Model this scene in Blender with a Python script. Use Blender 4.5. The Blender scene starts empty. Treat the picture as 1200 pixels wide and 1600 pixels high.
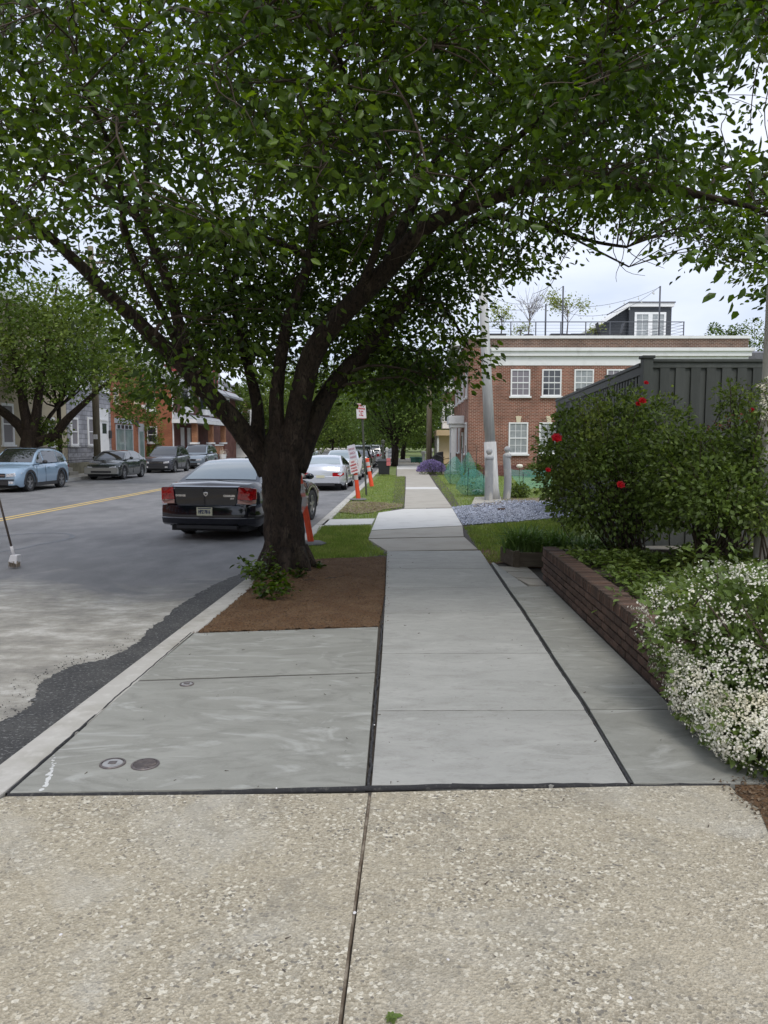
import bpy, bmesh, math, random
import numpy as np
from mathutils import Vector, Matrix
random.seed(7); RNG = np.random.default_rng(7)
R = math.radians
sc = bpy.context.scene
COL = sc.collection

# ---------------------------------------------------------------- camera, sky, sun, exposure
F = 1200.0; HZ = 692.0; CH = 1.7
TH = math.atan((800 - HZ) / F)
cam = bpy.data.objects.new('camera', bpy.data.cameras.new('camera')); COL.objects.link(cam)
cam.location = (0, 0, CH); cam.rotation_euler = (R(90) - TH, 0, 0)
cam.data.sensor_fit = 'VERTICAL'; cam.data.angle_y = 2 * math.atan(800 / F); cam.data.angle = 2 * math.atan(800 / F)
cam.data.clip_start = .05; cam.data.clip_end = 2000
sc.camera = cam
sc.view_settings.view_transform = 'Standard'; sc.view_settings.look = 'None'
sc.view_settings.gamma = 1; sc.view_settings.use_curve_mapping = False
sc.view_settings.exposure = 0.72
W_ = bpy.data.worlds.new('World'); sc.world = W_; W_.use_nodes = True
nt = W_.node_tree; nt.nodes.clear()
wo = nt.nodes.new('ShaderNodeOutputWorld'); bg = nt.nodes.new('ShaderNodeBackground'); bg.inputs['Strength'].default_value = .1
sky = nt.nodes.new('ShaderNodeTexSky'); sky.sky_type = 'NISHITA'; sky.sun_disc = False
SUN_EL, SUN_ROT = R(56), R(165)
sky.sun_elevation = SUN_EL; sky.sun_rotation = SUN_ROT; sky.dust_density = 2.5
tc = nt.nodes.new('ShaderNodeTexCoord'); mp = nt.nodes.new('ShaderNodeMapping'); mp.inputs['Scale'].default_value = (1, 1, 3.0)
nz = nt.nodes.new('ShaderNodeTexNoise'); nz.inputs['Scale'].default_value = 2.6; nz.inputs['Detail'].default_value = 6; nz.inputs['Roughness'].default_value = .5
cr = nt.nodes.new('ShaderNodeValToRGB')
cr.color_ramp.elements[0].position = .33; cr.color_ramp.elements[0].color = (4.1, 4.7, 5.95, 1)
cr.color_ramp.elements[1].position = .68; cr.color_ramp.elements[1].color = (6.7, 7.0, 7.8, 1)
mx = nt.nodes.new('ShaderNodeMix'); mx.data_type = 'RGBA'; mx.inputs[0].default_value = .93
nt.links.new(tc.outputs['Generated'], mp.inputs['Vector']); nt.links.new(mp.outputs[0], nz.inputs['Vector'])
nt.links.new(nz.outputs['Fac'], cr.inputs['Fac']); nt.links.new(sky.outputs[0], mx.inputs[6]); nt.links.new(cr.outputs[0], mx.inputs[7])
nt.links.new(mx.outputs[2], bg.inputs['Color']); nt.links.new(bg.outputs[0], wo.inputs[0])
sl = bpy.data.lights.new('sun', 'SUN'); sl.energy = 1.1; sl.angle = R(22); sl.color = (1, .96, .9)
so = bpy.data.objects.new('sun', sl); COL.objects.link(so); so.location = (0, 0, 40)
sd = Vector((math.sin(SUN_ROT) * math.cos(SUN_EL), math.cos(SUN_ROT) * math.cos(SUN_EL), math.sin(SUN_EL)))
so.rotation_euler = sd.to_track_quat('Z', 'Y').to_euler()

# ---------------------------------------------------------------- geometry helpers
PHI = math.atan(35 / F)
ROAD = -.13
def ray(px, py):
    u = (px - 600) / F; v = (800 - py) / F
    return Vector((u, math.cos(TH) + v * math.sin(TH), -math.sin(TH) + v * math.cos(TH)))
def at(px, py, y):                       # world point seen at a pixel, at distance y
    r = ray(px, py); return Vector((0, 0, CH)) + r * (y / r.y)
def G(px, py, z=0.0):                    # ground point
    r = ray(px, py); return Vector((0, 0, CH)) + r * ((z - CH) / r.z)
def S(lat, s, z=0.0):                    # street frame to world
    return Vector((lat * math.cos(PHI) + s * math.sin(PHI), -lat * math.sin(PHI) + s * math.cos(PHI), z))
def S_of(px, lat):                       # distance along street of a pixel column for a given lateral
    return lat * F / (px - 635.0)

ORG = {}
def setp(o, label=None, cat=None, group=None, kind=None):
    if label: o['label'] = label
    if cat: o['category'] = cat
    if group: o['group'] = group
    if kind: o['kind'] = kind
    return o
def thing(name, label, cat, loc, rotz=0, group=None, org=None):
    o = bpy.data.objects.new(name, None); COL.objects.link(o); o.empty_display_size = .2
    o.location = loc; o.rotation_euler = (0, 0, rotz)
    ORG[o.name] = Vector(org if org is not None else loc)
    return setp(o, label, cat, group)
def sthing(name, label, cat, lat, s, group=None):    # a thing whose parts are built in street coordinates
    return thing(name, label, cat, S(lat, s), -PHI, group, org=(lat, s, 0))
def link(name, me, mat, parent=None, smooth=False):
    if mat and not me.materials: me.materials.append(mat)
    if smooth:
        me.polygons.foreach_set('use_smooth', [True] * len(me.polygons))
        if smooth is not True: me.set_sharp_from_angle(angle=R(smooth))
    o = bpy.data.objects.new(name, me); COL.objects.link(o)
    if parent is not None:
        o.parent = parent; ORG[o.name] = ORG.get(parent.name, Vector())
    return o
class MB:
    def __init__(s): s.v = []; s.f = []
    def add(s, vs, fs):
        n = len(s.v); s.v += [tuple(x) for x in vs]; s.f += [tuple(i + n for i in f) for f in fs]; return s
    def box(s, x0, x1, y0, y1, z0, z1):
        return s.add([(x0, y0, z0), (x1, y0, z0), (x1, y1, z0), (x0, y1, z0), (x0, y0, z1), (x1, y0, z1), (x1, y1, z1), (x0, y1, z1)],
                     [(0, 3, 2, 1), (4, 5, 6, 7), (0, 1, 5, 4), (1, 2, 6, 5), (2, 3, 7, 6), (3, 0, 4, 7)])
    def obox(s, c, u, n, hu, hn, z0, z1):   # box on a wall: centre c, along u, normal n
        c = Vector(c); u = Vector(u); n = Vector(n)
        p = [c + u * a * hu + n * b for a, b in ((-1, hn[0]), (1, hn[0]), (1, hn[1]), (-1, hn[1]))]
        return s.add([(q.x, q.y, c.z + z0) for q in p] + [(q.x, q.y, c.z + z1) for q in p],
                     [(0, 3, 2, 1), (4, 5, 6, 7), (0, 1, 5, 4), (1, 2, 6, 5), (2, 3, 7, 6), (3, 0, 4, 7)])
    def prism(s, poly, z0, z1):
        n = len(poly)
        a = [(p[0], p[1], z0) for p in poly] + [(p[0], p[1], z1) for p in poly]
        return s.add(a, [tuple(range(n - 1, -1, -1)), tuple(range(n, 2 * n))] + [(i, (i + 1) % n, n + (i + 1) % n, n + i) for i in range(n)])
    def extr(s, poly, d):                  # poly of 3D points extruded by vector d
        n = len(poly); d = Vector(d); P = [Vector(p) for p in poly]
        return s.add(P + [p + d for p in P], [tuple(range(n - 1, -1, -1)), tuple(range(n, 2 * n))] + [(i, (i + 1) % n, n + (i + 1) % n, n + i) for i in range(n)])
    def poly(s, pts): return s.add(pts, [tuple(range(len(pts)))])
    def tube(s, pts, rad, k=8, cap=True, wob=0):
        pts = [Vector(p) for p in pts]; n = len(pts)
        if not hasattr(rad, '__len__'): rad = [rad] * n
        T = [(pts[min(i + 1, n - 1)] - pts[max(i - 1, 0)]).normalized() for i in range(n)]
        nrm = T[0].orthogonal().normalized(); V = []
        for i in range(n):
            nrm = (nrm - T[i] * nrm.dot(T[i]))
            nrm = nrm.normalized() if nrm.length > 1e-6 else T[i].orthogonal().normalized()
            b = T[i].cross(nrm)
            for j in range(k):
                a = 2 * math.pi * j / k; r = rad[i] * (1 + (random.uniform(-wob, wob) if wob else 0))
                V.append(pts[i] + nrm * math.cos(a) * r + b * math.sin(a) * r)
        fs = [(i * k + j, i * k + (j + 1) % k, (i + 1) * k + (j + 1) % k, (i + 1) * k + j) for i in range(n - 1) for j in range(k)]
        if cap: fs += [tuple(range(k - 1, -1, -1)), tuple((n - 1) * k + j for j in range(k))]
        return s.add(V, fs)
    def lathe(s, prof, c=(0, 0, 0), k=16, axis='z'):
        V = []; n = len(prof); c = Vector(c)
        for r, h in prof:
            for j in range(k):
                a = 2 * math.pi * j / k; x, y = r * math.cos(a), r * math.sin(a)
                V.append(c + (Vector((x, y, h)) if axis == 'z' else Vector((h, x, y))))
        fs = [(i * k + j, i * k + (j + 1) % k, (i + 1) * k + (j + 1) % k, (i + 1) * k + j) for i in range(n - 1) for j in range(k)]
        fs += [tuple(range(k - 1, -1, -1)), tuple((n - 1) * k + j for j in range(k))]
        return s.add(V, fs)
    def sphere(s, c, r, k=10, sq=(1, 1, 1)):
        prof = [(max(1e-4, math.sin(math.pi * i / k)) * r, -math.cos(math.pi * i / k) * r) for i in range(k + 1)]
        n0 = len(s.v); s.lathe(prof, (0, 0, 0), k + 2)
        for i in range(n0, len(s.v)):
            x, y, z = s.v[i]; s.v[i] = (x * sq[0] + c[0], y * sq[1] + c[1], z * sq[2] + c[2])
        return s
    def build(s, name, mat, parent=None, smooth=False, bevel=0, kind=None, label=None, local=False):
        o0 = Vector() if (local or parent is None) else ORG.get(parent.name, Vector())
        me = bpy.data.meshes.new(name)
        me.from_pydata([(v[0] - o0.x, v[1] - o0.y, v[2] - o0.z) for v in s.v], [], s.f)
        if bevel:
            bm = bmesh.new(); bm.from_mesh(me)
            bmesh.ops.recalc_face_normals(bm, faces=bm.faces)
            es = [e for e in bm.edges if len(e.link_faces) == 2 and e.calc_face_angle(0) > .5]
            bmesh.ops.bevel(bm, geom=es, offset=bevel, segments=2, affect='EDGES', profile=.6, clamp_overlap=True)
            bm.to_mesh(me); bm.free()
        else:
            bm = bmesh.new(); bm.from_mesh(me); bmesh.ops.recalc_face_normals(bm, faces=bm.faces); bm.to_mesh(me); bm.free()
        o = link(name, me, mat, parent, smooth)
        if kind: o['kind'] = kind
        if label: o['label'] = label
        return o
def copy_tree(o, parent=None, loc=None, rot=None, **kw):
    c = o.copy(); COL.objects.link(c); c.parent = parent
    for ch in list(o.children): copy_tree(ch, c)
    if loc is not None: c.location = loc
    if rot is not None: c.rotation_euler[2] = rot
    if kw: setp(c, **kw)
    return c
def text_part(txt, size, mat, parent, org, xdir, zdir, name='lettering', depth=.002, sx=1.0, label=None, align='CENTER', world=False):
    cu = bpy.data.curves.new('t', 'FONT'); cu.body = txt; cu.size = size; cu.extrude = depth; cu.align_x = align; cu.align_y = 'CENTER'; cu.offset = size * .045
    cu.resolution_u = 2
    to = bpy.data.objects.new('t', cu); COL.objects.link(to)
    bpy.context.view_layer.update()
    me = bpy.data.meshes.new_from_object(to.evaluated_get(bpy.context.evaluated_depsgraph_get()))
    bpy.data.objects.remove(to)
    x = Vector(xdir).normalized(); z = Vector(zdir).normalized(); n = x.cross(z)
    M = Matrix(((x.x * sx, z.x, n.x, org[0]), (x.y * sx, z.y, n.y, org[1]), (x.z * sx, z.z, n.z, org[2]), (0, 0, 0, 1)))
    me.transform(M); me.materials.clear()
    if world: me.transform(Matrix.Translation(-ORG.get(parent.name, Vector())))
    o = link(name, me, mat, parent)
    if label: o['label'] = label
    return o
def inpoly(x, y, P):
    c = False; j = len(P) - 1
    for i in range(len(P)):
        if (P[i][1] > y) != (P[j][1] > y) and x < (P[j][0] - P[i][0]) * (y - P[i][1]) / (P[j][1] - P[i][1]) + P[i][0]: c = not c
        j = i
    return c
def sample_poly(P, n):
    xs = [p[0] for p in P]; ys = [p[1] for p in P]; out = []
    A = abs(sum(P[i][0] * P[(i + 1) % len(P)][1] - P[(i + 1) % len(P)][0] * P[i][1] for i in range(len(P)))) / 2
    X = RNG.uniform(min(xs), max(xs), n * 4); Y = RNG.uniform(min(ys), max(ys), n * 4)
    for x, y in zip(X, Y):
        if inpoly(x, y, P):
            out.append((x, y))
            if len(out) >= n: break
    return np.array(out)

# ---------------------------------------------------------------- materials
def mat(name, base, rough=.75, layers=(), bump=None, metal=0, coat=0, spec=.5, rnd=0, transl=0, stretch=None, alpha=1, island=0, emis=None, bump2=None):
    m = bpy.data.materials.new(name); m.use_nodes = True; t = m.node_tree; N = t.nodes; L = t.links
    b = N['Principled BSDF']; out = N['Material Output']
    b.inputs['Roughness'].default_value = rough; b.inputs['Metallic'].default_value = metal
    b.inputs['Coat Weight'].default_value = coat; b.inputs['Coat Roughness'].default_value = .04
    b.inputs['Specular IOR Level'].default_value = spec
    co = N.new('ShaderNodeTexCoord'); vec = co.outputs['Object']
    if stretch:
        mp = N.new('ShaderNodeMapping'); mp.inputs['Scale'].default_value = stretch; L.new(vec, mp.inputs[0]); vec = mp.outputs[0]
    rgb = N.new('ShaderNodeRGB'); rgb.outputs[0].default_value = (*base, 1); col = rgb.outputs[0]
    for ly in layers:
        scale, c2, lo, hi = ly[:4]; typ = ly[4] if len(ly) > 4 else 'noise'
        if typ == 'noise':
            n = N.new('ShaderNodeTexNoise'); n.inputs['Scale'].default_value = scale; n.inputs['Detail'].default_value = 5
            n.inputs['Roughness'].default_value = .6; n.inputs['Distortion'].default_value = ly[5] if len(ly) > 5 else 0; o_ = n.outputs['Fac']
        elif typ == 'vor':
            n = N.new('ShaderNodeTexVoronoi'); n.inputs['Scale'].default_value = scale
            sp = N.new('ShaderNodeSeparateColor'); L.new(n.outputs['Color'], sp.inputs[0]); o_ = sp.outputs[0]
        L.new(vec, n.inputs['Vector'])
        mr = N.new('ShaderNodeMapRange'); mr.inputs['From Min'].default_value = lo; mr.inputs['From Max'].default_value = hi
        L.new(o_, mr.inputs['Value'])
        mm = N.new('ShaderNodeMix'); mm.data_type = 'RGBA'; L.new(mr.outputs[0], mm.inputs[0]); L.new(col, mm.inputs[6]); mm.inputs[7].default_value = (*c2, 1)
        col = mm.outputs[2]
    if rnd or island:
        if island: g = N.new('ShaderNodeNewGeometry'); ro = g.outputs['Random Per Island']; amt = island
        else: g = N.new('ShaderNodeObjectInfo'); ro = g.outputs['Random']; amt = rnd
        mr = N.new('ShaderNodeMapRange'); mr.inputs['To Min'].default_value = 1 - amt; mr.inputs['To Max'].default_value = 1 + amt
        L.new(ro, mr.inputs['Value'])
        mm = N.new('ShaderNodeMix'); mm.data_type = 'RGBA'; mm.blend_type = 'MULTIPLY'; mm.inputs[0].default_value = 1
        L.new(col, mm.inputs[6]); L.new(mr.outputs[0], mm.inputs[7]); col = mm.outputs[2]
    L.new(col, b.inputs['Base Color'])
    if bump:
        h = None
        for bb in (bump, bump2):
            if not bb: continue
            n = N.new('ShaderNodeTexNoise' if len(bb) < 4 else 'ShaderNodeTexVoronoi'); n.inputs['Scale'].default_value = bb[0]
            if len(bb) < 4: n.inputs['Detail'].default_value = 6
            L.new(vec, n.inputs['Vector'])
            bp = N.new('ShaderNodeBump'); bp.inputs['Strength'].default_value = bb[1]; bp.inputs['Distance'].default_value = bb[2]
            L.new(n.outputs[0], bp.inputs['Height'])
            if h: L.new(h, bp.inputs['Normal'])
            h = bp.outputs[0]
        L.new(h, b.inputs['Normal'])
    if emis: b.inputs['Emission Color'].default_value = (*emis, 1); b.inputs['Emission Strength'].default_value = 1
    sh = b.outputs[0]
    if transl:
        tr = N.new('ShaderNodeBsdfTranslucent'); ad = N.new('ShaderNodeMixShader'); ad.inputs[0].default_value = transl
        hs = N.new('ShaderNodeHueSaturation'); hs.inputs['Value'].default_value = 1.5; hs.inputs['Saturation'].default_value = 1.15; hs.inputs['Hue'].default_value = .49
        L.new(col, hs.inputs['Color']); L.new(hs.outputs[0], tr.inputs['Color']); L.new(sh, ad.inputs[1]); L.new(tr.outputs[0], ad.inputs[2]); sh = ad.outputs[0]
    if alpha < 1:
        tr = N.new('ShaderNodeBsdfTransparent'); ad = N.new('ShaderNodeMixShader'); ad.inputs[0].default_value = alpha
        L.new(tr.outputs[0], ad.inputs[1]); L.new(sh, ad.inputs[2]); sh = ad.outputs[0]
    L.new(sh, out.inputs[0])
    return m
def paint(name, c, r=.25, metal=.25, coat=1, spec=.5): return mat(name, c, r, metal=metal, coat=coat, spec=spec)
def brickmat(name, c1, c2, mortar, bw=.215, bh=.075, ms=.012, stretch_u=(1, 1), layer=None, off=.5):
    m = bpy.data.materials.new(name); m.use_nodes = True; t = m.node_tree; N = t.nodes; L = t.links; b = N['Principled BSDF']
    co = N.new('ShaderNodeTexCoord'); sp = N.new('ShaderNodeSeparateXYZ'); L.new(co.outputs['Object'], sp.inputs[0])
    ad = N.new('ShaderNodeMath'); ad.operation = 'ADD'; L.new(sp.outputs[0], ad.inputs[0]); L.new(sp.outputs[1], ad.inputs[1])
    cb = N.new('ShaderNodeCombineXYZ'); L.new(ad.outputs[0], cb.inputs[0]); L.new(sp.outputs[2], cb.inputs[1])
    br = N.new('ShaderNodeTexBrick'); br.offset = off; L.new(cb.outputs[0], br.inputs['Vector'])
    br.inputs['Scale'].default_value = 1; br.inputs['Brick Width'].default_value = bw; br.inputs['Row Height'].default_value = bh
    br.inputs['Mortar Size'].default_value = ms; br.inputs['Mortar Smooth'].default_value = .2; br.inputs['Bias'].default_value = -.1
    br.inputs['Color1'].default_value = (*c1, 1); br.inputs['Color2'].default_value = (*c2, 1); br.inputs['Mortar'].default_value = (*mortar, 1)
    nz = N.new('ShaderNodeTexNoise'); nz.inputs['Scale'].default_value = 1.1; nz.inputs['Detail'].default_value = 6; L.new(co.outputs['Object'], nz.inputs['Vector'])
    mr = N.new('ShaderNodeMapRange'); mr.inputs['To Min'].default_value = .72; mr.inputs['To Max'].default_value = 1.25; mr.inputs['From Min'].default_value = .3; mr.inputs['From Max'].default_value = .7
    L.new(nz.outputs['Fac'], mr.inputs['Value'])
    mm = N.new('ShaderNodeMix'); mm.data_type = 'RGBA'; mm.blend_type = 'MULTIPLY'; mm.inputs[0].default_value = 1
    L.new(br.outputs['Color'], mm.inputs[6]); L.new(mr.outputs[0], mm.inputs[7]); L.new(mm.outputs[2], b.inputs['Base Color'])
    bp = N.new('ShaderNodeBump'); bp.inputs['Strength'].default_value = .6; bp.inputs['Distance'].default_value = .008; bp.invert = True
    L.new(br.outputs['Fac'], bp.inputs['Height']); L.new(bp.outputs[0], b.inputs['Normal'])
    b.inputs['Roughness'].default_value = .85; b.inputs['Specular IOR Level'].default_value = .2
    return m
M = {}
M['new_concrete'] = mat('new concrete', (.335, .332, .306), .8, [(1.1, (.41, .405, .375), .42, .72, 'noise', 1.5), (3, (.26, .256, .232), .48, .85, 'noise', 1.6), (2, (.47, .468, .435), .56, .85, 'noise', 1.8), (16, (.24, .235, .21), .55, .85, 'noise', 1), (60, (.4, .39, .36), .5, .8)], bump=(90, .35, .004), stretch=(.8, 1.7, 1), rnd=.07)
M['new_concrete_dark'] = mat('new concrete still damp', (.262, .26, .23), .8, [(1.3, (.32, .318, .285), .42, .72, 'noise', 1.6), (3, (.19, .188, .165), .48, .8, 'noise', 2), (1.6, (.4, .4, .37), .55, .72, 'noise', 2.6), (70, (.33, .33, .3), .55, .8)], bump=(90, .25, .004), stretch=(.8, 1.8, 1), rnd=.05)
M['white_concrete'] = mat('pale concrete', (.6, .59, .56), .85, [(2, (.5, .49, .46), .5, .75)], bump=(80, .2, .003))
M['tan_concrete'] = mat('tan concrete', (.4, .37, .315), .85, [(1.5, (.33, .3, .25), .45, .7), (70, (.48, .45, .4), .55, .75)], bump=(120, .3, .004), rnd=.06)
M['kerb'] = mat('kerb concrete', (.46, .44, .4), .85, [(1.8, (.3, .28, .23), .48, .72), (9, (.55, .53, .49), .5, .75)], bump=(80, .3, .004))
M['joint'] = mat('black joint filler', (.03, .03, .032), .85, [(40, (.12, .115, .105), .55, .75)], bump=(60, .6, .006))
M['aggregate'] = mat('exposed aggregate', (.265, .23, .165), .8, [(105, (.62, .56, .435), .0, 1.0, 'vor'), (170, (.32, .27, .19), .2, 1.3, 'vor'), (72, (.72, .67, .55), .88, .93, 'vor'), (90, (.17, .155, .13), .92, .96, 'vor'), (1.3, (.47, .41, .3), .42, .8), (.9, (.5, .47, .4), .52, .8, 'noise', 1.5), (3.5, (.27, .245, .195), .52, .85, 'noise', 1), (22, (.22, .2, .16), .58, .9), (1.9, (.5, .36, .16), .74, .98)], bump=(105, .9, .006, 1), bump2=(220, .6, .004))
M['pebble'] = mat('pebble', (.5, .47, .42), .5, [(9, (.25, .22, .19), .4, .6)], rnd=.35)
M['joint_old'] = mat('dirt filled joint', (.12, .09, .062), .95, [(14, (.25, .21, .16), .45, .6)], bump=(60, .6, .004))
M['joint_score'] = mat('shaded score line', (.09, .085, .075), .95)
M['bedding'] = mat('joint dirt', (.07, .06, .05), .95)
M['mulch'] = mat('brown topsoil', (.15, .08, .036), .95, [(4, (.2, .12, .06), .42, .65), (45, (.045, .026, .014), .48, .7), (110, (.2, .14, .085), .6, .75)], bump=(30, 1, .03), bump2=(120, .8, .01))
M['patch'] = mat('fresh asphalt', (.05, .05, .05), .85, [(3, (.085, .084, .08), .4, .7), (42, (.2, .2, .195), .56, .66), (60, (.02, .02, .02), .58, .66), (9, (.3, .29, .26), .72, .78)], bump=(60, 1, .012))
M['lawn'] = mat('lawn ground', (.14, .19, .05), .95, [(3, (.22, .23, .08), .45, .7), (14, (.07, .1, .03), .5, .7)], bump=(40, .6, .03))
M['grass'] = mat('grass blade', (.2, .28, .06), .75, [(2.2, (.3, .35, .1), .45, .65), (9, (.28, .25, .11), .66, .8)], transl=.25, island=.35)
M['gravel'] = mat('grey gravel', (.3, .32, .38), .85, [(30, (.5, .52, .58), .6, .64, 'vor'), (24, (.14, .15, .19), .66, .7, 'vor'), (2, (.25, .23, .2), .62, .72)], bump=(26, 1, .03, 1))
M['stone'] = mat('gravel stone', (.36, .39, .47), .8, [(3, (.25, .27, .33), .4, .6)], island=.5)
M['dirt'] = mat('bare dirt', (.17, .13, .085), .95, [(6, (.25, .2, .13), .45, .65), (30, (.1, .08, .05), .5, .75)], bump=(30, .8, .02))
M['bark'] = mat('cherry bark', (.036, .025, .018), .85, [(5, (.085, .063, .048), .5, .72), (2.2, (.06, .05, .03), .55, .75), (18, (.009, .007, .006), .45, .65, 'noise', 1.5)], bump=(13, 1, .035), bump2=(40, .7, .012), stretch=(1.4, 1.4, .55), spec=.25)
M['leaf'] = mat('cherry leaf', (.048, .088, .012), .38, [(.8, (.115, .18, .022), .42, .62), (3, (.026, .05, .008), .48, .68)], transl=.42, island=.55, spec=.4)
M['leaf_far'] = mat('street tree leaf', (.08, .125, .022), .6, [(.35, (.17, .22, .045), .45, .64), (2, (.045, .075, .016), .5, .7)], transl=.35, island=.4, spec=.3)
M['leaf_dark'] = mat('dark leaf', (.065, .11, .02), .6, [(.3, (.12, .18, .035), .42, .6)], transl=.3, island=.4, spec=.3)
M['leaf_rose'] = mat('rose leaf', (.12, .175, .04), .45, [(1.2, (.25, .3, .08), .5, .68), (2.6, (.11, .07, .03), .7, .8)], transl=.35, island=.5, spec=.4)
M['leaf_bush'] = mat('bush leaf', (.14, .2, .05), .5, [(2, (.09, .14, .035), .45, .65)], transl=.3, island=.4)
M['leaf_lily'] = mat('daylily leaf', (.12, .21, .05), .4, [(3, (.18, .28, .08), .45, .65)], transl=.2, island=.35)
M['leaf_yellow'] = mat('yellow green leaf', (.22, .26, .05), .6, transl=.3, island=.3)
M['petal_white'] = mat('white petal', (.82, .8, .7), .6, [(3, (.74, .68, .5), .5, .75)], transl=.2, island=.12)
M['petal_red'] = mat('red petal', (.55, .012, .022), .5, transl=.25, island=.3)
M['petal_purple'] = mat('purple petal', (.28, .22, .42), .7, island=.4, transl=.2)
M['twig'] = mat('twig', (.07, .05, .035), .8)
M['twig_grey'] = mat('bare grey twig', (.16, .14, .13), .85)
M['stem_green'] = mat('green stem', (.07, .1, .03), .7)
M['brick_wall'] = brickmat('red brown brick', (.25, .088, .055), (.14, .052, .035), (.38, .29, .23))
M['brick_orange'] = brickmat('orange brick', (.36, .12, .06), (.28, .09, .05), (.3, .16, .1))
M['brick_pillar'] = brickmat('tan orange brick', (.42, .18, .08), (.33, .13, .06), (.3, .2, .14))
M['brick_dark'] = brickmat('dark red brick', (.15, .05, .04), (.1, .035, .03), (.2, .13, .11))
M['ashlar'] = brickmat('grey ashlar', (.4, .4, .42), (.26, .26, .28), (.18, .18, .19), bw=.6, bh=.28, ms=.02)
M['brick'] = mat('planter brick', (.115, .066, .046), .9, [(9, (.068, .045, .034), .42, .65), (30, (.24, .17, .125), .56, .8), (3, (.17, .115, .08), .55, .8)], bump=(60, .6, .006), rnd=.35)
M['mortar'] = mat('mortar', (.16, .13, .11), .9, [(20, (.09, .075, .065), .4, .7)], bump=(60, .6, .006))
M['white'] = mat('white paint', (.78, .78, .77), .5, [(3, (.66, .66, .64), .5, .75)])
M['cream'] = mat('cream stone', (.62, .54, .38), .7)
M['beige'] = mat('beige stucco', (.42, .36, .25), .9, [(2, (.36, .31, .21), .45, .7)], bump=(60, .3, .005))
M['tanwood'] = mat('tan painted wood', (.62, .46, .28), .7)
M['glass'] = mat('window glass', (.035, .04, .048), .05, spec=.9)
M['glass_curtain'] = mat('curtained glass', (.33, .35, .35), .25, [(4, (.22, .24, .25), .4, .7)], spec=.7)
M['glass_blind'] = mat('grey blind behind glass', (.2, .18, .2), .2, spec=.8)
M['shopglass'] = mat('shop glass', (.16, .22, .22), .1, [(1.5, (.26, .33, .32), .4, .7)], spec=.8)
M['slate'] = mat('grey shingle', (.15, .15, .165), .85, [(8, (.1, .1, .11), .45, .7)])
M['slate_light'] = mat('light grey porch roof', (.35, .36, .38), .8)
M['siding'] = mat('charcoal siding', (.045, .05, .058), .7)
M['black_iron'] = mat('black iron', (.02, .02, .022), .5)
M['grey_iron'] = mat('dark grey railing', (.08, .085, .1), .5)
M['fence'] = mat('grey green fence board', (.085, .092, .087), .6, [(3, (.11, .117, .11), .45, .7), (1, (.07, .076, .07), .5, .7)], rnd=.2, stretch=(3, 3, .4), bump=(12, .15, .003))
M['pole_wood'] = mat('weathered pole wood', (.16, .13, .09), .9, [(4, (.22, .2, .13), .45, .65), (25, (.08, .065, .05), .5, .7)], stretch=(3, 3, .25), bump=(14, .6, .01))
M['pole_pale'] = mat('pale weathered pole', (.44, .44, .43), .85, [(4, (.56, .56, .54), .45, .65), (22, (.27, .26, .25), .58, .78)], stretch=(3, 3, .2), bump=(16, .6, .01))
M['post_grey'] = mat('peeling grey post', (.3, .31, .32), .8, [(5, (.47, .46, .43), .5, .6), (20, (.2, .2, .2), .6, .75)], stretch=(1, 1, .5), bump=(20, .4, .006))
M['timber'] = mat('old timber', (.085, .065, .045), .9, [(6, (.13, .11, .075), .45, .65)], stretch=(.4, 3, 3), bump=(20, .6, .008))
M['sign_white'] = mat('sign white', (.72, .7, .7), .4, [(8, (.6, .58, .58), .5, .75)])
M['placard'] = mat('paper placard', (.62, .62, .68), .7, [(8, (.55, .5, .55), .5, .75)])
M['sign_red'] = mat('sign red', (.5, .02, .03), .5)
M['sign_ink'] = mat('sign faded ink', (.45, .25, .3), .6)
M['post_green'] = mat('dark sign post', (.06, .062, .045), .6)
M['orange'] = mat('safety orange plastic', (.78, .085, .025), .45, [(8, (.66, .06, .02), .45, .7)])
M['reflect'] = mat('grey white reflective band', (.5, .47, .45), .35)
M['rubber'] = mat('black rubber', (.02, .02, .021), .75)
M['greyrubber'] = mat('dusty rubber base', (.14, .14, .135), .85)
M['film'] = mat('clear plastic film', (.7, .68, .7), .25, alpha=.4)
M['net'] = mat('teal netting', (.1, .34, .28), .7, alpha=.3)
M['bin'] = mat('dark bin plastic', (.022, .023, .026), .5)
M['bin_green'] = mat('green bin plastic', (.02, .1, .08), .5)
M['plastic_dark'] = mat('dark trim plastic', (.03, .03, .033), .55)
M['chrome'] = mat('chrome', (.75, .75, .77), .12, metal=1)
M['alloy'] = mat('alloy rim', (.42, .43, .45), .3, metal=.9)
M['tail_red'] = mat('tail light red', (.42, .008, .012), .1, coat=1, layers=[(30, (.22, .004, .006), .5, .6)])
M['lamp_clear'] = mat('clear lamp', (.62, .62, .64), .08, coat=1, layers=[(20, (.3, .3, .32), .5, .6)])
M['lamp_pink'] = mat('pink clear lamp', (.45, .24, .2), .1, coat=1)
M['plate'] = mat('licence plate', (.6, .58, .42), .5)
M['plate_ink'] = mat('plate ink', (.03, .04, .1), .6)
M['carglass'] = mat('car glass', (.012, .014, .016), .03, spec=1, coat=.6)
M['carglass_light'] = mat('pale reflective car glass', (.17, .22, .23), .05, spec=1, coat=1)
M['iron'] = mat('cast iron', (.16, .14, .14), .5, metal=.5, layers=[(30, (.26, .22, .2), .45, .7)])
M['broom_wood'] = mat('broom handle wood', (.11, .085, .07), .7)
M['bristle'] = mat('bristle', (.3, .25, .2), .9, island=.3)
M['bulb'] = mat('glass bulb', (.6, .6, .55), .1)


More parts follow.
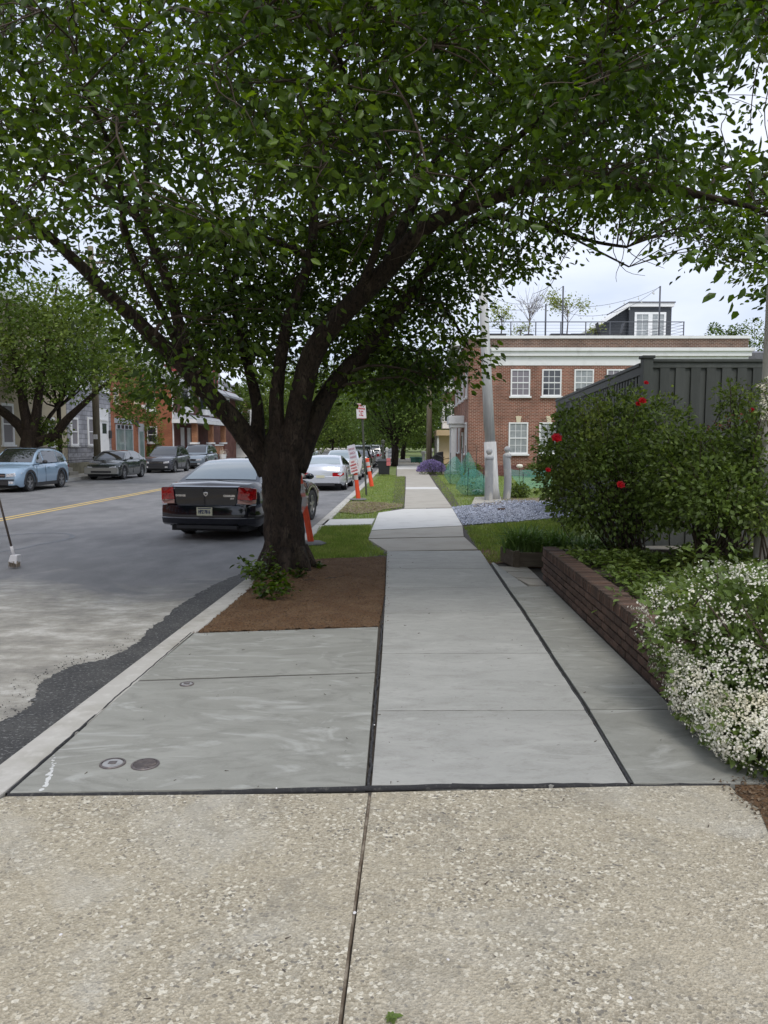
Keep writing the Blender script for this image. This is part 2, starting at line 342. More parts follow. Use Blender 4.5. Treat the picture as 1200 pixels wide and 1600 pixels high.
# road: dusty worn asphalt, paler and sandy near the works
def roadmat():
    m = mat('worn asphalt', (.185, .184, .186), .85, [(1.2, (.24, .236, .235), .42, .68), (.5, (.13, .13, .133), .5, .72), (120, (.3, .3, .3), .58, .75)], bump=(70, 1, .012), bump2=(9, .5, .02), stretch=(1.6, .9, 1))
    t = m.node_tree; N = t.nodes; L = t.links; b = N['Principled BSDF']; old = b.inputs['Base Color'].links[0].from_socket
    g = N.new('ShaderNodeNewGeometry'); sp = N.new('ShaderNodeSeparateXYZ'); L.new(g.outputs['Position'], sp.inputs[0])
    n1 = N.new('ShaderNodeTexNoise'); n1.inputs['Scale'].default_value = .45; n1.inputs['Detail'].default_value = 7; n1.inputs['Roughness'].default_value = .62; n1.inputs['Distortion'].default_value = 1.2
    mp = N.new('ShaderNodeMapping'); mp.inputs['Scale'].default_value = (1, 1.6, 1); L.new(g.outputs['Position'], mp.inputs[0]); L.new(mp.outputs[0], n1.inputs['Vector'])
    mr = N.new('ShaderNodeMapRange'); mr.inputs['From Min'].default_value = 12.5; mr.inputs['From Max'].default_value = 7.0; mr.inputs['To Min'].default_value = -.34; mr.inputs['To Max'].default_value = .36
    L.new(sp.outputs['Y'], mr.inputs['Value'])
    ad = N.new('ShaderNodeMath'); ad.operation = 'ADD'; L.new(n1.outputs['Fac'], ad.inputs[0]); L.new(mr.outputs[0], ad.inputs[1])
    m2 = N.new('ShaderNodeMapRange'); m2.inputs['From Min'].default_value = .42; m2.inputs['From Max'].default_value = .68; L.new(ad.outputs[0], m2.inputs['Value'])
    n2 = N.new('ShaderNodeTexNoise'); n2.inputs['Scale'].default_value = 2.2; n2.inputs['Detail'].default_value = 8; n2.inputs['Roughness'].default_value = .7; L.new(mp.outputs[0], n2.inputs['Vector'])
    rp = N.new('ShaderNodeValToRGB'); e = rp.color_ramp.elements; e[0].position = .3; e[0].color = (.2, .19, .17, 1); e[1].position = .72; e[1].color = (.66, .645, .6, 1)
    x = e.new(.52); x.color = (.38, .36, .315, 1); L.new(n2.outputs['Fac'], rp.inputs[0])
    mm = N.new('ShaderNodeMix'); mm.data_type = 'RGBA'; L.new(m2.outputs[0], mm.inputs[0]); L.new(old, mm.inputs[6]); L.new(rp.outputs[0], mm.inputs[7])
    L.new(mm.outputs[2], b.inputs['Base Color']); return m
M['road'] = roadmat()

# ---------------------------------------------------------------- leaf clouds
T_CHERRY = (np.array([(0, 0, 0), (.3, -.26, .07), (.72, -.2, .05), (1, 0, -.1), (.72, .2, .05), (.3, .26, .07)]), [(0, 1, 2, 3), (0, 3, 4, 5)])
T_SMALL = (np.array([(0, 0, 0), (.45, -.3, .06), (1, 0, -.05), (.45, .3, .06)]), [(0, 1, 2), (0, 2, 3)])
T_BLADE = (np.array([(0, -.06, 0), (0, .06, 0), (1, 0, 0)]), [(0, 1, 2)])
def frames(D, n, tilt=1.0):
    D = D / np.linalg.norm(D, axis=1, keepdims=True)
    U = np.tile([0, 0, 1.0], (n, 1)) + RNG.normal(0, tilt, (n, 3))
    Sd = np.cross(U, D); Sd /= np.linalg.norm(Sd, axis=1, keepdims=True) + 1e-9
    Nn = np.cross(D, Sd); return D, Sd, Nn
def instances(P, D, size, template, tilt=.6):
    tv, tf = template; n = len(P); P = np.asarray(P, float); size = np.broadcast_to(size, (n,)).reshape(n, 1, 1)
    D, Sd, Nn = frames(np.asarray(D, float), n, tilt)
    V = P[:, None, :] + size * (tv[None, :, 0:1] * D[:, None, :] + tv[None, :, 1:2] * Sd[:, None, :] + tv[None, :, 2:3] * Nn[:, None, :])
    return V
def cloud(name, P, D, size, mt, parent=None, template=T_SMALL, tilt=.6, kind='stuff', label=None):
    V = instances(P, D, size, template, tilt); n, k, _ = V.shape; tf = template[1]; m = len(tf[0])
    o0 = ORG.get(parent.name, Vector()) if parent is not None else Vector()
    V = V.reshape(-1, 3) - np.array(o0)
    me = bpy.data.meshes.new(name); me.vertices.add(n * k); me.vertices.foreach_set('co', V.astype(np.float32).ravel())
    fa = (np.arange(n)[:, None, None] * k + np.array(tf)[None]).reshape(-1, m)
    me.loops.add(fa.size); me.loops.foreach_set('vertex_index', fa.ravel().astype(np.int32))
    me.polygons.add(len(fa)); me.polygons.foreach_set('loop_start', np.arange(0, fa.size, m, dtype=np.int32))
    me.update(calc_edges=True); me.validate()
    o = link(name, me, mt, parent)
    if kind: o['kind'] = kind
    if label: o['label'] = label
    return o
def rdir(n, down=0.0, up=0.0):
    D = RNG.normal(0, 1, (n, 3)); D[:, 2] = D[:, 2] * .6 - down + up; return D
def smooth_path(P, n=6):
    P = [Vector(p) for p in P]; out = []
    for i in range(len(P) - 1):
        p0 = P[max(i - 1, 0)]; p1 = P[i]; p2 = P[i + 1]; p3 = P[min(i + 2, len(P) - 1)]
        for k in range(n):
            t = k / n
            out.append(.5 * ((2 * p1) + (p2 - p0) * t + (2 * p0 - 5 * p1 + 4 * p2 - p3) * t * t + (3 * p1 - p0 - 3 * p2 + p3) * t ** 3))
    out.append(P[-1]); return out
# ---------------------------------------------------------------- ground, road, kerbs, pavements
def sheet(name, pts, mt, parent=None, kind='structure'):
    o = MB().poly(pts).build(name, mt, parent); 
    if kind: o['kind'] = kind
    if o.data.polygons[0].normal.z < 0: o.data.flip_normals()
    return o
KL = [(-12, -2.3), (4, -2.16), (7, -2.08), (10, -2.0), (14, -1.9), (30, -1.86), (400, -1.86)]
def klat(s):
    for (a0_, b0_), (a1_, b1_) in zip(KL, KL[1:]):
        if a0_ <= s <= a1_: return b0_ + (b1_ - b0_) * (s - a0_) / (a1_ - a0_)
KW = .2
sheet('ground', [(-400, -60, -.16), (400, -60, -.16), (400, 700, -.16), (-400, 700, -.16)], M['lawn'])
road = sheet('road', [S(-16.1, -8, ROAD), S(-1.9, -8, ROAD), S(-1.8, 300, ROAD), S(-16.1, 300, ROAD)], M['road'])
kl = MB()
for a, b in ((-16.3, -16.1),): kl.prism([S(a, -8), S(b, -8), S(b, 300), S(a, 300)], -.3, .03)
k_ = kl.build('kerb', M['kerb'], bevel=.01); k_['kind'] = 'structure'
kr = bpy.data.objects.new('kerb', None); COL.objects.link(kr); kr['kind'] = 'structure'; ORG[kr.name] = Vector()
kb = [-8, -2, 3.5, 6.9, 10.2, 13.4, 16.2, 19, 23, 27, 31, 35, 40, 46, 52, 60, 80, 120, 200]
for i in range(len(kb) - 1):
    MB().prism([S(klat(kb[i]), kb[i] + .006), S(klat(kb[i]) + KW, kb[i] + .006), S(klat(kb[i + 1]) + KW, kb[i + 1] - .006), S(klat(kb[i + 1]), kb[i + 1] - .006)], -.3, .0).build('kerb_stone', M['kerb'], kr, bevel=.012)
yl = []
for off in (0, .26):
    yl.append(sheet('yellow_line', [S(-9.62 - off, -8, ROAD + .004), S(-9.5 - off, -8, ROAD + .004), S(-9.5 - off, 260, ROAD + .004), S(-9.62 - off, 260, ROAD + .004)],
        mat('yellow road paint', (.62, .44, .15), .7, [(9, (.3, .26, .17), .55, .75)]), road, None))
# pale scrape curves on the asphalt
def ribbon(pts, w, z):
    mb = MB(); n = len(pts)
    L_, R_ = [], []
    for i, p in enumerate(pts):
        d = (pts[min(i + 1, n - 1)] - pts[max(i - 1, 0)]); d.z = 0; d.normalize(); q = Vector((-d.y, d.x, 0)); ww = w * random.uniform(.7, 1.2)
        L_.append(p + q * ww); R_.append(p - q * ww)
    V = [(v.x, v.y, z) for v in L_ + R_]; return mb.add(V, [(i, n + i, n + i + 1, i + 1) for i in range(n - 1)])
M['scrape'] = mat('pale road mark', (.19, .2, .215), .8, [(7, (.14, .145, .155), .42, .6)])
for pp, w in (([(0, 862), (30, 858), (62, 851), (95, 845), (112, 840), (108, 835), (85, 833), (45, 834), (0, 838)], .045), ):
    ribbon(smooth_path([G(x, y, ROAD) for x, y in pp], 4), w, ROAD + .004).build('road_mark', M['scrape'], road)
# fresh asphalt strip along the kerb, ragged edge
pe = [(388, 893), (360, 903), (330, 916), (300, 934), (272, 951), (250, 972), (232, 985), (215, 1004), (190, 1020), (168, 1030), (140, 1036), (112, 1041), (82, 1056), (60, 1070), (57, 1086), (48, 1104), (22, 1120), (0, 1130), (-60, 1165), (-160, 1230)]
ed = []
gp = [G(x, y, ROAD) for x, y in pe]
for i in range(len(gp) - 1):
    for k in range(14):
        p = gp[i].lerp(gp[i + 1], k / 14); ed.append(Vector((p.x + random.gauss(0, .014), p.y + random.gauss(0, .02), ROAD + .006)))
s0 = S(-1.985, ed[0].y, ROAD + .006); s1 = S(-1.985, ed[-1].y, ROAD + .006)
pt = MB(); n = len(ed); R_ = [S(klat(p.y) + .05, p.y, ROAD + .008) for p in ed]
pt.add(ed + R_, [(i, i + 1, n + i + 1, n + i) for i in range(n - 1)])
pt_o = pt.build('asphalt_patch', M['patch']); pt_o['kind'] = 'structure'
# loose asphalt crumbs near the ragged edge
cp = np.array([[*(ed[random.randrange(90, n)] + Vector((-abs(random.gauss(0, .12)), random.gauss(0, .1), .002)))] for _ in range(300)])
cloud('asphalt_crumb', cp, rdir(len(cp)), RNG.uniform(.006, .022, len(cp)), M['patch'], None, T_SMALL, 1)

left_walk = MB().prism([S(-30, -8), S(-16.3, -8), S(-16.3, 300), S(-30, 300)], -.3, .02).build('pavement', M['tan_concrete']); left_walk['kind'] = 'structure'
lw = bpy.data.objects.new('footpath', None)
# bedding under the right hand side
sheet('verge', [S(70, -8, -.035), S(70, 300, -.035)] + [S(klat(s_) + KW - .02, s_, -.035) for s_ in (300, 30, 14, 10, 7, 4, -8)], M['lawn'])
sidewalk = MB().poly([G(-900, 1600, -.03), G(2400, 1600, -.03), (3.3, 9.7, -.03), G(760, 862, -.03), G(706, 770, -.03), G(672, 728, -.03), G(620, 728, -.03), G(604, 862, -.03), G(296, 988, -.03), G(5, 1240, -.03)]).build('sidewalk', M['bedding'])
sidewalk['kind'] = 'structure'
def inset(P, d):
    n = len(P); c = [Vector((p[0], p[1], 0)) for p in P]; A = sum(c[i].x * c[(i + 1) % n].y - c[(i + 1) % n].x * c[i].y for i in range(n)); sg = 1 if A > 0 else -1
    out = []
    for i in range(n):
        a = (c[i] - c[i - 1]).normalized(); b = (c[(i + 1) % n] - c[i]).normalized()
        na = Vector((-a.y, a.x, 0)) * sg; nb = Vector((-b.y, b.x, 0)) * sg; bi = na + nb
        out.append(c[i] + bi * (d / max(.3, bi.length_squared / 2)))
    return out
def slab(px, mt, gap=.004, label=None, z=0, world=False, top=None):
    P = [Vector(p) for p in px] if world else [G(*p) for p in px]
    o = MB().prism(inset(P, gap), -.06, z).build('slab', M[mt], sidewalk, bevel=.006)
    if label: o['label'] = label
    return o
# the exposed aggregate slabs in the foreground
slab([G(577.5, 1238), G(10, 1243), S(-2.0, 3.4), S(-2.05, -6), G(404, 2600)], 'aggregate', .005, 'speckled exposed aggregate concrete, left of the long joint', world=True)
slab([G(579, 1237), G(990, 1227), G(1140, 1226), G(1160, 1245), (3.4, 3.35, 0), (3.6, -3, 0), (2, -6, 0), G(405.5, 2600)], 'aggregate', .005, 'speckled exposed aggregate concrete, right of the long joint', world=True)
# new concrete between kerb and walk
slab([(12, 1239), (572, 1229), (587, 1051), (213, 1064)], 'new_concrete_dark', .005, 'greenish grey new slab with two cast iron covers')
slab([(213, 1062), (587, 1050), (592, 979), (299, 989)], 'new_concrete_dark', .006)
# middle walk
def lj(y): # left joint px for y
    t = [(1230, 578), (1050, 594), (979, 598), (930, 601), (864, 604)]
    for (y0, x0), (y1, x1) in zip(t, t[1:]):
        if y >= y1: return x0 + (x1 - x0) * (y0 - y) / (y0 - y1)
    return t[-1][1]
def rj(y): 
    t = [(1226, 985), (1110, 917), (1040, 870), (957, 817), (905, 780), (880, 764), (858, 749)]
    for (y0, x0), (y1, x1) in zip(t, t[1:]):
        if y >= y1: return x0 + (x1 - x0) * (y0 - y) / (y0 - y1)
    return t[-1][1]
ys = [1227, 1110, 1021, 958, 918, 889, 861]
for a, b in zip(ys, ys[1:]):
    slab([(lj(a), a), (rj(a), a - 1), (rj(b), b - 1), (lj(b), b)], 'new_concrete', .007)
# right strip to the brick wall
WA = Vector((2.0, 9.6, 0)); WB = Vector((1.86, 4.0, 0))
def wx(y): return WB.x + (WA.x - WB.x) * (y - WB.y) / (WA.y - WB.y)
yr = [1224, 1108, 1018, 957, 916, 879]
for a, b in zip(yr, yr[1:]):
    pa, pb = G(rj(a) + 5, a), G(rj(b) + 4, b)
    x1, x2 = wx(pa.y) - .012, wx(pb.y) - .012
    slab([pa, (x1 if pa.y > 4.2 else 2.6, pa.y, 0), (x2, pb.y, 0), pb] if b != 879 else [pa, (1.72, pa.y, 0), (1.6, 10.5, 0), (1.58, 10.88, 0), pb], 'new_concrete_dark' if a > 950 else 'new_concrete', .006, world=True)
# flagstones by the timber box
for q in ([(1.74, 9.15), (1.96, 9.1), (1.97, 9.5), (1.66, 9.62)], [(1.66, 9.66), (1.97, 9.54), (1.98, 10.02), (1.6, 10.1)], [(1.6, 10.14), (1.98, 10.06), (1.98, 10.5), (1.56, 10.52)]):
    slab([(a, b, 0) for a, b in q], 'tan_concrete', .01, 'pale irregular flagstone beside the brick wall', world=True)
# older slabs beyond
slab([(605, 861), (747, 858), (726, 839), (575, 842)], 'tan_concrete', .005, 'tan slab of the old walk')
slab([(575, 841), (725, 838), (723, 822), (580, 829)], 'tan_concrete', .005)
slab([(580, 828), (723, 821), (707, 794), (631, 795), (591, 801)], 'white_concrete', .006, 'bright pale slab widening to the left')
slab([(631.5, 794), (707, 793), (686, 764), (633.5, 764)], 'tan_concrete', .006)
slab([(633.5, 764), (686, 764), (683, 761), (633.6, 761)], 'white_concrete', .006)
slab([(633.6, 761), (683, 761), (672, 744), (634, 744)], 'tan_concrete', .006)
slab([(620, 744), (672, 744), (665, 733), (620, 733)], 'tan_concrete', .006)
slab([(620, 733), (665, 733), (657, 727), (620, 727)], 'white_concrete', .006)
slab([(610, 727), (657, 727), (650, 716), (615, 716)], 'tan_concrete', .006)
slab([(588, 727), (610, 727), (618, 719), (598, 719)], 'tan_concrete', .01)
slab([(501, 820.5), (581, 818.5), (586, 810), (512, 811.5)], 'white_concrete', .004, 'narrow pale path from the kerb to the walk')
# dark expansion joints
def joint(px, w, h=.003, wob=.003, mt='joint'):
    P = [G(*p) for p in px]; pts = []
    for a, b in zip(P, P[1:]):
        n = max(2, int((b - a).length / .06)); pts += [a.lerp(b, k / n) for k in range(n)]
    pts.append(P[-1]); mb = MB(); n = len(pts); V = []
    for i, p in enumerate(pts):
        d = (pts[min(i + 1, n - 1)] - pts[max(i - 1, 0)]).normalized(); q = Vector((-d.y, d.x, 0)); o = random.gauss(0, wob)
        hh = h + random.gauss(0, .0008)
        V += [p + q * (o + w) - Vector((0, 0, .02)), p + q * (o + w * .8) + Vector((0, 0, hh)), p + q * (o - w * .8) + Vector((0, 0, hh)), p + q * (o - w) - Vector((0, 0, .02))]
    mb.add(V, [(i * 4 + k, i * 4 + k + 1, i * 4 + k + 5, i * 4 + k + 4) for i in range(n - 1) for k in range(3)])
    return mb.build('joint_filler', M[mt], sidewalk, smooth=True)
joint([(12, 1240), (150, 1240), (300, 1237), (440, 1232), (575, 1229), (640, 1227), (714, 1225)], .0065, .001, .0025)
joint([(706, 1225.5), (800, 1226), (880, 1225), (984, 1225)], .005)
joint([(575, 1228), (583, 1130), (591, 1050), (597, 978), (602, 930)], .0075, .001, .003)
joint([(986, 1224), (960, 1180), (917, 1110), (870, 1040), (817, 957), (780, 903), (765, 881)], .0085, .001, .003)
joint([(10, 1239), (110, 1150), (212, 1063), (299, 988)], .007, .001, .002)
joint([(1140, 1225), (986, 1226)], .004, .001)
joint([(578, 1242), (565.5, 1330), (551.5, 1430), (542, 1500), (530, 1590), (516, 1700)], .007, -.003, .0012, 'joint_old')

M['splash'] = mat('white plaster splash', (.62, .62, .6), .8)
spl = MB()
for k in range(34):
    f = k / 33; px = 66 + 20 * f ** .6 + random.gauss(0, 1.3); py = 1232 - 52 * f + random.gauss(0, 1.5); q = G(px, py, .0015); r = random.uniform(.004, .014) * (1.3 - f)
    spl.poly([(q.x + r * math.cos(t) * random.uniform(.7, 1.2), q.y + r * 1.5 * math.sin(t) * random.uniform(.7, 1.2), .0015 + k * .00001) for t in np.linspace(0, 5.5, 8)])
o_ = spl.build('plaster_splash', M['splash']); o_['kind'] = 'stuff'
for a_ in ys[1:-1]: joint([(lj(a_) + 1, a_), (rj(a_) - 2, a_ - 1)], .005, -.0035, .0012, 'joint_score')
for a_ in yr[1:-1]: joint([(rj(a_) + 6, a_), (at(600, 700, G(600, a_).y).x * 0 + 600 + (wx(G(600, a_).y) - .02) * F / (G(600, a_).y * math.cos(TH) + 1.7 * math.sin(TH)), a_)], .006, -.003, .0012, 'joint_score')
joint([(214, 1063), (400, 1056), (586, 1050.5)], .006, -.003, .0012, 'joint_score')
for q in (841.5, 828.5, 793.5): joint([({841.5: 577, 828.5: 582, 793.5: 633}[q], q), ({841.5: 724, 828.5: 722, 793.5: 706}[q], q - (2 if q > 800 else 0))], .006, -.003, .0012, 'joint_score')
# pebbles loose on the foreground concrete
pv = [Vector((math.cos(a) * .5, math.sin(a) * .4, z)) for z in (0, .22) for a in np.linspace(0, 5.2, 6)]
pme = MB().lathe([(.45, 0), (.5, .15), (.3, .35)], k=7)
base = None
for px, py, s in [(554, 1427, .016), (95, 1461, .014), (585, 1133, .012), (190, 1448, .010), (382, 1422, .012), (286, 1068, .014), (432, 1232, .012), (700, 1500, .012), (860, 1400, .010), (280, 1290, .010), (985, 1560, .013), (420, 1390, .008)]:
    p = G(px, py)
    if base is None: base = pme.build('pebble', M['sign_white']); o = base
    else: o = base.copy(); COL.objects.link(o)
    o.location = (p.x, p.y, .0); o.scale = (s, s * .8, s); o.rotation_euler[2] = px
    LBL = {382: 'tiny pale pebble in the middle of the left foreground slab', 432: 'tiny pale pebble on the black joint at the front of the new slab', 700: 'tiny pale pebble low on the right foreground slab', 860: 'tiny pale pebble halfway up the right foreground slab', 280: 'tiny pale pebble high on the left foreground slab', 985: 'tiny pale pebble at the bottom right of the foreground concrete', 420: 'tiny pale pebble left of the long foreground joint', 190: 'tiny pale pebble on the left part of the foreground slab'}
    if px in (190,): pass
    lab = {554: 'white pebble lying in the dark joint of the foreground concrete', 95: 'small white pebble far left on the speckled foreground concrete', 585: 'small white pebble on the edge of the black joint between new slabs', 286: 'pale pebble on the cross joint near the kerb'}.get(px, LBL.get(px, 'tiny pale pebble lying loose on the concrete'))
    setp(o, lab, 'pebble', 'loose pebbles on the concrete')

# concrete covers
def disc_cover(px, py, r, slots, label, name, cat):
    p = G(px, py, .002); t = thing(name, label, cat, p)
    MB().lathe([(r, -.02), (r, .003), (r * .96, .006), (r * .84, .006), (r * .82, -.004), (0.001, -.004)], p, 28).build('rim', M['iron'], t, smooth=30)
    if slots:
        for k in range(-3, 4):
            y = k * r * .235; w = math.sqrt(max(0, (r * .8) ** 2 - y * y))
            MB().box(p.x - w, p.x + w, p.y + y - r * .06, p.y + y + r * .06, p.z - .004, p.z + .007).build('bar', M['iron'], t, bevel=.002)
    else:
        MB().lathe([(r * .8, -.01), (r * .8, .001), (r * .74, .004), (.001, .005)], p, 24).build('lid', mat('grey lid', (.34, .34, .34), .6, [(20, (.2, .2, .2), .5, .75)]), t, smooth=30)
        MB().box(p.x - .02, p.x + .02, p.y - .016, p.y + .016, p.z + .005, p.z + .008).build('lid_key', M['iron'], t)
    return t
disc_cover(176, 1193, .068, 0, 'round grey water cover set in new concrete, left of the slotted drain', 'service_cover', 'cover')
disc_cover(227, 1194.5, .074, 1, 'round slotted cast iron drain grate set in the new concrete', 'drain_grate', 'drain grate')
disc_cover(292, 1069, .05, 0, 'small round cover on the joint of the new concrete near the kerb', 'small_cover', 'cover')

# soil round the tree: granular mound
TB = G(447, 897)     # tree base
mulch_px = [(302, 987), (592, 977), (601, 930), (603, 868), (520, 871), (470, 874), (432, 878), (405, 897)]
MP = [G(*p) for p in mulch_px]
def mulch():
    nx, ny = 200, 220; xs = [p.x for p in MP]; ysn = [p.y for p in MP]; x0, x1, y0, y1 = min(xs), max(xs), min(ysn), max(ysn)
    from mathutils import noise
    V = {}; mb = MB(); idx = {}; poly = [(p.x, p.y) for p in MP]
    def d_edge(x, y):
        best = 9
        for i in range(len(poly)):
            a = Vector(poly[i]); b = Vector(poly[(i + 1) % len(poly)]); p = Vector((x, y)); t = max(0, min(1, (p - a).dot(b - a) / (b - a).length_squared)); best = min(best, (p - a.lerp(b, t)).length)
        return best
    ins = {}
    for i in range(nx + 1):
        for j in range(ny + 1):
            x = x0 + (x1 - x0) * i / nx; y = y0 + (y1 - y0) * j / ny
            if inpoly(x, y, poly):
                e = min(1, d_edge(x, y) / .25); dt = math.hypot(x - TB.x, y - TB.y)
                h = -.012 + e * (.02 + .1 * math.exp(-(dt / .75) ** 2)) + e * .02 * noise.noise(Vector((x * 3, y * 3, 0))) + .012 * noise.noise(Vector((x * 13, y * 13, 2))) + random.gauss(0, .0035)
                idx[(i, j)] = len(mb.v); mb.v.append((x, y, h))
    for i in range(nx):
        for j in range(ny):
            k = [(i, j), (i + 1, j), (i + 1, j + 1), (i, j + 1)]
            if all(q in idx for q in k): mb.f.append(tuple(idx[q] for q in k))
    return mb
mo = mulch().build('soil_bed', M['mulch']); mo['kind'] = 'structure'
sp1 = np.array([[*(MP[0].lerp(MP[1], random.random()) + Vector((0, -abs(random.gauss(0, .045)), .004)))] for _ in range(420)] + [[*(MP[1].lerp(MP[3], random.random()) + Vector((abs(random.gauss(0, .04)), 0, .004)))] for _ in range(340)])
cloud('spilled_soil', sp1, rdir(len(sp1)) * [1, 1, .4], RNG.uniform(.004, .016, len(sp1)), M['mulch'], None, T_SMALL, 1)
p_ = np.c_[RNG.uniform(-1.7, 1.9, 320), RNG.uniform(2.0, 11, 320), np.full(320, .005)]
cloud('fallen_bits', p_, rdir(320) * [1, 1, .15], RNG.uniform(.006, .026, 320), M['twig'], None, (np.array([(0, -.12, 0), (0, .12, 0), (1, .05, .05), (1, -.05, .05)]), [(0, 1, 2, 3)]), .8)
sheet('soil_base', [(p.x, p.y, -.025) for p in MP], M['mulch'])
# dirt by right lawn edge and at the bush
sheet('soil_edge', [G(*p, -.02) for p in [(747, 858), (765, 882), (800, 878), (786, 868), (765, 856)]], M['mulch'])
sheet('soil_corner', [G(1148, 1226, .004), (3.4, 3.7, .004), (3.5, 2.6, .004), G(1205, 1310, .004), G(1185, 1262, .004), G(1150, 1240, .004)], M['mulch'])
p_ = sample_poly([(p.x, p.y) for p in [G(1110, 1218), G(1300, 1218), G(1290, 1300), G(1190, 1290), G(1130, 1240)]], 420)
cloud('leaf_litter', np.c_[p_, RNG.uniform(.005, .025, len(p_))], rdir(len(p_)) * [1, 1, .25], RNG.uniform(.01, .026, len(p_)), mat('dry brown leaf', (.13, .09, .055), .8, island=.5), None, T_SMALL, .8)

# gravel drive on the right
gpx = [(706, 792), (743, 788), (780, 781), (853, 783), (1000, 775), (1000, 812), (882, 808), (798, 815), (723, 820)]
gravel = sheet('gravel_bed', [G(*p, -.012) for p in gpx], M['gravel'])
p_ = sample_poly([(G(*p).x, G(*p).y) for p in gpx], 9000)
cloud('gravel_stones', np.c_[p_, RNG.uniform(-.01, .012, len(p_))], rdir(len(p_)) * [1, 1, .5], RNG.uniform(.02, .055, len(p_)), M['stone'], None, (np.array([(0, 0, .1), (.4, -.4, -.1), (1, 0, 0), (.5, .45, -.1), (.5, 0, .45)]), [(0, 1, 4), (1, 2, 4), (2, 3, 4), (3, 0, 4)]), .5)
sheet('dirt_strip', [G(*p, -.006) for p in [(733, 789), (745, 786), (760, 779), (800, 777), (880, 778), (880, 784), (800, 786), (745, 793)]], M['dirt'])
bk = MB().obox(G(783, 797, .0), (1, 0, 0), (0, 1, 0), .1, (-.05, .05), 0, .05).build('fallen_brick', M['brick'], bevel=.005)
setp(bk, 'single red brick lying loose on the grey gravel', 'brick')
MB().prism([G(737, 788), G(742, 777), G(782, 776), G(784, 784)], -.05, .012).build('pole_footing', M['tan_concrete'])['kind'] = 'structure'

# grass
LAWNS = [([(476, 874), (604, 865), (574, 843), (580, 820), (501, 822), (486, 845)], 15000, .05, .075),
         ([(513, 809), (586, 808), (592, 800), (631, 792), (633, 744), (606, 741), (596, 741), (568, 763), (540, 785)], 17000, .045, .07),
         ([(708, 792), (674, 744), (700, 741), (850, 745), (852, 780), (745, 786)], 20000, .05, .08),
         ([(724, 822), (747, 856), (765, 878), (800, 874), (870, 850), (940, 815), (882, 808), (798, 816)], 17000, .05, .08),
         ([(850, 745), (1000, 745), (1000, 778), (852, 780)], 6000, .05, .08)]
GP = []; GS = []
for px, n, a, b in LAWNS:
    P = [G(*p) for p in px]; p_ = sample_poly([(p.x, p.y) for p in P], n)
    # patchiness
    from mathutils import noise as _n
    keep = [(_n.noise(Vector((x * 2.2, y * 2.2, 1))) + random.uniform(-.35, .6)) > -.25 for x, y in p_]
    p_ = p_[np.array(keep)]
    GP.append(np.c_[p_, np.full(len(p_), -.035)]); GS.append(RNG.uniform(a, b, len(p_)))
GP = np.concatenate(GP); GS = np.concatenate(GS); D = RNG.normal(0, .45, (len(GP), 3)); D[:, 2] = 1
cloud('grass', GP, D, GS, M['grass'], None, (np.array([(0, -.09, 0), (0, .09, 0), (.6, .05, .06), (1, 0, .2)]), [(0, 1, 2, 3)]), 3, 'stuff')
# raked dirt patch with dead grass on the far verge
sheet('bare_patch', [G(*p, -.012) for p in [(530, 800), (532, 790), (550, 783), (590, 784), (630, 787), (628, 792), (600, 796), (585, 800), (560, 803)]], M['dirt'])
p_ = sample_poly([(G(*p).x, G(*p).y) for p in [(530, 799), (545, 786), (590, 785), (625, 790), (600, 796), (560, 802)]], 1800)
cloud('dead_grass', np.c_[p_, RNG.uniform(-.01, .02, len(p_))], rdir(len(p_)) * [1, 1, .3], RNG.uniform(.03, .1, len(p_)), mat('dead grass', (.26, .2, .12), .9, island=.4), None, T_BLADE, 2)
# small weed at the joint
wp = G(612, 1592); P = np.tile([wp.x, wp.y, .004], (10, 1)); a = np.linspace(0, 6.28, 10)
w = thing('weed', 'small green weed flat on the foreground concrete at the bottom edge', 'weed', (wp.x, wp.y, 0))
cloud('leaves', P, np.c_[np.cos(a), np.sin(a), np.full(10, .25)], RNG.uniform(.018, .04, 10), M['leaf_rose'], w, T_CHERRY, .1)

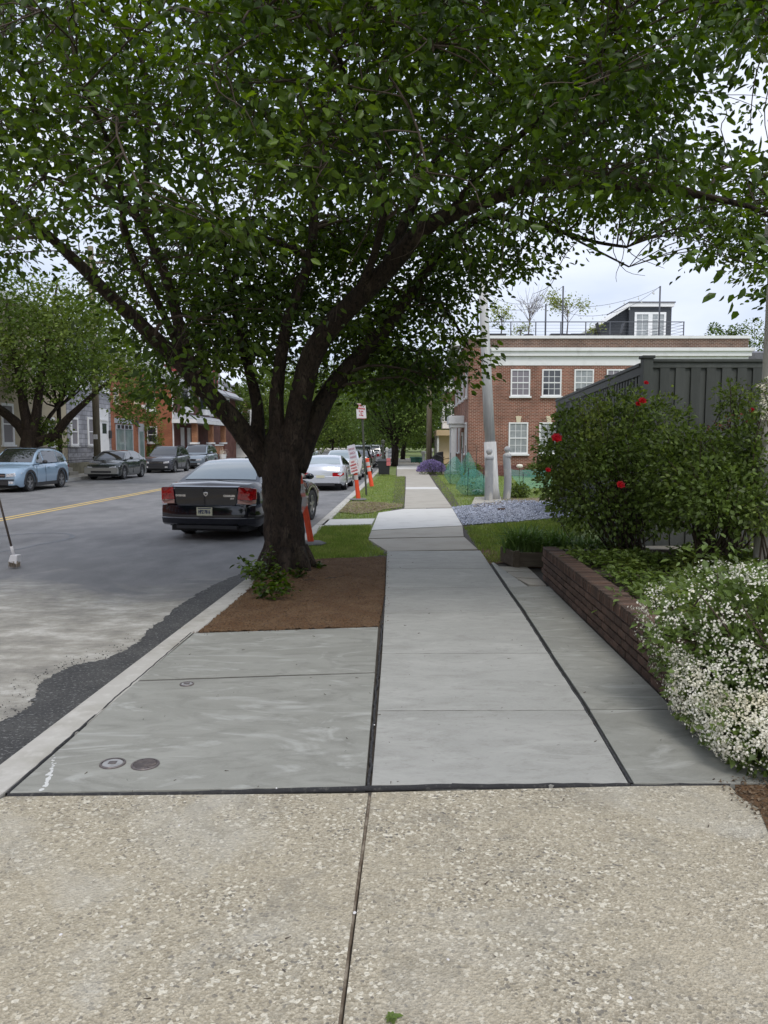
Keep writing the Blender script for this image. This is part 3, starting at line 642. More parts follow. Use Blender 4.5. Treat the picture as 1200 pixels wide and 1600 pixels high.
# ---------------------------------------------------------------- the big cherry tree
TD = TB.y
tree = thing('cherry_tree', 'large dark cherry tree with forked trunk and wide leafy crown in the soil bed', 'tree', (TB.x, TB.y, 0))
def limb(spec, n=5, thin=1.0):     # (px, py, depth, radius)
    spec = [(a, b, d, r * thin) for a, b, d, r in spec]; P = smooth_path([at(a, b, d) for a, b, d, r in spec], n); rr = []
    for i in range(len(spec) - 1):
        rr += [spec[i][3] + (spec[i + 1][3] - spec[i][3]) * k / n for k in range(n)]
    rr.append(spec[-1][3]); return P, rr
D0 = TD
LIMBS = [
 [(447, 925, D0, .38), (446, 900, D0, .34), (445, 870, D0, .315), (443, 820, D0, .285), (441, 770, D0, .275), (440, 725, D0, .285), (440, 690, D0, .24), (442, 660, D0, .16)],
 [(418, 740, D0, .16), (400, 705, D0, .175), (367, 660, D0 - .1, .165), (330, 620, D0 - .3, .15), (293, 577, D0 - .5, .135), (230, 517, D0 - .8, .11), (167, 457, D0 - 1.1, .09), (113, 403, D0 - 1.4, .075), (67, 360, D0 - 1.7, .06), (0, 305, D0 - 2, .045), (-70, 250, D0 - 2.4, .03)],
 [(300, 582, D0 - .5, .11), (283, 520, D0 - .4, .095), (267, 460, D0 - .5, .08), (250, 410, D0 - .7, .07), (215, 340, D0 - .9, .065), (140, 270, D0 - 1.1, .055), (60, 232, D0 - 1.3, .045), (52, 150, D0 - 1.5, .03), (20, 100, D0 - 1.6, .018)],
 [(225, 350, D0 - .9, .055), (229, 260, D0 - .9, .05), (228, 120, D0 - 1, .035), (200, 60, D0 - 1.1, .025), (150, 5, D0 - 1.3, .018)],
 [(428, 735, D0, .17), (404, 690, D0 + .1, .13), (402, 634, D0 + .2, .10), (387, 566, D0 + .3, .085), (376, 524, D0 + .4, .075), (358, 440, D0 + .5, .06), (345, 350, D0 + .7, .045), (320, 250, D0 + .9, .03), (300, 150, D0 + 1, .02)],
 [(392, 590, D0 + .3, .05), (378, 556, D0 + .2, .04), (372, 545, D0 + .2, .035)],
 [(440, 735, D0, .18), (433, 660, D0 - .1, .13), (434, 600, D0 - .1, .11), (450, 500, D0 - .1, .09), (485, 400, D0, .08), (490, 300, D0 + .1, .07), (481, 245, D0, .06), (505, 140, D0, .045), (540, 40, D0 - .2, .03), (560, -40, D0 - .3, .02)],
 [(455, 735, D0, .2), (462, 670, D0 - .1, .2), (472, 610, D0 - .2, .185), (486, 560, D0 - .3, .175), (512, 515, D0 - .4, .165), (560, 465, D0 - .6, .155), (610, 415, D0 - .8, .145), (665, 355, D0 - 1.1, .12), (735, 325, D0 - 1.3, .095), (790, 303, D0 - 1.5, .085), (840, 288, D0 - 1.7, .075), (960, 290, D0 - 2.1, .06), (1060, 300, D0 - 2.5, .045), (1160, 320, D0 - 2.8, .03), (1230, 350, D0 - 3.1, .02)],
 [(462, 735, D0, .18), (490, 660, D0 + .1, .17), (520, 605, D0 + .2, .155), (560, 560, D0 + .3, .14), (605, 510, D0 + .5, .12), (640, 460, D0 + .6, .105), (690, 390, D0 + .8, .085), (750, 340, D0 + .9, .07), (800, 343, D0 + 1, .055), (870, 360, D0 + 1, .045), (930, 378, D0 + 1, .03), (980, 386, D0 + 1, .025)],
 [(820, 330, D0 + 1, .03), (860, 353, D0 + 1, .025), (920, 385, D0 + .9, .02), (983, 417, D0 + .8, .014)],
 [(600, 425, D0 - .8, .09), (640, 330, D0 - .6, .075), (690, 240, D0 - .5, .06), (780, 170, D0 - .5, .05), (803, 120, D0 - .5, .04), (765, 30, D0 - .6, .025), (740, -40, D0 - .6, .02)],
 [(800, 300, D0 - 1.5, .05), (850, 250, D0 - 1.4, .04), (930, 200, D0 - 1.3, .035), (1010, 140, D0 - 1.2, .025), (1080, 60, D0 - 1.2, .015)],
 [(485, 400, D0, .06), (400, 370, D0 + .5, .05), (330, 380, D0 + 1, .035), (270, 460, D0 + 1.2, .02)],
 [(490, 300, D0, .05), (560, 210, D0 + .6, .045), (620, 120, D0 + 1, .035), (650, 20, D0 + 1.4, .02)],
 [(460, 240, D0, .04), (415, 180, D0 - .6, .035), (370, 100, D0 - 1.3, .03), (310, 10, D0 - 2, .018)],
 [(560, 462, D0 - .6, .07), (590, 380, D0 - 1.2, .055), (600, 290, D0 - 1.9, .045), (560, 180, D0 - 2.6, .035), (520, 60, D0 - 3.2, .02)],
 [(690, 350, D0 - 1.1, .06), (760, 260, D0 - 1.9, .045), (860, 170, D0 - 2.6, .035), (960, 60, D0 - 3.3, .02)],
 [(293, 577, D0 - .5, .06), (250, 480, D0 - 1.3, .05), (200, 380, D0 - 2, .04), (180, 250, D0 - 2.6, .03), (120, 120, D0 - 3.2, .018)],
 [(640, 460, D0 + .6, .06), (690, 480, D0 + 1.4, .04), (720, 520, D0 + 1.9, .025), (742, 560, D0 + 2.2, .012)],
 [(560, 560, D0 + .3, .06), (620, 545, D0 + 1.2, .04), (680, 560, D0 + 1.8, .02), (700, 600, D0 + 2, .01)],
]
SK = []; SR = []
for i, sp_ in enumerate(LIMBS):
    P, rr = limb(sp_, 5, .9 if i == 0 else .78)
    MB().tube(P, rr, 18 if i == 0 else 10, wob=.07 if i == 0 else .05).build('trunk' if i == 0 else 'limb', M['bark'], tree, smooth=True)
    if i: SK += P[4:]; SR += rr[4:]
# root flare
for k in range(7):
    a = k * .9 + .3; b = Vector((TB.x, TB.y, 0)); d = Vector((math.cos(a), math.sin(a), 0))
    MB().tube([b + d * .2 + Vector((0, 0, .35)), b + d * .31 + Vector((0, 0, .14)), b + d * .37 + Vector((0, 0, .05)), b + d * .5 + Vector((0, 0, -.01))], [.09, .09, .06, .025], 8, wob=.1).build('root', M['bark'], tree, smooth=True)
LOW = [(-140, 440), (0, 432), (60, 405), (120, 430), (170, 505), (215, 560), (250, 640), (300, 655), (345, 600), (380, 570), (430, 600), (480, 575), (530, 620), (600, 630), (690, 612), (728, 596), (738, 480), (765, 445), (850, 425), (880, 380), (945, 350), (1000, 350), (1040, 405), (1110, 425), (1150, 400), (1180, 450), (1340, 520)]
def low(x):
    for (x0, y0), (x1, y1) in zip(LOW, LOW[1:]):
        if x0 <= x <= x1: return y0 + (y1 - y0) * (x - x0) / (x1 - x0)
    return 430
SKN = np.array([list(p) for p in SK]); SRN = np.array(SR)
from mathutils import noise
cl = []; tries = 0
while len(cl) < 2250 and tries < 60000:
    tries += 1
    x = random.uniform(-130, 1330); y = random.uniform(-160, 660); lo = low(x)
    if y > lo - 12: continue
    d = random.uniform(5.6, 12.2)
    if x > 1090 - random.uniform(0, 40) and 70 < y < 300 and y < 300 - (x - 1080) * .2 and random.random() < .86: continue
    if x > 1040 and 90 < y < 160 and random.random() < .6: continue
    if 60 < x < 250 and 330 < y < 470 and random.random() < .78: continue
    if y > 500 and 345 < x < 500 and random.random() < .55: continue
    
    if x < 260 and random.random() < .42: continue
    
    if 530 < x < 760 and y > 430: d = random.uniform(9.8, 12)
    elif y > 300 and x > 380 and random.random() < .88: d = random.uniform(D0 + .1, 12.2)
    elif y > 380 and x <= 380 and random.random() < .6: d = random.uniform(D0 - .4, 11.2)
    elif y > 380: d = random.uniform(7.6, 11.5) if x > 250 else random.uniform(7, 9)
    p = at(x, y, d)
    if noise.noise(Vector((p.x * 1.0, p.y * 1.0, p.z * 1.5))) < -.06 and random.random() < .85: continue
    if p.z < 2.0: continue
    cl.append(p)
DENSE = [(150, 330), (770, 330), (740, 420), (722, 500), (718, 590), (690, 605), (640, 625), (540, 618), (500, 560), (440, 575), (380, 560), (330, 600), (262, 600), (200, 520), (150, 420)]
k_ = 0
while k_ < 450:
    x = random.uniform(140, 790); y = random.uniform(330, 630)
    if not inpoly(x, y, DENSE): continue
    if x < 340 and random.random() < .35: continue
    p = at(x, y, random.uniform(D0 + .25, 12.6)); k_ += 1
    if noise.noise(Vector((p.x * 1.2, p.y * 1.2, p.z * 1.6))) < -.22: continue
    cl.append(p)
# extra crown above the frame and toward the back, so the top is not cut off
for _ in range(260):
    a = random.uniform(0, 6.28); r = 4.6 * math.sqrt(random.random()); p = Vector((TB.x + r * math.cos(a), TB.y + r * math.sin(a), random.uniform(6.2, 8.6 - r * .35)))
    cl.append(p)
sec = [cl[i] for i in range(0, len(cl), 11)]
twb = MB(); secs = []
def wire(a, b, r0, r1, n=5, sag=.12, k=4):
    a = Vector(a); b = Vector(b); L = (b - a).length
    c1 = a.lerp(b, .35) + Vector((random.gauss(0, .08), random.gauss(0, .08), sag * L + random.gauss(0, .04))); c2 = a.lerp(b, .75) + Vector((random.gauss(0, .05), random.gauss(0, .05), sag * .8 * L))
    P = smooth_path([a, c1, c2, b], 3); m = len(P)
    twb.tube(P, [r0 + (r1 - r0) * i / (m - 1) for i in range(m)], k, cap=False); return P
SP = [];
for p in sec:
    dd = np.linalg.norm(SKN - np.array(p), axis=1) - SRN * 2 + (SKN[:, 2] > p.z) * .5; j = int(dd.argmin())
    SP += wire(SKN[j], p, min(.026, SRN[j] * .6), .009, k=5)
SPN = np.array([list(q) for q in SP] + [list(q) for q in SK])
for p in cl:
    j = int(np.linalg.norm(SPN - np.array(p), axis=1).argmin()); wire(SPN[j], p, .008, .003, sag=.05, k=3)
# bare hanging wisps
for x, y in [(470, 230), (430, 220), (520, 250), (600, 330), (560, 300), (650, 350), (700, 400), (640, 190), (380, 330), (480, 200), (540, 230), (620, 260), (820, 360), (900, 390), (980, 395), (940, 380), (1010, 390), (1110, 400)]:
    p = at(x, y, random.uniform(6.2, 8)); q = p + Vector((random.uniform(-.5, .5), 0, -random.uniform(.15, .5)))
    wire(p + Vector((random.uniform(-.3, .3), .3, .3)), q, .006, .002, sag=-.1, k=3)
tw = twb.build('twigs', M['twig'], tree, smooth=True); tw['kind'] = 'stuff'
P = []; D = []
for c in cl:
    n = random.randint(22, 46); q = RNG.normal(0, 1, (n, 3)); q *= np.array([.25, .25, .085]); q[:, 2] += .12 * (q[:, 0] * math.cos(c.x * 9) + q[:, 1] * math.sin(c.y * 9)); P.append(np.array(c) + q); D.append(q * [1.6, 1.6, 1] + RNG.normal(0, .25, (n, 3)) - [0, 0, .28])
# the large hanging sprays seen against the sky
for x, y, d, n in [(1185, 440, 5.2, 9), (1180, 462, 5.2, 6), (1190, 420, 5.3, 9), (1150, 405, 5.4, 12), (1120, 405, 5.6, 10), (300, 600, 8.4, 20), (262, 612, 8.2, 14), (290, 640, 8.2, 12), (430, 600, 8.4, 10), (350, 640, 8.6, 8), (1185, 250, 5.6, 10), (1170, 275, 5.6, 10), (1150, 20, 5.5, 20), (1180, 60, 5.4, 20), (1100, 225, 5.8, 8), (985, 375, 6.2, 8)]:
    c = np.array(at(x, y, d)); q = RNG.normal(0, 1, (n, 3)) * [.14, .14, .1]; P.append(c + q); D.append(q * 1.5 + RNG.normal(0, .15, (n, 3)) - [0, 0, .25])
P = np.concatenate(P); D = np.concatenate(D)
SZ = RNG.uniform(.06, .118, len(P))
# keep leaves off the camera and cut nothing else
ok = (P[:, 1] > 4.2) & (P[:, 2] > 1.9); P, D, SZ = P[ok], D[ok], SZ[ok]
show = SZ / P[:, 1]; inview = (np.abs(P[:, 0] / P[:, 1]) < .49)
order = np.argsort(-show * inview); big = order[:300]; rest = order[300:]
cloud('leaves', P[rest], D[rest], SZ[rest], M['leaf'], tree, T_CHERRY, .9, 'stuff')
lme = bpy.data.meshes.new('leaf'); lme.from_pydata([tuple(v) for v in T_CHERRY[0]], [], T_CHERRY[1]); lme.materials.append(M['leaf'])
Db, Sb, Nb = frames(D[big], 300, .9)
for k, i in enumerate(big):
    o = bpy.data.objects.new('leaf', lme); COL.objects.link(o); o.parent = tree
    s = SZ[i]; o.matrix_local = Matrix(((Db[k][0] * s, Sb[k][0] * s, Nb[k][0] * s, P[i][0] - TB.x), (Db[k][1] * s, Sb[k][1] * s, Nb[k][1] * s, P[i][1] - TB.y), (Db[k][2] * s, Sb[k][2] * s, Nb[k][2] * s, P[i][2]), (0, 0, 0, 1)))
# suckers at the foot of the trunk
sk = thing('basal_shoots', 'leafy green shoots sprouting at the foot of the cherry trunk', 'shoots', (TB.x - .2, TB.y - .35, 0))
sm = MB(); P = []; D = []
for x, y, h in [(400, 915, .3), (410, 925, .34), (425, 925, .3), (440, 928, .22), (455, 925, .2), (405, 935, .16), (430, 935, .2), (395, 905, .25), (465, 905, .14), (485, 895, .12), (412, 905, .38)]:
    b = G(x, y); b.y -= .06; b.z = 0; t = b + Vector((random.uniform(-.12, .12), random.uniform(-.1, .05), h)); sm.tube([b, b.lerp(t, .5) + Vector((.02, 0, 0)), t], [.005, .004, .002], 4)
    for k in range(46):
        q = b.lerp(t, random.uniform(.2, 1.05)); P.append((q.x + random.gauss(0, .05), q.y + random.gauss(0, .05), max(.03, q.z + random.gauss(0, .03)))); D.append((random.gauss(0, 1), random.gauss(0, 1) - .3, random.gauss(.1, .4)))
sm.build('stem', M['stem_green'], sk)['kind'] = 'stuff'; cloud('leaves', np.array(P), np.array(D), RNG.uniform(.05, .095, len(P)), M['leaf'], sk, T_CHERRY, .5)
r_ = MB()
for k in range(26):
    a = TB + Vector((random.uniform(-.4, .6), random.uniform(-.75, -.35), .06)); a.z = .05; r_.tube([a, a + Vector((random.gauss(0, .12), random.gauss(0, .1), random.uniform(-.02, .03)))], [.006, .002], 4)
r_.build('fallen_twigs', M['twig'])['kind'] = 'stuff'

# ---------------------------------------------------------------- other trees
def tree_mesh(name, x, y, h, rad, n, leafsz, mt, trunk_r=.18, z_low=.3, seed=1, label=None, cat='tree', group=None, clump=26, squash=.75, forks=5, z0=-.03, tmat='bark'):
    random.seed(seed); t = thing(name, label, cat, (x, y, z0), group=group)
    b = Vector((x, y, z0)); fk = b + Vector((random.uniform(-.2, .2), random.uniform(-.2, .2), h * z_low))
    MB().tube([b, b.lerp(fk, .5) + Vector((.05, 0, 0)), fk + Vector((0, 0, .2))], [trunk_r * 1.3, trunk_r, trunk_r * .85], 10, wob=.08).build('trunk', M[tmat], t, smooth=True)
    cz = z0 + h * (z_low + 1) / 2 + .1 * h; rz = h * (1 - z_low) / 2 * 1.1
    P = []; D = []; lm = MB()
    for k in range(clump):
        while True:
            v = Vector((random.uniform(-1, 1), random.uniform(-1, 1), random.uniform(-1, 1)))
            if .3 < v.length < 1: break
        c = Vector((x + v.x * rad, y + v.y * rad, cz - .08 * h + v.z * rz)); rr = random.uniform(.28, .46) * rad
        if c.z < z0 + h * z_low * .8: c.z = z0 + h * z_low * .8
        if k < forks * 3: lm.tube([fk, fk.lerp(c, .45) + Vector((0, 0, -.08 * h * .3)), c], [trunk_r * .55, trunk_r * .3, .02], 6, cap=False)
        m = n // clump; q = RNG.normal(0, 1, (m, 3)); q /= np.linalg.norm(q, axis=1, keepdims=True); q *= (RNG.uniform(.15, 1.15, (m, 1)) ** .6) * rr; q[:, 2] *= squash
        P.append(np.array(c) + q); D.append(q + RNG.normal(0, .4 * rr, (m, 3)) - [0, 0, .15 * rr])
    lm.build('limb', M[tmat], t, smooth=True)
    P = np.concatenate(P); D = np.concatenate(D)
    cloud('crown', P, D, RNG.uniform(leafsz * .7, leafsz * 1.3, len(P)), mt, t, T_SMALL, .8)
    return t
# across the street
lt = sthing('street_tree', 'broad low forking street tree behind the light blue car, across the street', 'tree', -17.3, S_of(48, -17.3))
q0 = S(-17.3, S_of(48, -17.3)); LTD = q0.y
ORG[lt.name] = Vector((q0.x, q0.y, 0)); lt.rotation_euler = (0, 0, 0)
LT = [[(45, 735, 0, .45), (47, 690, 0, .42), (48, 672, 0, .36)],
      [(46, 690, 0, .3), (30, 665, .3, .24), (0, 640, .6, .2), (-40, 615, 1, .14), (-90, 560, 1, .06)],
      [(50, 690, 0, .3), (38, 640, 0, .22), (30, 590, 0, .15), (15, 520, 0, .08), (10, 460, 0, .03)],
      [(54, 688, 0, .28), (58, 640, 0, .22), (66, 580, 0, .15), (80, 500, 0, .08), (90, 440, 0, .03)],
      [(60, 690, 0, .26), (85, 680, -.4, .22), (105, 655, -.8, .18), (132, 630, -1, .13), (165, 600, -1.2, .08), (215, 570, -1.4, .03)],
      [(62, 685, 0, .14), (75, 655, 1, .1), (95, 625, 1.5, .07), (120, 560, 2, .03)]]
for i, sp_ in enumerate(LT):
    P_, rr = limb([(a, b, LTD + d, r) for a, b, d, r in sp_], 4); MB().tube(P_, rr, 9, wob=.06).build('trunk' if i == 0 else 'limb', M['bark'], lt, smooth=True)
P = []; D = []
def crown(poly, n, d0, d1, rr=.75, m=34, darkp=1):
    k = 0
    while k < n:
        x = random.uniform(min(p[0] for p in poly), max(p[0] for p in poly)); y = random.uniform(min(p[1] for p in poly), max(p[1] for p in poly))
        if not inpoly(x, y, poly): continue
        k += 1; c = np.array(at(x, y, random.uniform(d0, d1))); q = RNG.normal(0, 1, (m, 3)) * [rr * .55, rr * .55, rr * .32]; P.append(c + q); D.append(q + RNG.normal(0, .3, (m, 3)) - [0, 0, .15])
crown([(-120, 440), (-20, 425), (30, 420), (90, 440), (150, 455), (215, 540), (262, 590), (255, 610), (215, 615), (170, 600), (150, 615), (100, 620), (60, 610), (20, 615), (-60, 625), (-140, 600)], 620, LTD - 4, LTD + 4)
crown([(60, 655), (98, 660), (95, 695), (62, 700)], 14, LTD - .6, LTD + .3, .35)
crown([(178, 610), (262, 600), (240, 640), (205, 658), (185, 640)], 26, LTD - 3, LTD - 1, .5)
P = np.concatenate(P); D = np.concatenate(D)
cloud('crown', P, D, RNG.uniform(.13, .24, len(P)), M['leaf_far'], lt, T_SMALL, .7)
# smaller trunk beside it
def TR(px, lat, s=None, **k):
    s = s or S_of(px, lat); p = S(lat, s); return dict(x=p.x, y=p.y, **k)
tree_mesh('slim_street_tree', h=8.2, rad=2.2, n=4200, leafsz=.17, mt=M['leaf_far'], trunk_r=.12, z_low=.42, seed=5, label='slim street tree standing between the stone house and the forked tree', **TR(86, -17.0))
tree_mesh('yard_tree', h=4.2, rad=1.0, n=2500, leafsz=.14, mt=M['leaf_far'], trunk_r=.07, z_low=.12, seed=8, label='small bushy green tree between the brick shop and the porch house', **TR(233, -19.4))
# trees lining the far street
far = [0, (0, None, -.9, 57, 8.6, 4.0, 'leaf_dark'), (0, None, -1.1, 68, 9.5, 4.2, 'leaf_dark'), (0, None, -.4, 80, 10, 4.8, 'leaf_dark'), (0, None, -.6, 105, 13, 6, 'leaf_dark'),
       (0, None, -17.4, 86, 8.5, 3.6, 'leaf_far'), (0, None, -16.9, 102, 11, 5, 'leaf_far'), (0, None, -16.0, 125, 14, 6.5, 'leaf_far'), (0, None, -14.5, 150, 16, 8, 'leaf_far'), (0, None, -8, 185, 20, 11, 'leaf_far'), (0, None, 4.5, 150, 15, 8, 'leaf_dark'),
       (0, None, -2.5, 140, 15, 7, 'leaf_dark'), (0, None, 7.5, 95, 9, 4, 'leaf_dark'), (0, None, -20, 175, 17, 10, 'leaf_dark')]
labs = [0, 'dark street tree nearest beyond the parking sign, over the sidewalk', 'dark street tree behind the nearest one over the sidewalk', 'third dark tree along the sidewalk further down the street', 'large dark tree closing the far end of the sidewalk',
        'light green tree across the street just past the porch house', 'second light green tree past the porch house', 'tall light green tree far across the street', 'big pale tree far down the left side of the street', 'broad pale tree closing the end of the street', 'dark tree far beyond the brick building on the right', 'dense dark tree far over the road end', 'dark tree between the bay window house and the street end', 'darker tree mass far down the left side behind the pale trees']
far = far[1:]; labs = labs[1:]
for i, (a, b, lat, s, h, r, mt_) in enumerate(far):
    p = S(lat, s); n = 15000 if s < 70 else 9000
    tree_mesh('lining_tree', p.x, p.y, h, r, n, .2 * max(1, s / 62), M[mt_], .2, .22 if s < 70 else (.2 if s < 110 else .1), 20 + i, labs[i], 'tree', 'trees lining the street', clump=34)
random.seed(99)
P_ = np.c_[RNG.uniform(-110, 80, 26000), RNG.uniform(255, 275, 26000), np.abs(RNG.normal(0, 5.5, 26000))]
cloud('distant_woods', P_, rdir(26000), RNG.uniform(.9, 1.8, 26000), M['leaf_dark'], None, T_SMALL, .8)
# the street goes on behind the camera: unseen trees, added to darken reflections
src = [o for o in COL.objects if o.name.startswith('lining_tree') and o.parent is None][:3]
for i, (lat, s_, lb_) in enumerate(((-1.0, -22, 'unseen street tree added behind the viewpoint'), (-17.2, -4, 'unseen tree added across the road behind the viewpoint'), (-17.3, -18, 'farther unseen tree added across the road behind the viewpoint'), (7.5, -13, 'unseen garden tree added behind the viewpoint on the right'))):
    p = S(lat, s_); copy_tree(src[i % 3], None, (p.x, p.y, -.03), i * 1.3, label=lb_)
# treetops behind the brick building
for i, (px, d, h, r, mt_, lb) in enumerate([(1125, 90, 15.1, 2.6, 'leaf_dark', 'dark treetop showing above the white parapet on the right'), (1172, 90, 15.4, 2.8, 'leaf_far', 'thin grey green treetop at the right end behind the brick building')]):
    p = at(px, 700, d); tree_mesh('distant_tree', p.x, p.y, h, r, 1200 if i else 3000, .3, M[mt_], .15, .6, 60 + i, lb, clump=18)
# ---------------------------------------------------------------- cars
def car(name, label, pos, head, L=4.7, W=1.82, H=1.45, wb=2.7, fo=.9, wr=.33, deck=None, cab=None, body=None, belt=.92, glass='carglass', rear='sedan', front='sedan',
        group=None, detail=1, clad=False, rails=False, cat='car', lower=None, roofmat=None, wtop=.74, rim='alloy', sill=.2):
    """local: +Y is the nose, X right, Z up; origin on the ground at the middle of the length"""
    t = thing(name, label, cat, pos, head, group); B = dict(local=True)
    y0, y1 = -L / 2, L / 2; fa = y1 - fo; ra = fa - wb; ar = wr * 1.17
    def interp(T, y):
        if y <= T[0][0]: return T[0][1]
        for (a, b), (c, d) in zip(T, T[1:]):
            if a <= y <= c:
                k = (y - a) / (c - a); return b + (d - b) * k
        return T[-1][1]
    def hw(y):
        e = min(y - y0, y1 - y); k = max(0, 1 - e / .55); return W / 2 * (1 - .17 * k ** 2.4)
    ss = [y0, y0 + .03, y0 + .1, y0 + .25, y0 + .45] + [y1 - .45, y1 - .25, y1 - .1, y1 - .03, y1]
    for a in (ra, fa): ss += [a + ar * math.cos(R(k)) for k in (0, 4, 15, 30, 50, 70, 90, 110, 130, 150, 165, 176, 180)] + [a - ar - .01, a + ar + .01]
    ss += list(np.linspace(ra + ar + .12, fa - ar - .12, 8)); ss = sorted(s for s in set(round(float(q), 4) for q in ss) if y0 <= s <= y1)
    V = []; Fs = []; row = 13
    for y in ss:
        b = sill + (.08 if (y < y0 + .12 or y > y1 - .12) else 0)
        for a in (ra, fa):
            if abs(y - a) < ar: b = max(b, wr + math.sqrt(ar * ar - (y - a) ** 2) - .02)
        w = hw(y); dk = interp(deck, y); e = min(y - y0, y1 - y)
        dk2 = dk - (.06 * max(0, 1 - e / .12)); h = dk2 - b
        pr = [(.93 * w, b), (.985 * w, b + .12 * h), (w, b + .45 * h), (.99 * w, b + .72 * h), (.955 * w, b + .9 * h), (.87 * w, dk2), (0, dk2 + .035)]
        full = [(-x, z) for x, z in pr] + [(x, z) for x, z in reversed(pr[:-1])]
        V += [(x, y, z) for x, z in full]
    n = len(ss)
    for i in range(n - 1):
        for j in range(row - 1): Fs.append((i * row + j, i * row + j + 1, (i + 1) * row + j + 1, (i + 1) * row + j))
    Fs.append(tuple(range(row))); Fs.append(tuple((n - 1) * row + j for j in reversed(range(row))))
    MB().add(V, Fs).build('body', body, t, smooth=34, **B)
    MB().box(-W * .4, W * .4, y0 + .12, y1 - .12, .17, .55).build('underbody', M['rubber'], t, **B)
    # cabin
    cb = [Vector((0, a, b)) for a, b in cab]; sp_ = smooth_path(cb, 5); zt = max(p.z for p in sp_); zb = min(cab[0][1], cab[-1][1])
    def cx(z, y):
        k = (z - zb) / (zt - zb); return (hw(y) * .93) * (1 - k) + W / 2 * wtop * k + .0
    def crown(z): return .03 * (z - zb) / (zt - zb)
    m = len(sp_); V = []
    for p in sp_: V += [(-cx(p.z, p.y), p.y, p.z), (-cx(p.z, p.y) * .5, p.y, p.z + crown(p.z)), (cx(p.z, p.y) * .5, p.y, p.z + crown(p.z)), (cx(p.z, p.y), p.y, p.z)]
    Fs = [(i * 4 + j, i * 4 + j + 1, i * 4 + j + 5, i * 4 + j + 4) for i in range(m - 1) for j in range(3)]
    base = [(x, y, z) for x, y, z in V]
    # side faces: fan strips down to the belt
    Fs.append(tuple(i * 4 for i in range(m))); Fs.append(tuple(i * 4 + 3 for i in reversed(range(m))))
    MB().add(V, Fs).build('roof', roofmat or body, t, smooth=34, **B)
    # screens
    def screen(i0, i1, nm, g, ins=.9, off=.008):
        q = []; 
        for i in range(i0, i1 + 1):
            p = sp_[i]; a = sp_[min(i + 1, m - 1)] - sp_[max(i - 1, 0)]; nrm = Vector((0, -a.z, a.y)).normalized()
            if nrm.z < 0: nrm = -nrm
            for f in (-ins, -ins * .5, ins * .5, ins):
                q.append((cx(p.z, p.y) * f, p.y + nrm.y * off, p.z + (crown(p.z) * (1 if abs(f) < .8 else .25)) + nrm.z * off))
        k = i1 - i0 + 1; MB().add(q, [(i * 4 + j, i * 4 + j + 1, i * 4 + j + 5, i * 4 + j + 4) for i in range(k - 1) for j in range(3)]).build(nm, M[g], t, smooth=True, **B)
    seg = len(cab) - 1
    screen(1, 5 * 1 + 1, 'rear_window', glass)
    screen(m - 7, m - 2, 'windshield', glass)
    # side windows: polygons between belt and roof curve, split at pillars
    roofc = [p for p in sp_ if p.z > zb + .03]; zw = zb + .05
    def roof_z(y):
        for a, b in zip(sp_, sp_[1:]):
            if a.y <= y <= b.y and b.y > a.y: return a.z + (b.z - a.z) * (y - a.y) / (b.y - a.y)
        return zb
    yA, yB = sp_[0].y + .22, sp_[-1].y - .28; mid = (fa + ra) / 2 + .08 * wb / 2.7
    cuts = [(yA + .12, ra + .16), (ra + .22, mid - .05), (mid + .05, yB)] if rear != 'coupe' else [(ra - .35, mid - .5), (mid - .42, yB)]
    for sgn in (-1, 1):
        for a, b in cuts:
            if b - a < .15: continue
            ys_ = np.linspace(a, b, 7); top = [(y, max(zw + .02, roof_z(y) - .07)) for y in ys_]; pts = [(a, zw), (b, zw)] + list(reversed(top))
            MB().poly([(sgn * (cx(z, y) + .007), y, z) for y, z in pts]).build('side_window', M[glass if glass != 'carglass_light' else 'carglass'], t, **B)
    # wheels
    for sx in (-1, 1):
        for a in (ra, fa):
            w = MB().lathe([(wr * .6, -.004), (wr * .64, -.09), (wr * .68, -.105), (wr * .95, -.108), (wr, -.07), (wr, .07), (wr * .95, .108), (wr * .68, .105), (wr * .64, .09), (wr * .6, .004)], (sx * (W / 2 - .12), a, wr), 24, 'x').build('wheel', M['rubber'], t, smooth=40, **B)
            r = MB(); cx_ = sx * (W / 2 - .12); f = sx * .085
            r.lathe([(wr * .66, f * .3), (wr * .67, f * 1.1), (wr * .6, f * 1.1), (wr * .58, f * .25), (.001, f * .25)], (cx_, a, wr), 20, 'x')
            for k in range(5 if detail else 0):
                an = R(72 * k + 18); d = Vector((0, math.cos(an), math.sin(an))); pz = Vector((0, -d.z, d.y)); c0 = Vector((cx_ + f * .85, a, wr))
                r.extr([c0 + d * .03 + pz * .035, c0 + d * wr * .62 + pz * .028, c0 + d * wr * .62 - pz * .028, c0 + d * .03 - pz * .035], (f * .22, 0, 0))
            r.lathe([(wr * .16, f * .8), (wr * .15, f * 1.12), (.001, f * 1.15)], (cx_, a, wr), 10, 'x')
            r.build('rim', M[rim], w, smooth=30, **B)
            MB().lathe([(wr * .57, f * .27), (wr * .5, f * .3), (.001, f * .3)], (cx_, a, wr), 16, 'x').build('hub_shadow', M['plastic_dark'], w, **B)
            if clad:
                c = MB(); q1 = []; 
                arr = [R(k) for k in range(-8, 189, 14)]
                for an in arr:
                    for rr, xo in ((ar - .01, -.02), (ar - .01, .018), (ar + .07, .018), (ar + .07, -.02)):
                        q1.append((sx * (hw(a + rr * math.cos(an)) + xo), a + rr * math.cos(an), max(.18, wr + rr * math.sin(an))))
                c.add(q1, [(i * 4 + j, i * 4 + (j + 1) % 4, i * 4 + 4 + (j + 1) % 4, i * 4 + 4 + j) for i in range(len(arr) - 1) for j in range(4)])
                c.build('arch_trim', M['plastic_dark'], t, smooth=30, **B)
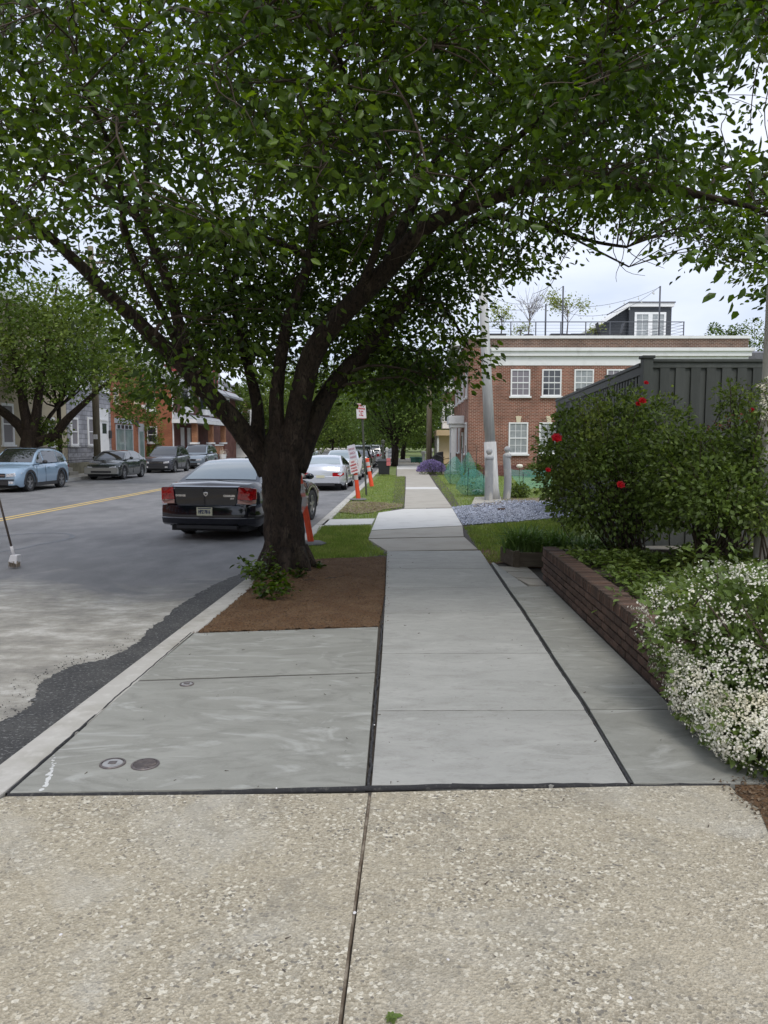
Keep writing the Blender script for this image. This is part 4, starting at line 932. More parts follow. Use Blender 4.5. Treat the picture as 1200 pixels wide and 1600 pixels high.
    if clad:
        for sx in (-1, 1): MB().box(sx * (W / 2 - .03) - .025, sx * (W / 2 - .03) + .025, ra + ar, fa - ar, .19, .33).build('sill_trim', M['plastic_dark'], t, bevel=.01, **B)
    # mirrors and handles
    for sx in (-1, 1):
        ym = sp_[-1].y - .62 if rear != 'coupe' else sp_[-1].y - .6
        MB().sphere((sx * (W / 2 + .1), ym, zb + .09), .1, 8, (1.05, .75, .72)).box(min(sx * (W / 2 - .06), sx * (W / 2 + .05)), max(sx * (W / 2 - .06), sx * (W / 2 + .05)), ym - .02, ym + .03, zb + .03, zb + .06).build('mirror', M['plastic_dark'] if clad else body, t, smooth=40, **B)
        if detail:
            for yh in ((mid - .25), ra + .45):
                MB().box(sx * W / 2 - .012, sx * W / 2 + .016, yh - .09, yh + .09, zb - .14, zb - .105).build('door_handle', body, t, bevel=.006, **B)
            for yd in (mid, fa - ar - .12):      # door shut lines
                MB().box(sx * (W / 2 - .004) - .006, sx * (W / 2 - .004) + .005, yd - .004, yd + .004, .32, zb - .06).build('door_gap', M['rubber'], t, **B)
    if rails:
        for sx in (-1, 1):
            pr = [p for p in sp_ if p.z > zt - .16]; x = sx * W / 2 * wtop * .96
            MB().tube([(x, pr[0].y, pr[0].z)] + [(x, p.y, p.z + .055) for p in pr[1:-1]] + [(x, pr[-1].y, pr[-1].z)], .017, 6).build('roof_rail', M['plastic_dark'], t, smooth=True, **B)
    yf, yr_ = y1 + .004, y0 - .004; wf = hw(y1)
    zf = interp(deck, y1)
    if front:
        for sx in (-1, 1):
            x0, x1 = sorted((sx * wf * .62, sx * (wf * 1.055)))
            zz = zf - .1
            q = [(sx * wf * .58, y1 + .006, zz - .07), (sx * wf * 1.0, y1 - .03, zz - .05), (sx * hw(y1 - .3) * 1.003, y1 - .34, zz + .06), (sx * hw(y1 - .2) * .96, y1 - .24, zz + .09), (sx * wf * .95, y1 - .03, zz + .07), (sx * wf * .6, y1 + .006, zz + .035)]
            MB().extr(q, (0, .025, 0)).build('headlight', M['lamp_clear'], t, **B)
            MB().box(min(sx * wf * .68, sx * wf * .9), max(sx * wf * .68, sx * wf * .9), y1 - .02, y1 + .012, .33, .42).build('fog_lamp', M['lamp_clear'] if detail else M['plastic_dark'], t, bevel=.01, **B)
        MB().box(-wf * .52, wf * .52, y1 - .03, y1 + .014, zz - .1, zz + .05).build('grille', M['plastic_dark'], t, bevel=.012, **B)
        MB().box(-wf * .5, wf * .5, y1 + .01, y1 + .02, zz - .035, zz - .015).build('grille_bar', M['chrome'], t, **B)
        MB().box(-wf * .66, wf * .66, y1 - .03, y1 + .012, .28, .45).build('lower_intake', M['plastic_dark'], t, bevel=.012, **B)
        MB().box(-wf * .95, wf * .95, y1 - .05, y1 + .03, .455, .5).build('bumper', body if not clad else M['plastic_dark'], t, bevel=.012, **B)
    ww = hw(y0); zr = interp(deck, y0)
    if rear in ('sedan', 'suv', 'coupe'):
        z1_ = zr - .1; 
        for sx in (-1, 1):
            hgt = .2 if rear == 'suv' else .15
            q = [(sx * ww * .6, y0 - .006, z1_ - hgt), (sx * ww * .6, y0 - .006, z1_ + .02), (sx * ww * .98, y0 - .002, z1_ + .03), (sx * hw(y0 + .2) * 1.0, y0 + .2, z1_ + .02), (sx * hw(y0 + .22) * 1.0, y0 + .22, z1_ - .07), (sx * ww * 1.0, y0 - .002, z1_ - hgt * .8)]
            MB().extr(q, (0, -.025, 0)).build('tail_light', M['tail_red'], t, **B)
        MB().box(-ww * .96, ww * .96, y0 - .05, y0 + .06, .3, .56).build('bumper', body if not clad else M['plastic_dark'], t, bevel=.02, **B)
        MB().box(-.16, .16, y0 - .062, y0 - .045, .62 if rear != 'coupe' else .5, .74 if rear != 'coupe' else .6).build('licence_plate', M['plate'] if rear != 'suv' else M['sign_white'], t, **B)
        MB().box(-ww * .7, ww * .7, y0 - .055, y0 + .04, .2, .295).build('valance', M['plastic_dark'], t, bevel=.01, **B)
    t['_h'] = zb; del t['_h']
    return t, hw, sp_
SED_DECK = lambda L, hd=.98, td=1.05, nose=.72, tail=.93: [(-L / 2, tail), (-L / 2 + .15, td), (-L / 2 + .9, td), (-L / 2 + 1.2, td - .03), (L / 2 - 1.45, hd), (L / 2 - .7, hd - .07), (L / 2 - .2, nose + .07), (L / 2, nose)]

# --- the near black sedan
PB = paint('black paint', (.005, .006, .012), .12, 0, .9, .3)
Lc = 5.08
rc = at(322, 760, 14.35); fc_ = Vector((-2.5, 18.4 + .7, 0)); hd = math.atan2(-(fc_.x - rc.x), fc_.y - rc.y)
dirv = Vector((-math.sin(hd), math.cos(hd), 0)); cpos = Vector((rc.x, rc.y, ROAD)) + dirv * Lc / 2
deck = [(-2.54, .98), (-2.5, 1.04), (-2.38, 1.06), (-1.75, 1.075), (-1.3, 1.07), (1.0, .99), (1.5, .93), (2.2, .82), (2.54, .72)]
cab = [(-1.95, 1.06), (-1.15, 1.4), (-.5, 1.475), (.25, 1.465), (.75, 1.36), (1.55, .98)]
ch, chw, chs = car('parked_sedan', 'black sedan with red tail lights parked nose to kerb beside the cherry tree', cpos, hd, L=Lc, W=1.89, H=1.48, wb=3.05, fo=.95, wr=.36, deck=deck, cab=cab, body=PB, glass='carglass_light', rear=None, front='sedan', group=None, wtop=.66, sill=.24)
B = dict(local=True); yb = -Lc / 2; wv = chw(yb)
# trunk lid panel, lights, bumper, lettering
MB().extr([(-.56, yb - .004, .66), (.56, yb - .004, .66), (.6, yb - .004, .72), (.62, yb - .004, .985), (-.62, yb - .004, .985), (-.6, yb - .004, .72)], (0, -.018, 0)).build('trunk_lid', PB, ch, bevel=.008, **B)
MB().extr([(-.66, yb + .05, 1.01), (.66, yb + .05, 1.01), (.64, yb - .04, .99), (-.64, yb - .04, .99)], (0, 0, .022)).build('spoiler_lip', PB, ch, bevel=.006, **B)
for sx in (-1, 1):
    l1 = MB().extr([(sx * .625, yb - .004, .78), (sx * .65, yb - .004, 1.01), (sx * .87, yb + .012, 1.0), (sx * .945, yb + .13, .975), (sx * .945, yb + .13, .78), (sx * .885, yb + .004, .765)], (0, -.03, 0)).build('tail_light', M['tail_red'], ch, bevel=.004, **B)
    MB().extr([(sx * .625, yb - .006, .70), (sx * .625, yb - .006, .775), (sx * .885, yb + .002, .76), (sx * .94, yb + .12, .77), (sx * .93, yb + .12, .70), (sx * .87, yb + .002, .69)], (0, -.028, 0)).build('reverse_lamp', M['lamp_pink'], ch, bevel=.004, **B)
    for k in (0, 1):
        MB().lathe([(.045, 0), (.045, -.006), (.001, -.008)], (0, 0, 0), 14, 'x').build('lamp_ring', M['tail_red'], l1, **B).matrix_local = Matrix.Translation((sx * (.71 + k * .11), yb - .036, .885)) @ Matrix.Rotation(R(90), 4, 'Z')
bp = MB(); N_ = 14; V = []
for i in range(N_ + 1):
    a = -1 + 2 * i / N_; x = a * .93; y = yb - .085 + .16 * abs(a) ** 4.5
    for z, dy in ((.28, .09), (.32, .02), (.42, -.005), (.44, .012), (.58, .012), (.66, .03), (.685, .075)): V.append((x, y + dy, z))
k = 7
bp.add(V, [(i * k + j, i * k + j + 1, (i + 1) * k + j + 1, (i + 1) * k + j) for i in range(N_) for j in range(k - 1)]).build('bumper', PB, ch, smooth=30, **B)
MB().box(-.6, .6, yb - .02, yb + .1, .22, .29).build('valance', M['plastic_dark'], ch, bevel=.01, **B)
V = []
for i in range(N_ + 1):
    a = -1 + 2 * i / N_; x = a * .9; y = yb - .094 + .16 * abs(a) ** 4.5
    for z in (.425, .437): V.append((x, y, z))
bp = MB().add(V, [(i * 2, i * 2 + 1, i * 2 + 3, i * 2 + 2) for i in range(N_)]).build('bumper_strip', mat('satin grey strip', (.22, .22, .24), .3, metal=.5), ch, **B)
pl = MB().box(-.152, .152, yb - .11, yb - .085, .48, .632).build('licence_plate', M['plate'], ch, bevel=.004, **B)
MB().box(-.13, .13, yb - .113, yb - .11, .608, .624).build('plate_band', M['plate_ink'], pl, **B)
text_part('HPZ·7816', .092, M['plate_ink'], pl, (0, yb - .112, .548), (1, 0, 0), (0, 0, 1), 'plate_number', .002, .62)
text_part('DODGE', .05, M['chrome'], ch, (-.5, yb - .024, .845), (1, 0, 0), (0, 0, 1), 'badge_lettering', .002, 1.1)
text_part('CHARGER', .05, M['chrome'], ch, (.46, yb - .024, .845), (1, 0, 0), (0, 0, 1), 'badge_lettering', .002, 1.0)
text_part('SXT', .034, M['chrome'], ch, (.52, yb - .024, .795), (1, 0, 0), (0, 0, 1), 'badge_lettering', .002, 1.2)
yy = yb - .024   # centre emblem: shield with a horned head
em = MB().extr([(-.045, yy, .905), (0, yy, .915), (.045, yy, .905), (.04, yy, .865), (0, yy, .83), (-.04, yy, .865)], (0, -.006, 0)).build('emblem', M['chrome'], ch, bevel=.003, **B)
MB().extr([(-.03, yy - .008, .898), (-.012, yy - .008, .88), (0, yy - .008, .895), (.012, yy - .008, .88), (.03, yy - .008, .898), (.022, yy - .008, .868), (.01, yy - .008, .868), (0, yy - .008, .845), (-.01, yy - .008, .868), (-.022, yy - .008, .868)], (0, -.003, 0)).build('emblem_head', M['plastic_dark'], em, **B)
MB().box(-.03, .03, -.35, -.15, 1.498, 1.53).build('roof_antenna', M['plastic_dark'], ch, bevel=.008, **B)
for sx in (-.42, .42): MB().sphere((sx, -.75, 1.17), .13, 8, (1, .45, 1)).build('headrest', M['plastic_dark'], ch, smooth=True, **B)

def lane(lat, s): p = S(lat, s, ROAD); return p
# right side, further ahead
LZ = 4.25
dz = [(-2.125, .78), (-2.05, .9), (-1.6, .99), (-.6, 1.0), (.5, .93), (1.4, .84), (2.0, .7), (2.125, .62)]
cz = [(-1.7, .97), (-.9, 1.2), (-.2, 1.31), (.15, 1.29), (.5, 1.17), (1.0, .9)]
pz = at(510, 760, 29.3)
car('sports_coupe', 'silver white sports coupe parked ahead of the black sedan', Vector((pz.x - .1, 31.4, ROAD)), -R(3.2), L=LZ, W=1.85, wb=2.55, fo=.82, wr=.33, deck=dz, cab=cz, body=paint('silver white paint', (.56, .58, .62), .25, .3), glass='carglass_light', rear='coupe', front='sedan', wtop=.62)
Ls = 4.8
DK = SED_DECK(Ls); CB = [(-1.75, 1.0), (-1.0, 1.36), (-.3, 1.45), (.3, 1.43), (.7, 1.33), (1.35, .96)]
car('silver_sedan', 'pale silver sedan parked beyond the sports coupe, behind the placards', lane(-3.15, 39.4), -PHI, L=Ls, deck=DK, cab=CB, body=paint('pale silver paint', (.5, .55, .58), .3, .4), glass='carglass_light', detail=0)
car('dark_sedan', 'dark sedan half hidden behind the leaning orange post', lane(-3.0, 46.0), -PHI, L=4.7, deck=SED_DECK(4.7), cab=CB, body=paint('dark blue paint', (.03, .035, .05)), glass='carglass', detail=0)
SUVD = [(-2.25, 1.0), (-2.2, 1.06), (-1.0, 1.02), (.8, 1.0), (1.5, .96), (2.1, .85), (2.25, .75)]
SUVC = [(-2.12, 1.05), (-1.85, 1.5), (-1.3, 1.63), (-.4, 1.66), (.2, 1.6), (.95, 1.0)]
car('grey_suv', 'silver grey suv seen from behind past the black bin', lane(-3.3, 58), -PHI, L=4.6, W=1.88, deck=[(a * 1.02, b) for a, b in SUVD], cab=[(a * 1.02, b) for a, b in SUVC], body=paint('grey silver paint', (.3, .31, .35)), rear='suv', detail=0, wr=.36)
car('white_suv', 'white suv parked ahead of the silver grey suv', lane(-2.95, 66), -PHI, L=4.6, W=1.88, deck=[(a * 1.02, b) for a, b in SUVD], cab=[(a * 1.02, b) for a, b in SUVC], body=paint('white paint', (.6, .6, .62)), rear='suv', detail=0, wr=.36)
car('black_suv', 'black suv farthest along the right hand kerb', lane(-2.85, 74), -PHI, L=4.6, W=1.88, deck=[(a * 1.02, b) for a, b in SUVD], cab=[(a * 1.02, b) for a, b in SUVC], body=paint('black car paint', (.02, .02, .025)), rear='suv', detail=0, wr=.36)
car('pickup_truck', 'pale vehicle driving away beyond the trunk, above the coupe roof', lane(-7.4, 54), -PHI, L=4.9, W=1.9, deck=[(-2.45, 1.0), (-2.4, 1.12), (.9, 1.1), (1.6, 1.05), (2.45, .8)], cab=[(-2.3, 1.1), (-2.1, 1.6), (-1.4, 1.78), (-.3, 1.8), (.3, 1.7), (1.0, 1.08)], body=paint('pale blue white paint', (.5, .58, .62)), glass='carglass_light', rear='suv', detail=0, wr=.38)
# far side, facing the camera
HL = math.pi - PHI
S1D = [(-2.23, 1.0), (-2.18, 1.08), (-1.2, 1.06), (.7, 1.02), (1.5, .98), (2.05, .87), (2.23, .76)]
S1C = [(-2.05, 1.1), (-1.75, 1.4), (-1.1, 1.57), (-.3, 1.6), (.25, 1.53), (1.0, 1.01)]
p1 = lane(-15.05, 27.6)
car('blue_crossover', 'light blue crossover with black wheel arch trim parked across the street', lane(-15.05, 29.9), HL, L=4.47, W=1.8, wb=2.66, fo=.87, wr=.35, deck=S1D, cab=S1C, body=paint('light blue paint', (.27, .38, .5), .3, .15), clad=True, rails=True, rear='suv', wtop=.72, rim='alloy', group='cars parked along the far kerb')
car('black_compact_sedan', 'black sedan with grey silver front bumper across the street by the stone house', lane(-15.0, 39.6), HL, L=4.5, W=1.72, wb=2.6, deck=SED_DECK(4.5, 1.0, 1.04, .72), cab=[(-1.7, 1.0), (-1.0, 1.34), (-.3, 1.43), (.3, 1.41), (.7, 1.3), (1.3, .98)], body=paint('black green paint', (.02, .03, .028)), glass='carglass', group='cars parked along the far kerb', wtop=.7)
car('dark_crossover', 'dark grey crossover parked behind the black sedan across the street', lane(-15.1, 48.3), HL, L=4.5, W=1.8, deck=S1D, cab=S1C, body=paint('charcoal paint', (.045, .048, .06)), clad=True, rails=True, group='cars parked along the far kerb', rear='suv', wr=.35)
car('silver_suv', 'silver suv with dark rear parked behind the dark crossover', lane(-15.1, 55.6), HL, L=4.7, W=1.88, deck=[(a * 1.04, b) for a, b in S1D], cab=[(a * 1.04, b * 1.04) for a, b in S1C], body=paint('silver grey paint', (.2, .24, .28)), rails=True, group='cars parked along the far kerb', rear='suv', wr=.36)
car('distant_car', 'dark parked car farthest along the left kerb, seen above the coupe', lane(-14.9, 84), HL, L=4.6, deck=S1D, cab=S1C, body=paint('dark grey paint', (.05, .05, .06)), detail=0, group='cars parked along the far kerb', rear='suv')
car('distant_car', 'second dark car far down the left kerb behind the pale vehicle', lane(-14.9, 92), HL, L=4.6, deck=S1D, cab=S1C, body=paint('dark red grey paint', (.09, .05, .05)), detail=0, group='cars parked along the far kerb', rear='suv')
cs = bpy.data.objects['black_compact_sedan']
MB().box(-.84, .84, 2.25 - .1, 2.25 + .035, .3, .62).build('bumper_cover', paint('silver bumper', (.3, .31, .3)), cs, bevel=.03, local=True)
MB().box(-.5, .5, 2.25 + .02, 2.25 + .045, .36, .46).build('lower_grille', M['plastic_dark'], cs, bevel=.01, local=True)
# ---------------------------------------------------------------- buildings
def window(parent, c, u, n, w, h, nx=1, ny=2, fr='white', gl='glass', fw=.07, sill=True, bars=True, split=True, name='window', pane='pane'):
    c = Vector(c); u = Vector(u).normalized(); n = Vector(n).normalized(); m = MB()
    m.obox(c - u * (w / 2 - fw / 2), u, n, fw / 2, (-.05, .06), 0, h); m.obox(c + u * (w / 2 - fw / 2), u, n, fw / 2, (-.05, .06), 0, h)
    m.obox(c, u, n, w / 2 - fw, (-.05, .058), h - fw, h); m.obox(c, u, n, w / 2 - fw, (-.05, .058), 0, fw)
    f = m.build(name, M[fr], parent)
    q = MB()
    if split: q.obox(c, u, n, w / 2 - fw, (-.04, .045), h / 2 - .03, h / 2 + .03)
    iw = w - 2 * fw
    for i in range(1, nx): q.obox(c + u * (-iw / 2 + iw * i / nx), u, n, .012, (-.04, .035), fw, h - fw)
    for j in range(1, ny):
        z = fw + (h - 2 * fw) * j / ny
        if not (split and abs(z - h / 2) < .05): q.obox(c, u, n, iw / 2, (-.04, .033), z - .012, z + .012)
    if q.v: q.build('glazing_bar', M[fr], f)
    MB().obox(c, u, n, w / 2 - fw * .5, (-.04, .02), fw * .5, h - fw * .5).build(pane, M[gl], f)
    if sill: MB().obox(c, u, n, w / 2 + .07, (-.05, .12), -.09, -.002).build('sill', M[fr], f)
    return f
# ---- brick office on the right (faces the camera)
BY = 40.0; k30 = F / BY
def bx(px): return at(px, 692, BY).x
def bz(py): return at(600, py, BY).z
X0, X1 = bx(731.5), bx(1163)
bld = thing('brick_building', 'two storey red brown brick building with white cornice and roof terrace', 'building', (X0, BY, 0))
sdir = Vector((math.sin(PHI), math.cos(PHI), 0)); E = Vector((X0, BY, 0)) + sdir * 12
ztop = bz(529)
MB().prism([(X0, BY), (X1, BY), (X1 + .35, BY + 12), (E.x, E.y)], -.2, ztop).build('wall', M['brick_wall'], bld)
MB().box(X0 + .0, X1 + .004, BY - .004, BY + .3, bz(543.5), ztop - .001).build('parapet', brickmat('weathered parapet brick', (.17, .09, .065), (.09, .05, .042), (.3, .25, .2)), bld)
MB().prism([(X0 - .06, BY - .06), (X1 + .06, BY - .06), (X1 + .45, BY + 12), (E.x - .06, E.y)], ztop, bz(524.5)).build('parapet_cap', M['white'], bld)
xc = bx(766)
MB().box(xc, X1 + .02, BY - .03, BY - .001, bz(571), bz(557)).build('frieze', M['white'], bld)
MB().box(xc - .1, X1 + .25, BY - .26, BY - .002, bz(549), bz(544)).box(xc - .03, X1 + .12, BY - .17, BY - .002, bz(556.5), bz(549)).build('cornice', M['white'], bld)
MB().box(X0 - .03, X1 + .03, BY - .035, BY - .002, 0, bz(727)).build('base_course', M['brick_dark'], bld)
U = (1, 0, 0); Nn_ = (0, -1, 0)
for i, px in enumerate((811.5, 860, 910, 960, 1010, 1060, 1110)):
    window(bld, (bx(px), BY, bz(619)), U, Nn_, 1.0, bz(577) - bz(619), 3, 4, gl=('glass_blind', 'glass', 'glass_curtain', 'glass_blind', 'glass', 'glass_blind', 'glass')[i])
for i, px in enumerate((809.5, 857, 907, 957, 1007, 1057, 1107)):
    f = window(bld, (bx(px), BY, bz(709)), U, Nn_, 1.0, bz(660) - bz(709), 3, 4, gl='glass_curtain')
    c = bx(px); MB().add([(c - .1, BY - .05, bz(659.8)), (c + .1, BY - .05, bz(659.8)), (c + .15, BY - .05, bz(650)), (c - .15, BY - .05, bz(650)), (c - .1, BY + .02, bz(659.8)), (c + .1, BY + .02, bz(659.8)), (c + .15, BY + .02, bz(650)), (c - .15, BY + .02, bz(650))],
        [(0, 1, 2, 3), (4, 7, 6, 5), (0, 4, 5, 1), (1, 5, 6, 2), (2, 6, 7, 3), (3, 7, 4, 0)]).build('keystone', M['cream'], bld)
nl = Vector((-sdir.y, sdir.x, 0))
for k, s in enumerate((1.3, 4.0, 6.6, 9.4)):
    p = Vector((X0, BY, 0)) + sdir * s
    window(bld, (p.x, p.y, bz(619)), sdir, nl, 1.0, 1.45, 3, 4, fw=.09)
    if k != 1: window(bld, (p.x, p.y, bz(709)), sdir, nl, 1.0, 1.65, 3, 4, fw=.09)
# portico on the street side
p = Vector((X0, BY, 0)) + sdir * 3.9
MB().obox(p, sdir, nl, .95, (0, .75), 2.55, 2.75).obox(p, sdir, nl, 1.05, (0, .85), 2.752, 3.2).build('door_canopy', M['white'], bld, bevel=.03)
MB().obox(p + sdir * .75, sdir, nl, .13, (.45, .7), 0, 2.549).obox(p - sdir * .75, sdir, nl, .13, (.45, .7), 0, 2.549).build('door_column', M['white'], bld)
dr = MB().obox(p, sdir, nl, .5, (-.05, .05), .1, 2.3).build('door', M['white'], bld); MB().obox(p, sdir, nl, .28, (.04, .06), 1.1, 2.1).build('door_glass', M['glass'], dr)
MB().obox(p, sdir, nl, .9, (.0, 1.2), -.05, .12).build('door_step', M['tan_concrete'], bld)
# wing at the right
MB().prism([(X1 + .03, BY + 1), (X1 + 9, BY + 1), (X1 + 9, BY + 12), (X1 + .03, BY + 12)], -.2, bz(560)).build('wing_wall', M['white'], bld)
MB().add([(X1 + .1, BY + .6, bz(549)), (X1 + 9.2, BY + .6, bz(549)), (X1 + 9.2, BY + 6, bz(527)), (X1 + .1, BY + 6, bz(527)), (X1 + .1, BY + .6, bz(560)), (X1 + 9.2, BY + .6, bz(560)), (X1 + 9.2, BY + 12, bz(560)), (X1 + .1, BY + 12, bz(560))],
    [(0, 1, 2, 3), (0, 4, 5, 1), (2, 6, 7, 3), (0, 3, 7, 4), (1, 5, 6, 2), (4, 7, 6, 5)]).build('wing_roof', M['slate'], bld)
# roof terrace
RY = BY + 1.0; kr_ = F / RY; RZ = ztop + .0
def rx(px, y=RY): return at(px, 520, y).x
def rz(py, y=RY): return at(600, py, y).z
rl = thing('roof_railing', 'dark cable railing along the flat roof of the brick building', 'railing', (rx(900), RY, RZ))
for px in (762, 798, 837, 876, 915, 953, 1068): MB().box(rx(px) - .025, rx(px) + .025, RY - .025, RY + .025, RZ - .05, rz(503)).build('post', M['grey_iron'], rl)
MB().tube([(rx(755), RY, rz(503)), (rx(1069), RY, rz(503))], .025, 6).build('top_rail', M['grey_iron'], rl)
for j in range(1, 6): MB().tube([(rx(755), RY, RZ + (rz(503) - RZ) * j / 6), (rx(1069), RY, RZ + (rz(503) - RZ) * j / 6)], .007, 4).build('cable', M['grey_iron'], rl)
for j in range(0, 6): MB().tube([(rx(1068), RY, RZ + (rz(503) - RZ) * (6 - j) / 6), (rx(1041), RY + 3.2, RZ + (rz(503) - RZ) * (6 - j) / 6)], .012, 4).build('cable', M['grey_iron'], rl)
PO = {}
for px, top, lb in ((746.5, 476, 'thin dark light pole at the left corner of the roof terrace'), (852.5, 475, 'short dark light pole beside the bare tree on the roof'), (879, 447, 'tall dark light pole in front of the yellow green roof tree'), (1030, 447, 'tall dark light pole in front of the roof stair house')):
    y = RY + .15; o = MB().tube([(at(px, 500, y).x, y, RZ - .05), (at(px, 500, y).x, y, at(600, top, y).z)], .045, 8).build('light_pole', M['grey_iron'], smooth=True); setp(o, lb, 'pole', 'poles for the roof string lights')
    PO[px] = Vector((at(px, 500, y).x, y, at(600, top, y).z))
def string(a, b, sag, label):
    P = [a.lerp(b, t / 16) - Vector((0, 0, sag * 4 * (t / 16) * (1 - t / 16))) for t in range(17)]
    t = thing('string_lights', label, 'string lights', a)
    MB().tube(P, .012, 4).build('wire', M['grey_iron'], t)
    for q in P[1:-1:2]: MB().tube([q, q - Vector((0, 0, .1))], .012, 4).sphere((q.x, q.y, q.z - .14), .04, 5).build('bulb', M['bulb'], t)
string(PO[746.5] + Vector((0, 0, .9)), PO[879], .9, 'string lights sagging from the corner pole to the tall pole')
string(PO[879] + Vector((0, 0, -1.3)), PO[1030], .75, 'lower string lights running up to the pole by the stair house')
string(PO[852.5], PO[1030] + Vector((0, 0, -.05)), .5, 'upper string lights running from the short pole to the stair house pole')
string(PO[746.5], PO[852.5] + Vector((0, 0, -.1)), .25, 'string lights between the two short poles on the left')
# stair house
SY = BY + 5.0
def hx(px): return at(px, 500, SY).x
def hz(py): return at(600, py, SY).z
sh = thing('stair_house', 'small dark sided roof stair house with slanted side and white framed doors', 'roof hut', (hx(1000), SY, RZ))
pf = [(hx(983), hz(530)), (hx(1049), hz(530)), (hx(1049), hz(480)), (hx(983), hz(480))]
MB().extr([(x, SY, z) for x, z in pf], (0, 4, 0)).build('wall', M['siding'], sh)
pr2 = [(hx(938), hz(530)), (hx(983) - .01, hz(530)), (hx(983) - .01, hz(481)), (hx(940), hz(503))]
MB().extr([(x, SY + .35, z) for x, z in pr2], (0, 3.4, 0)).build('sloped_side', M['siding'], sh)
for k in range(1, 9):
    z = hz(525) + (hz(484) - hz(525)) * k / 9; xl = hx(941) + max(0, (z - hz(503)) / (hz(481) - hz(503))) * (hx(983) - hx(940))
    if xl < hx(982): MB().box(xl, hx(983) - .03, SY + .32, SY + .349, z - .015, z + .02).build('siding_board', M['siding'], sh)
MB().extr([(hx(936), SY - .15, hz(505)), (hx(981), SY - .15, hz(474)), (hx(1052), SY - .15, hz(474)), (hx(1052), SY - .15, hz(479.5)), (hx(982), SY - .15, hz(479.5)), (hx(937), SY - .15, hz(508.5))], (0, 4.4, 0)).build('roof_trim', M['white'], sh)
MB().extr([(hx(981), SY - .2, hz(472)), (hx(1053), SY - .2, hz(472)), (hx(1053), SY - .2, hz(473.9)), (hx(981), SY - .2, hz(473.9))], (0, 4.5, 0)).build('roof_edge', M['slate'], sh)
for px in (1003.5, 1028): window(sh, (hx(px), SY, hz(528)), U, Nn_, .9, hz(488) - hz(528), 2, 4, gl='glass_curtain', sill=False, split=False, fw=.12, name='glass_door')
# roof plants and furniture
def planter_tree(px, y, h, r, mt_, n, label, bare=False):
    b = Vector((at(px, 500, y).x, y, RZ)); t = thing('potted_tree', label, 'potted tree', b)
    MB().lathe([(.22, 0), (.28, .45), (.24, .45), (.24, .4), (.001, .4)], b, 12).build('pot', M['plastic_dark'], t, smooth=30)
    m = MB(); tips = []
    m.tube([b + Vector((0, 0, .4)), b + Vector((.05, 0, h * .45)), b + Vector((0, 0, h * .8))], [.04, .03, .015], 5)
    for k in range(26 if bare else 12):
        a = random.uniform(0, 6.28); s = b + Vector((.04, 0, random.uniform(.4, .75) * h)); e = b + Vector((r * math.cos(a) * random.uniform(.5, 1), r * .6 * math.sin(a), random.uniform(.7, 1.05) * h)); m.tube([s, s.lerp(e, .5) + Vector((0, 0, .1)), e], [.018, .012, .006], 4); tips.append(e)
        if bare:
            for q in range(2): m.tube([s.lerp(e, .6), e + Vector((random.gauss(0, .2), 0, random.gauss(.05, .2)))], [.009, .005], 3)
    m.build('branches', M['twig_grey'] if bare else M['twig'], t)
    if not bare:
        P = np.concatenate([np.array(e) + RNG.normal(0, .2, (n // 12, 3)) for e in tips]); cloud('foliage', P, rdir(len(P)), RNG.uniform(.08, .17, len(P)), M[mt_], t)
planter_tree(783, RY + .7, 1.8, .7, 'leaf_yellow', 500, 'yellow green potted shrub at the left end of the roof terrace')
planter_tree(812, RY + 1.5, 1.0, .5, 'leaf_yellow', 260, 'low potted shrub under the bare tree on the roof')
planter_tree(826, RY + .8, 2.6, 1.0, 'leaf_yellow', 0, 'bare leafless potted tree on the roof terrace', True)
planter_tree(886, RY + .8, 2.4, 1.05, 'leaf_yellow', 900, 'larger yellow green potted tree behind the tall roof pole')
planter_tree(930, RY + 1.2, .9, .35, 'leaf_yellow', 160, 'small potted shrub beside the roof bench')
for px, w, lb in ((776, .9, 'dark planter box at the left of the roof terrace'), (871, .7, 'dark planter box under the yellow green roof tree'), (905, .9, 'dark low bench on the roof between tree and stair house')):
    x = at(px, 520, RY + .4).x; t = thing('roof_planter', lb, 'planter', (x, RY + .4, RZ)); MB().box(x - w / 2, x + w / 2, RY + .2, RY + .6, RZ, RZ + .35).build('box', M['plastic_dark'], t, bevel=.02); MB().box(x - w / 2 - .04, x + w / 2 + .04, RY + .16, RY + .64, RZ + .352, RZ + .42).build('rim', M['plastic_dark'], t, bevel=.01)
for px, lb, f in ((943, 'dark slatted chair on the roof beside the stair house', 1), (963, 'second dark chair on the roof in front of the sloped side', -1)):
    x = at(px, 520, RY + .8).x; y = RY + .8; t = thing('terrace_chair', lb, 'chair', (x, y, RZ))
    MB().box(x - .25, x + .25, y - .25, y + .25, RZ + .42, RZ + .47).build('seat', M['plastic_dark'], t)
    MB().extr([(x - f * .25, y - .25, RZ + .45), (x - f * .21, y - .25, RZ + .45), (x - f * .36, y - .25, RZ + 1.05), (x - f * .4, y - .25, RZ + 1.05)], (0, .5, 0)).build('backrest', M['plastic_dark'], t)
    for a in (-.22, .22):
        for b in (-.22, .22): MB().box(x + a - .025, x + a + .025, y + b - .025, y + b + .025, RZ, RZ + .419).build('leg', M['plastic_dark'], t)

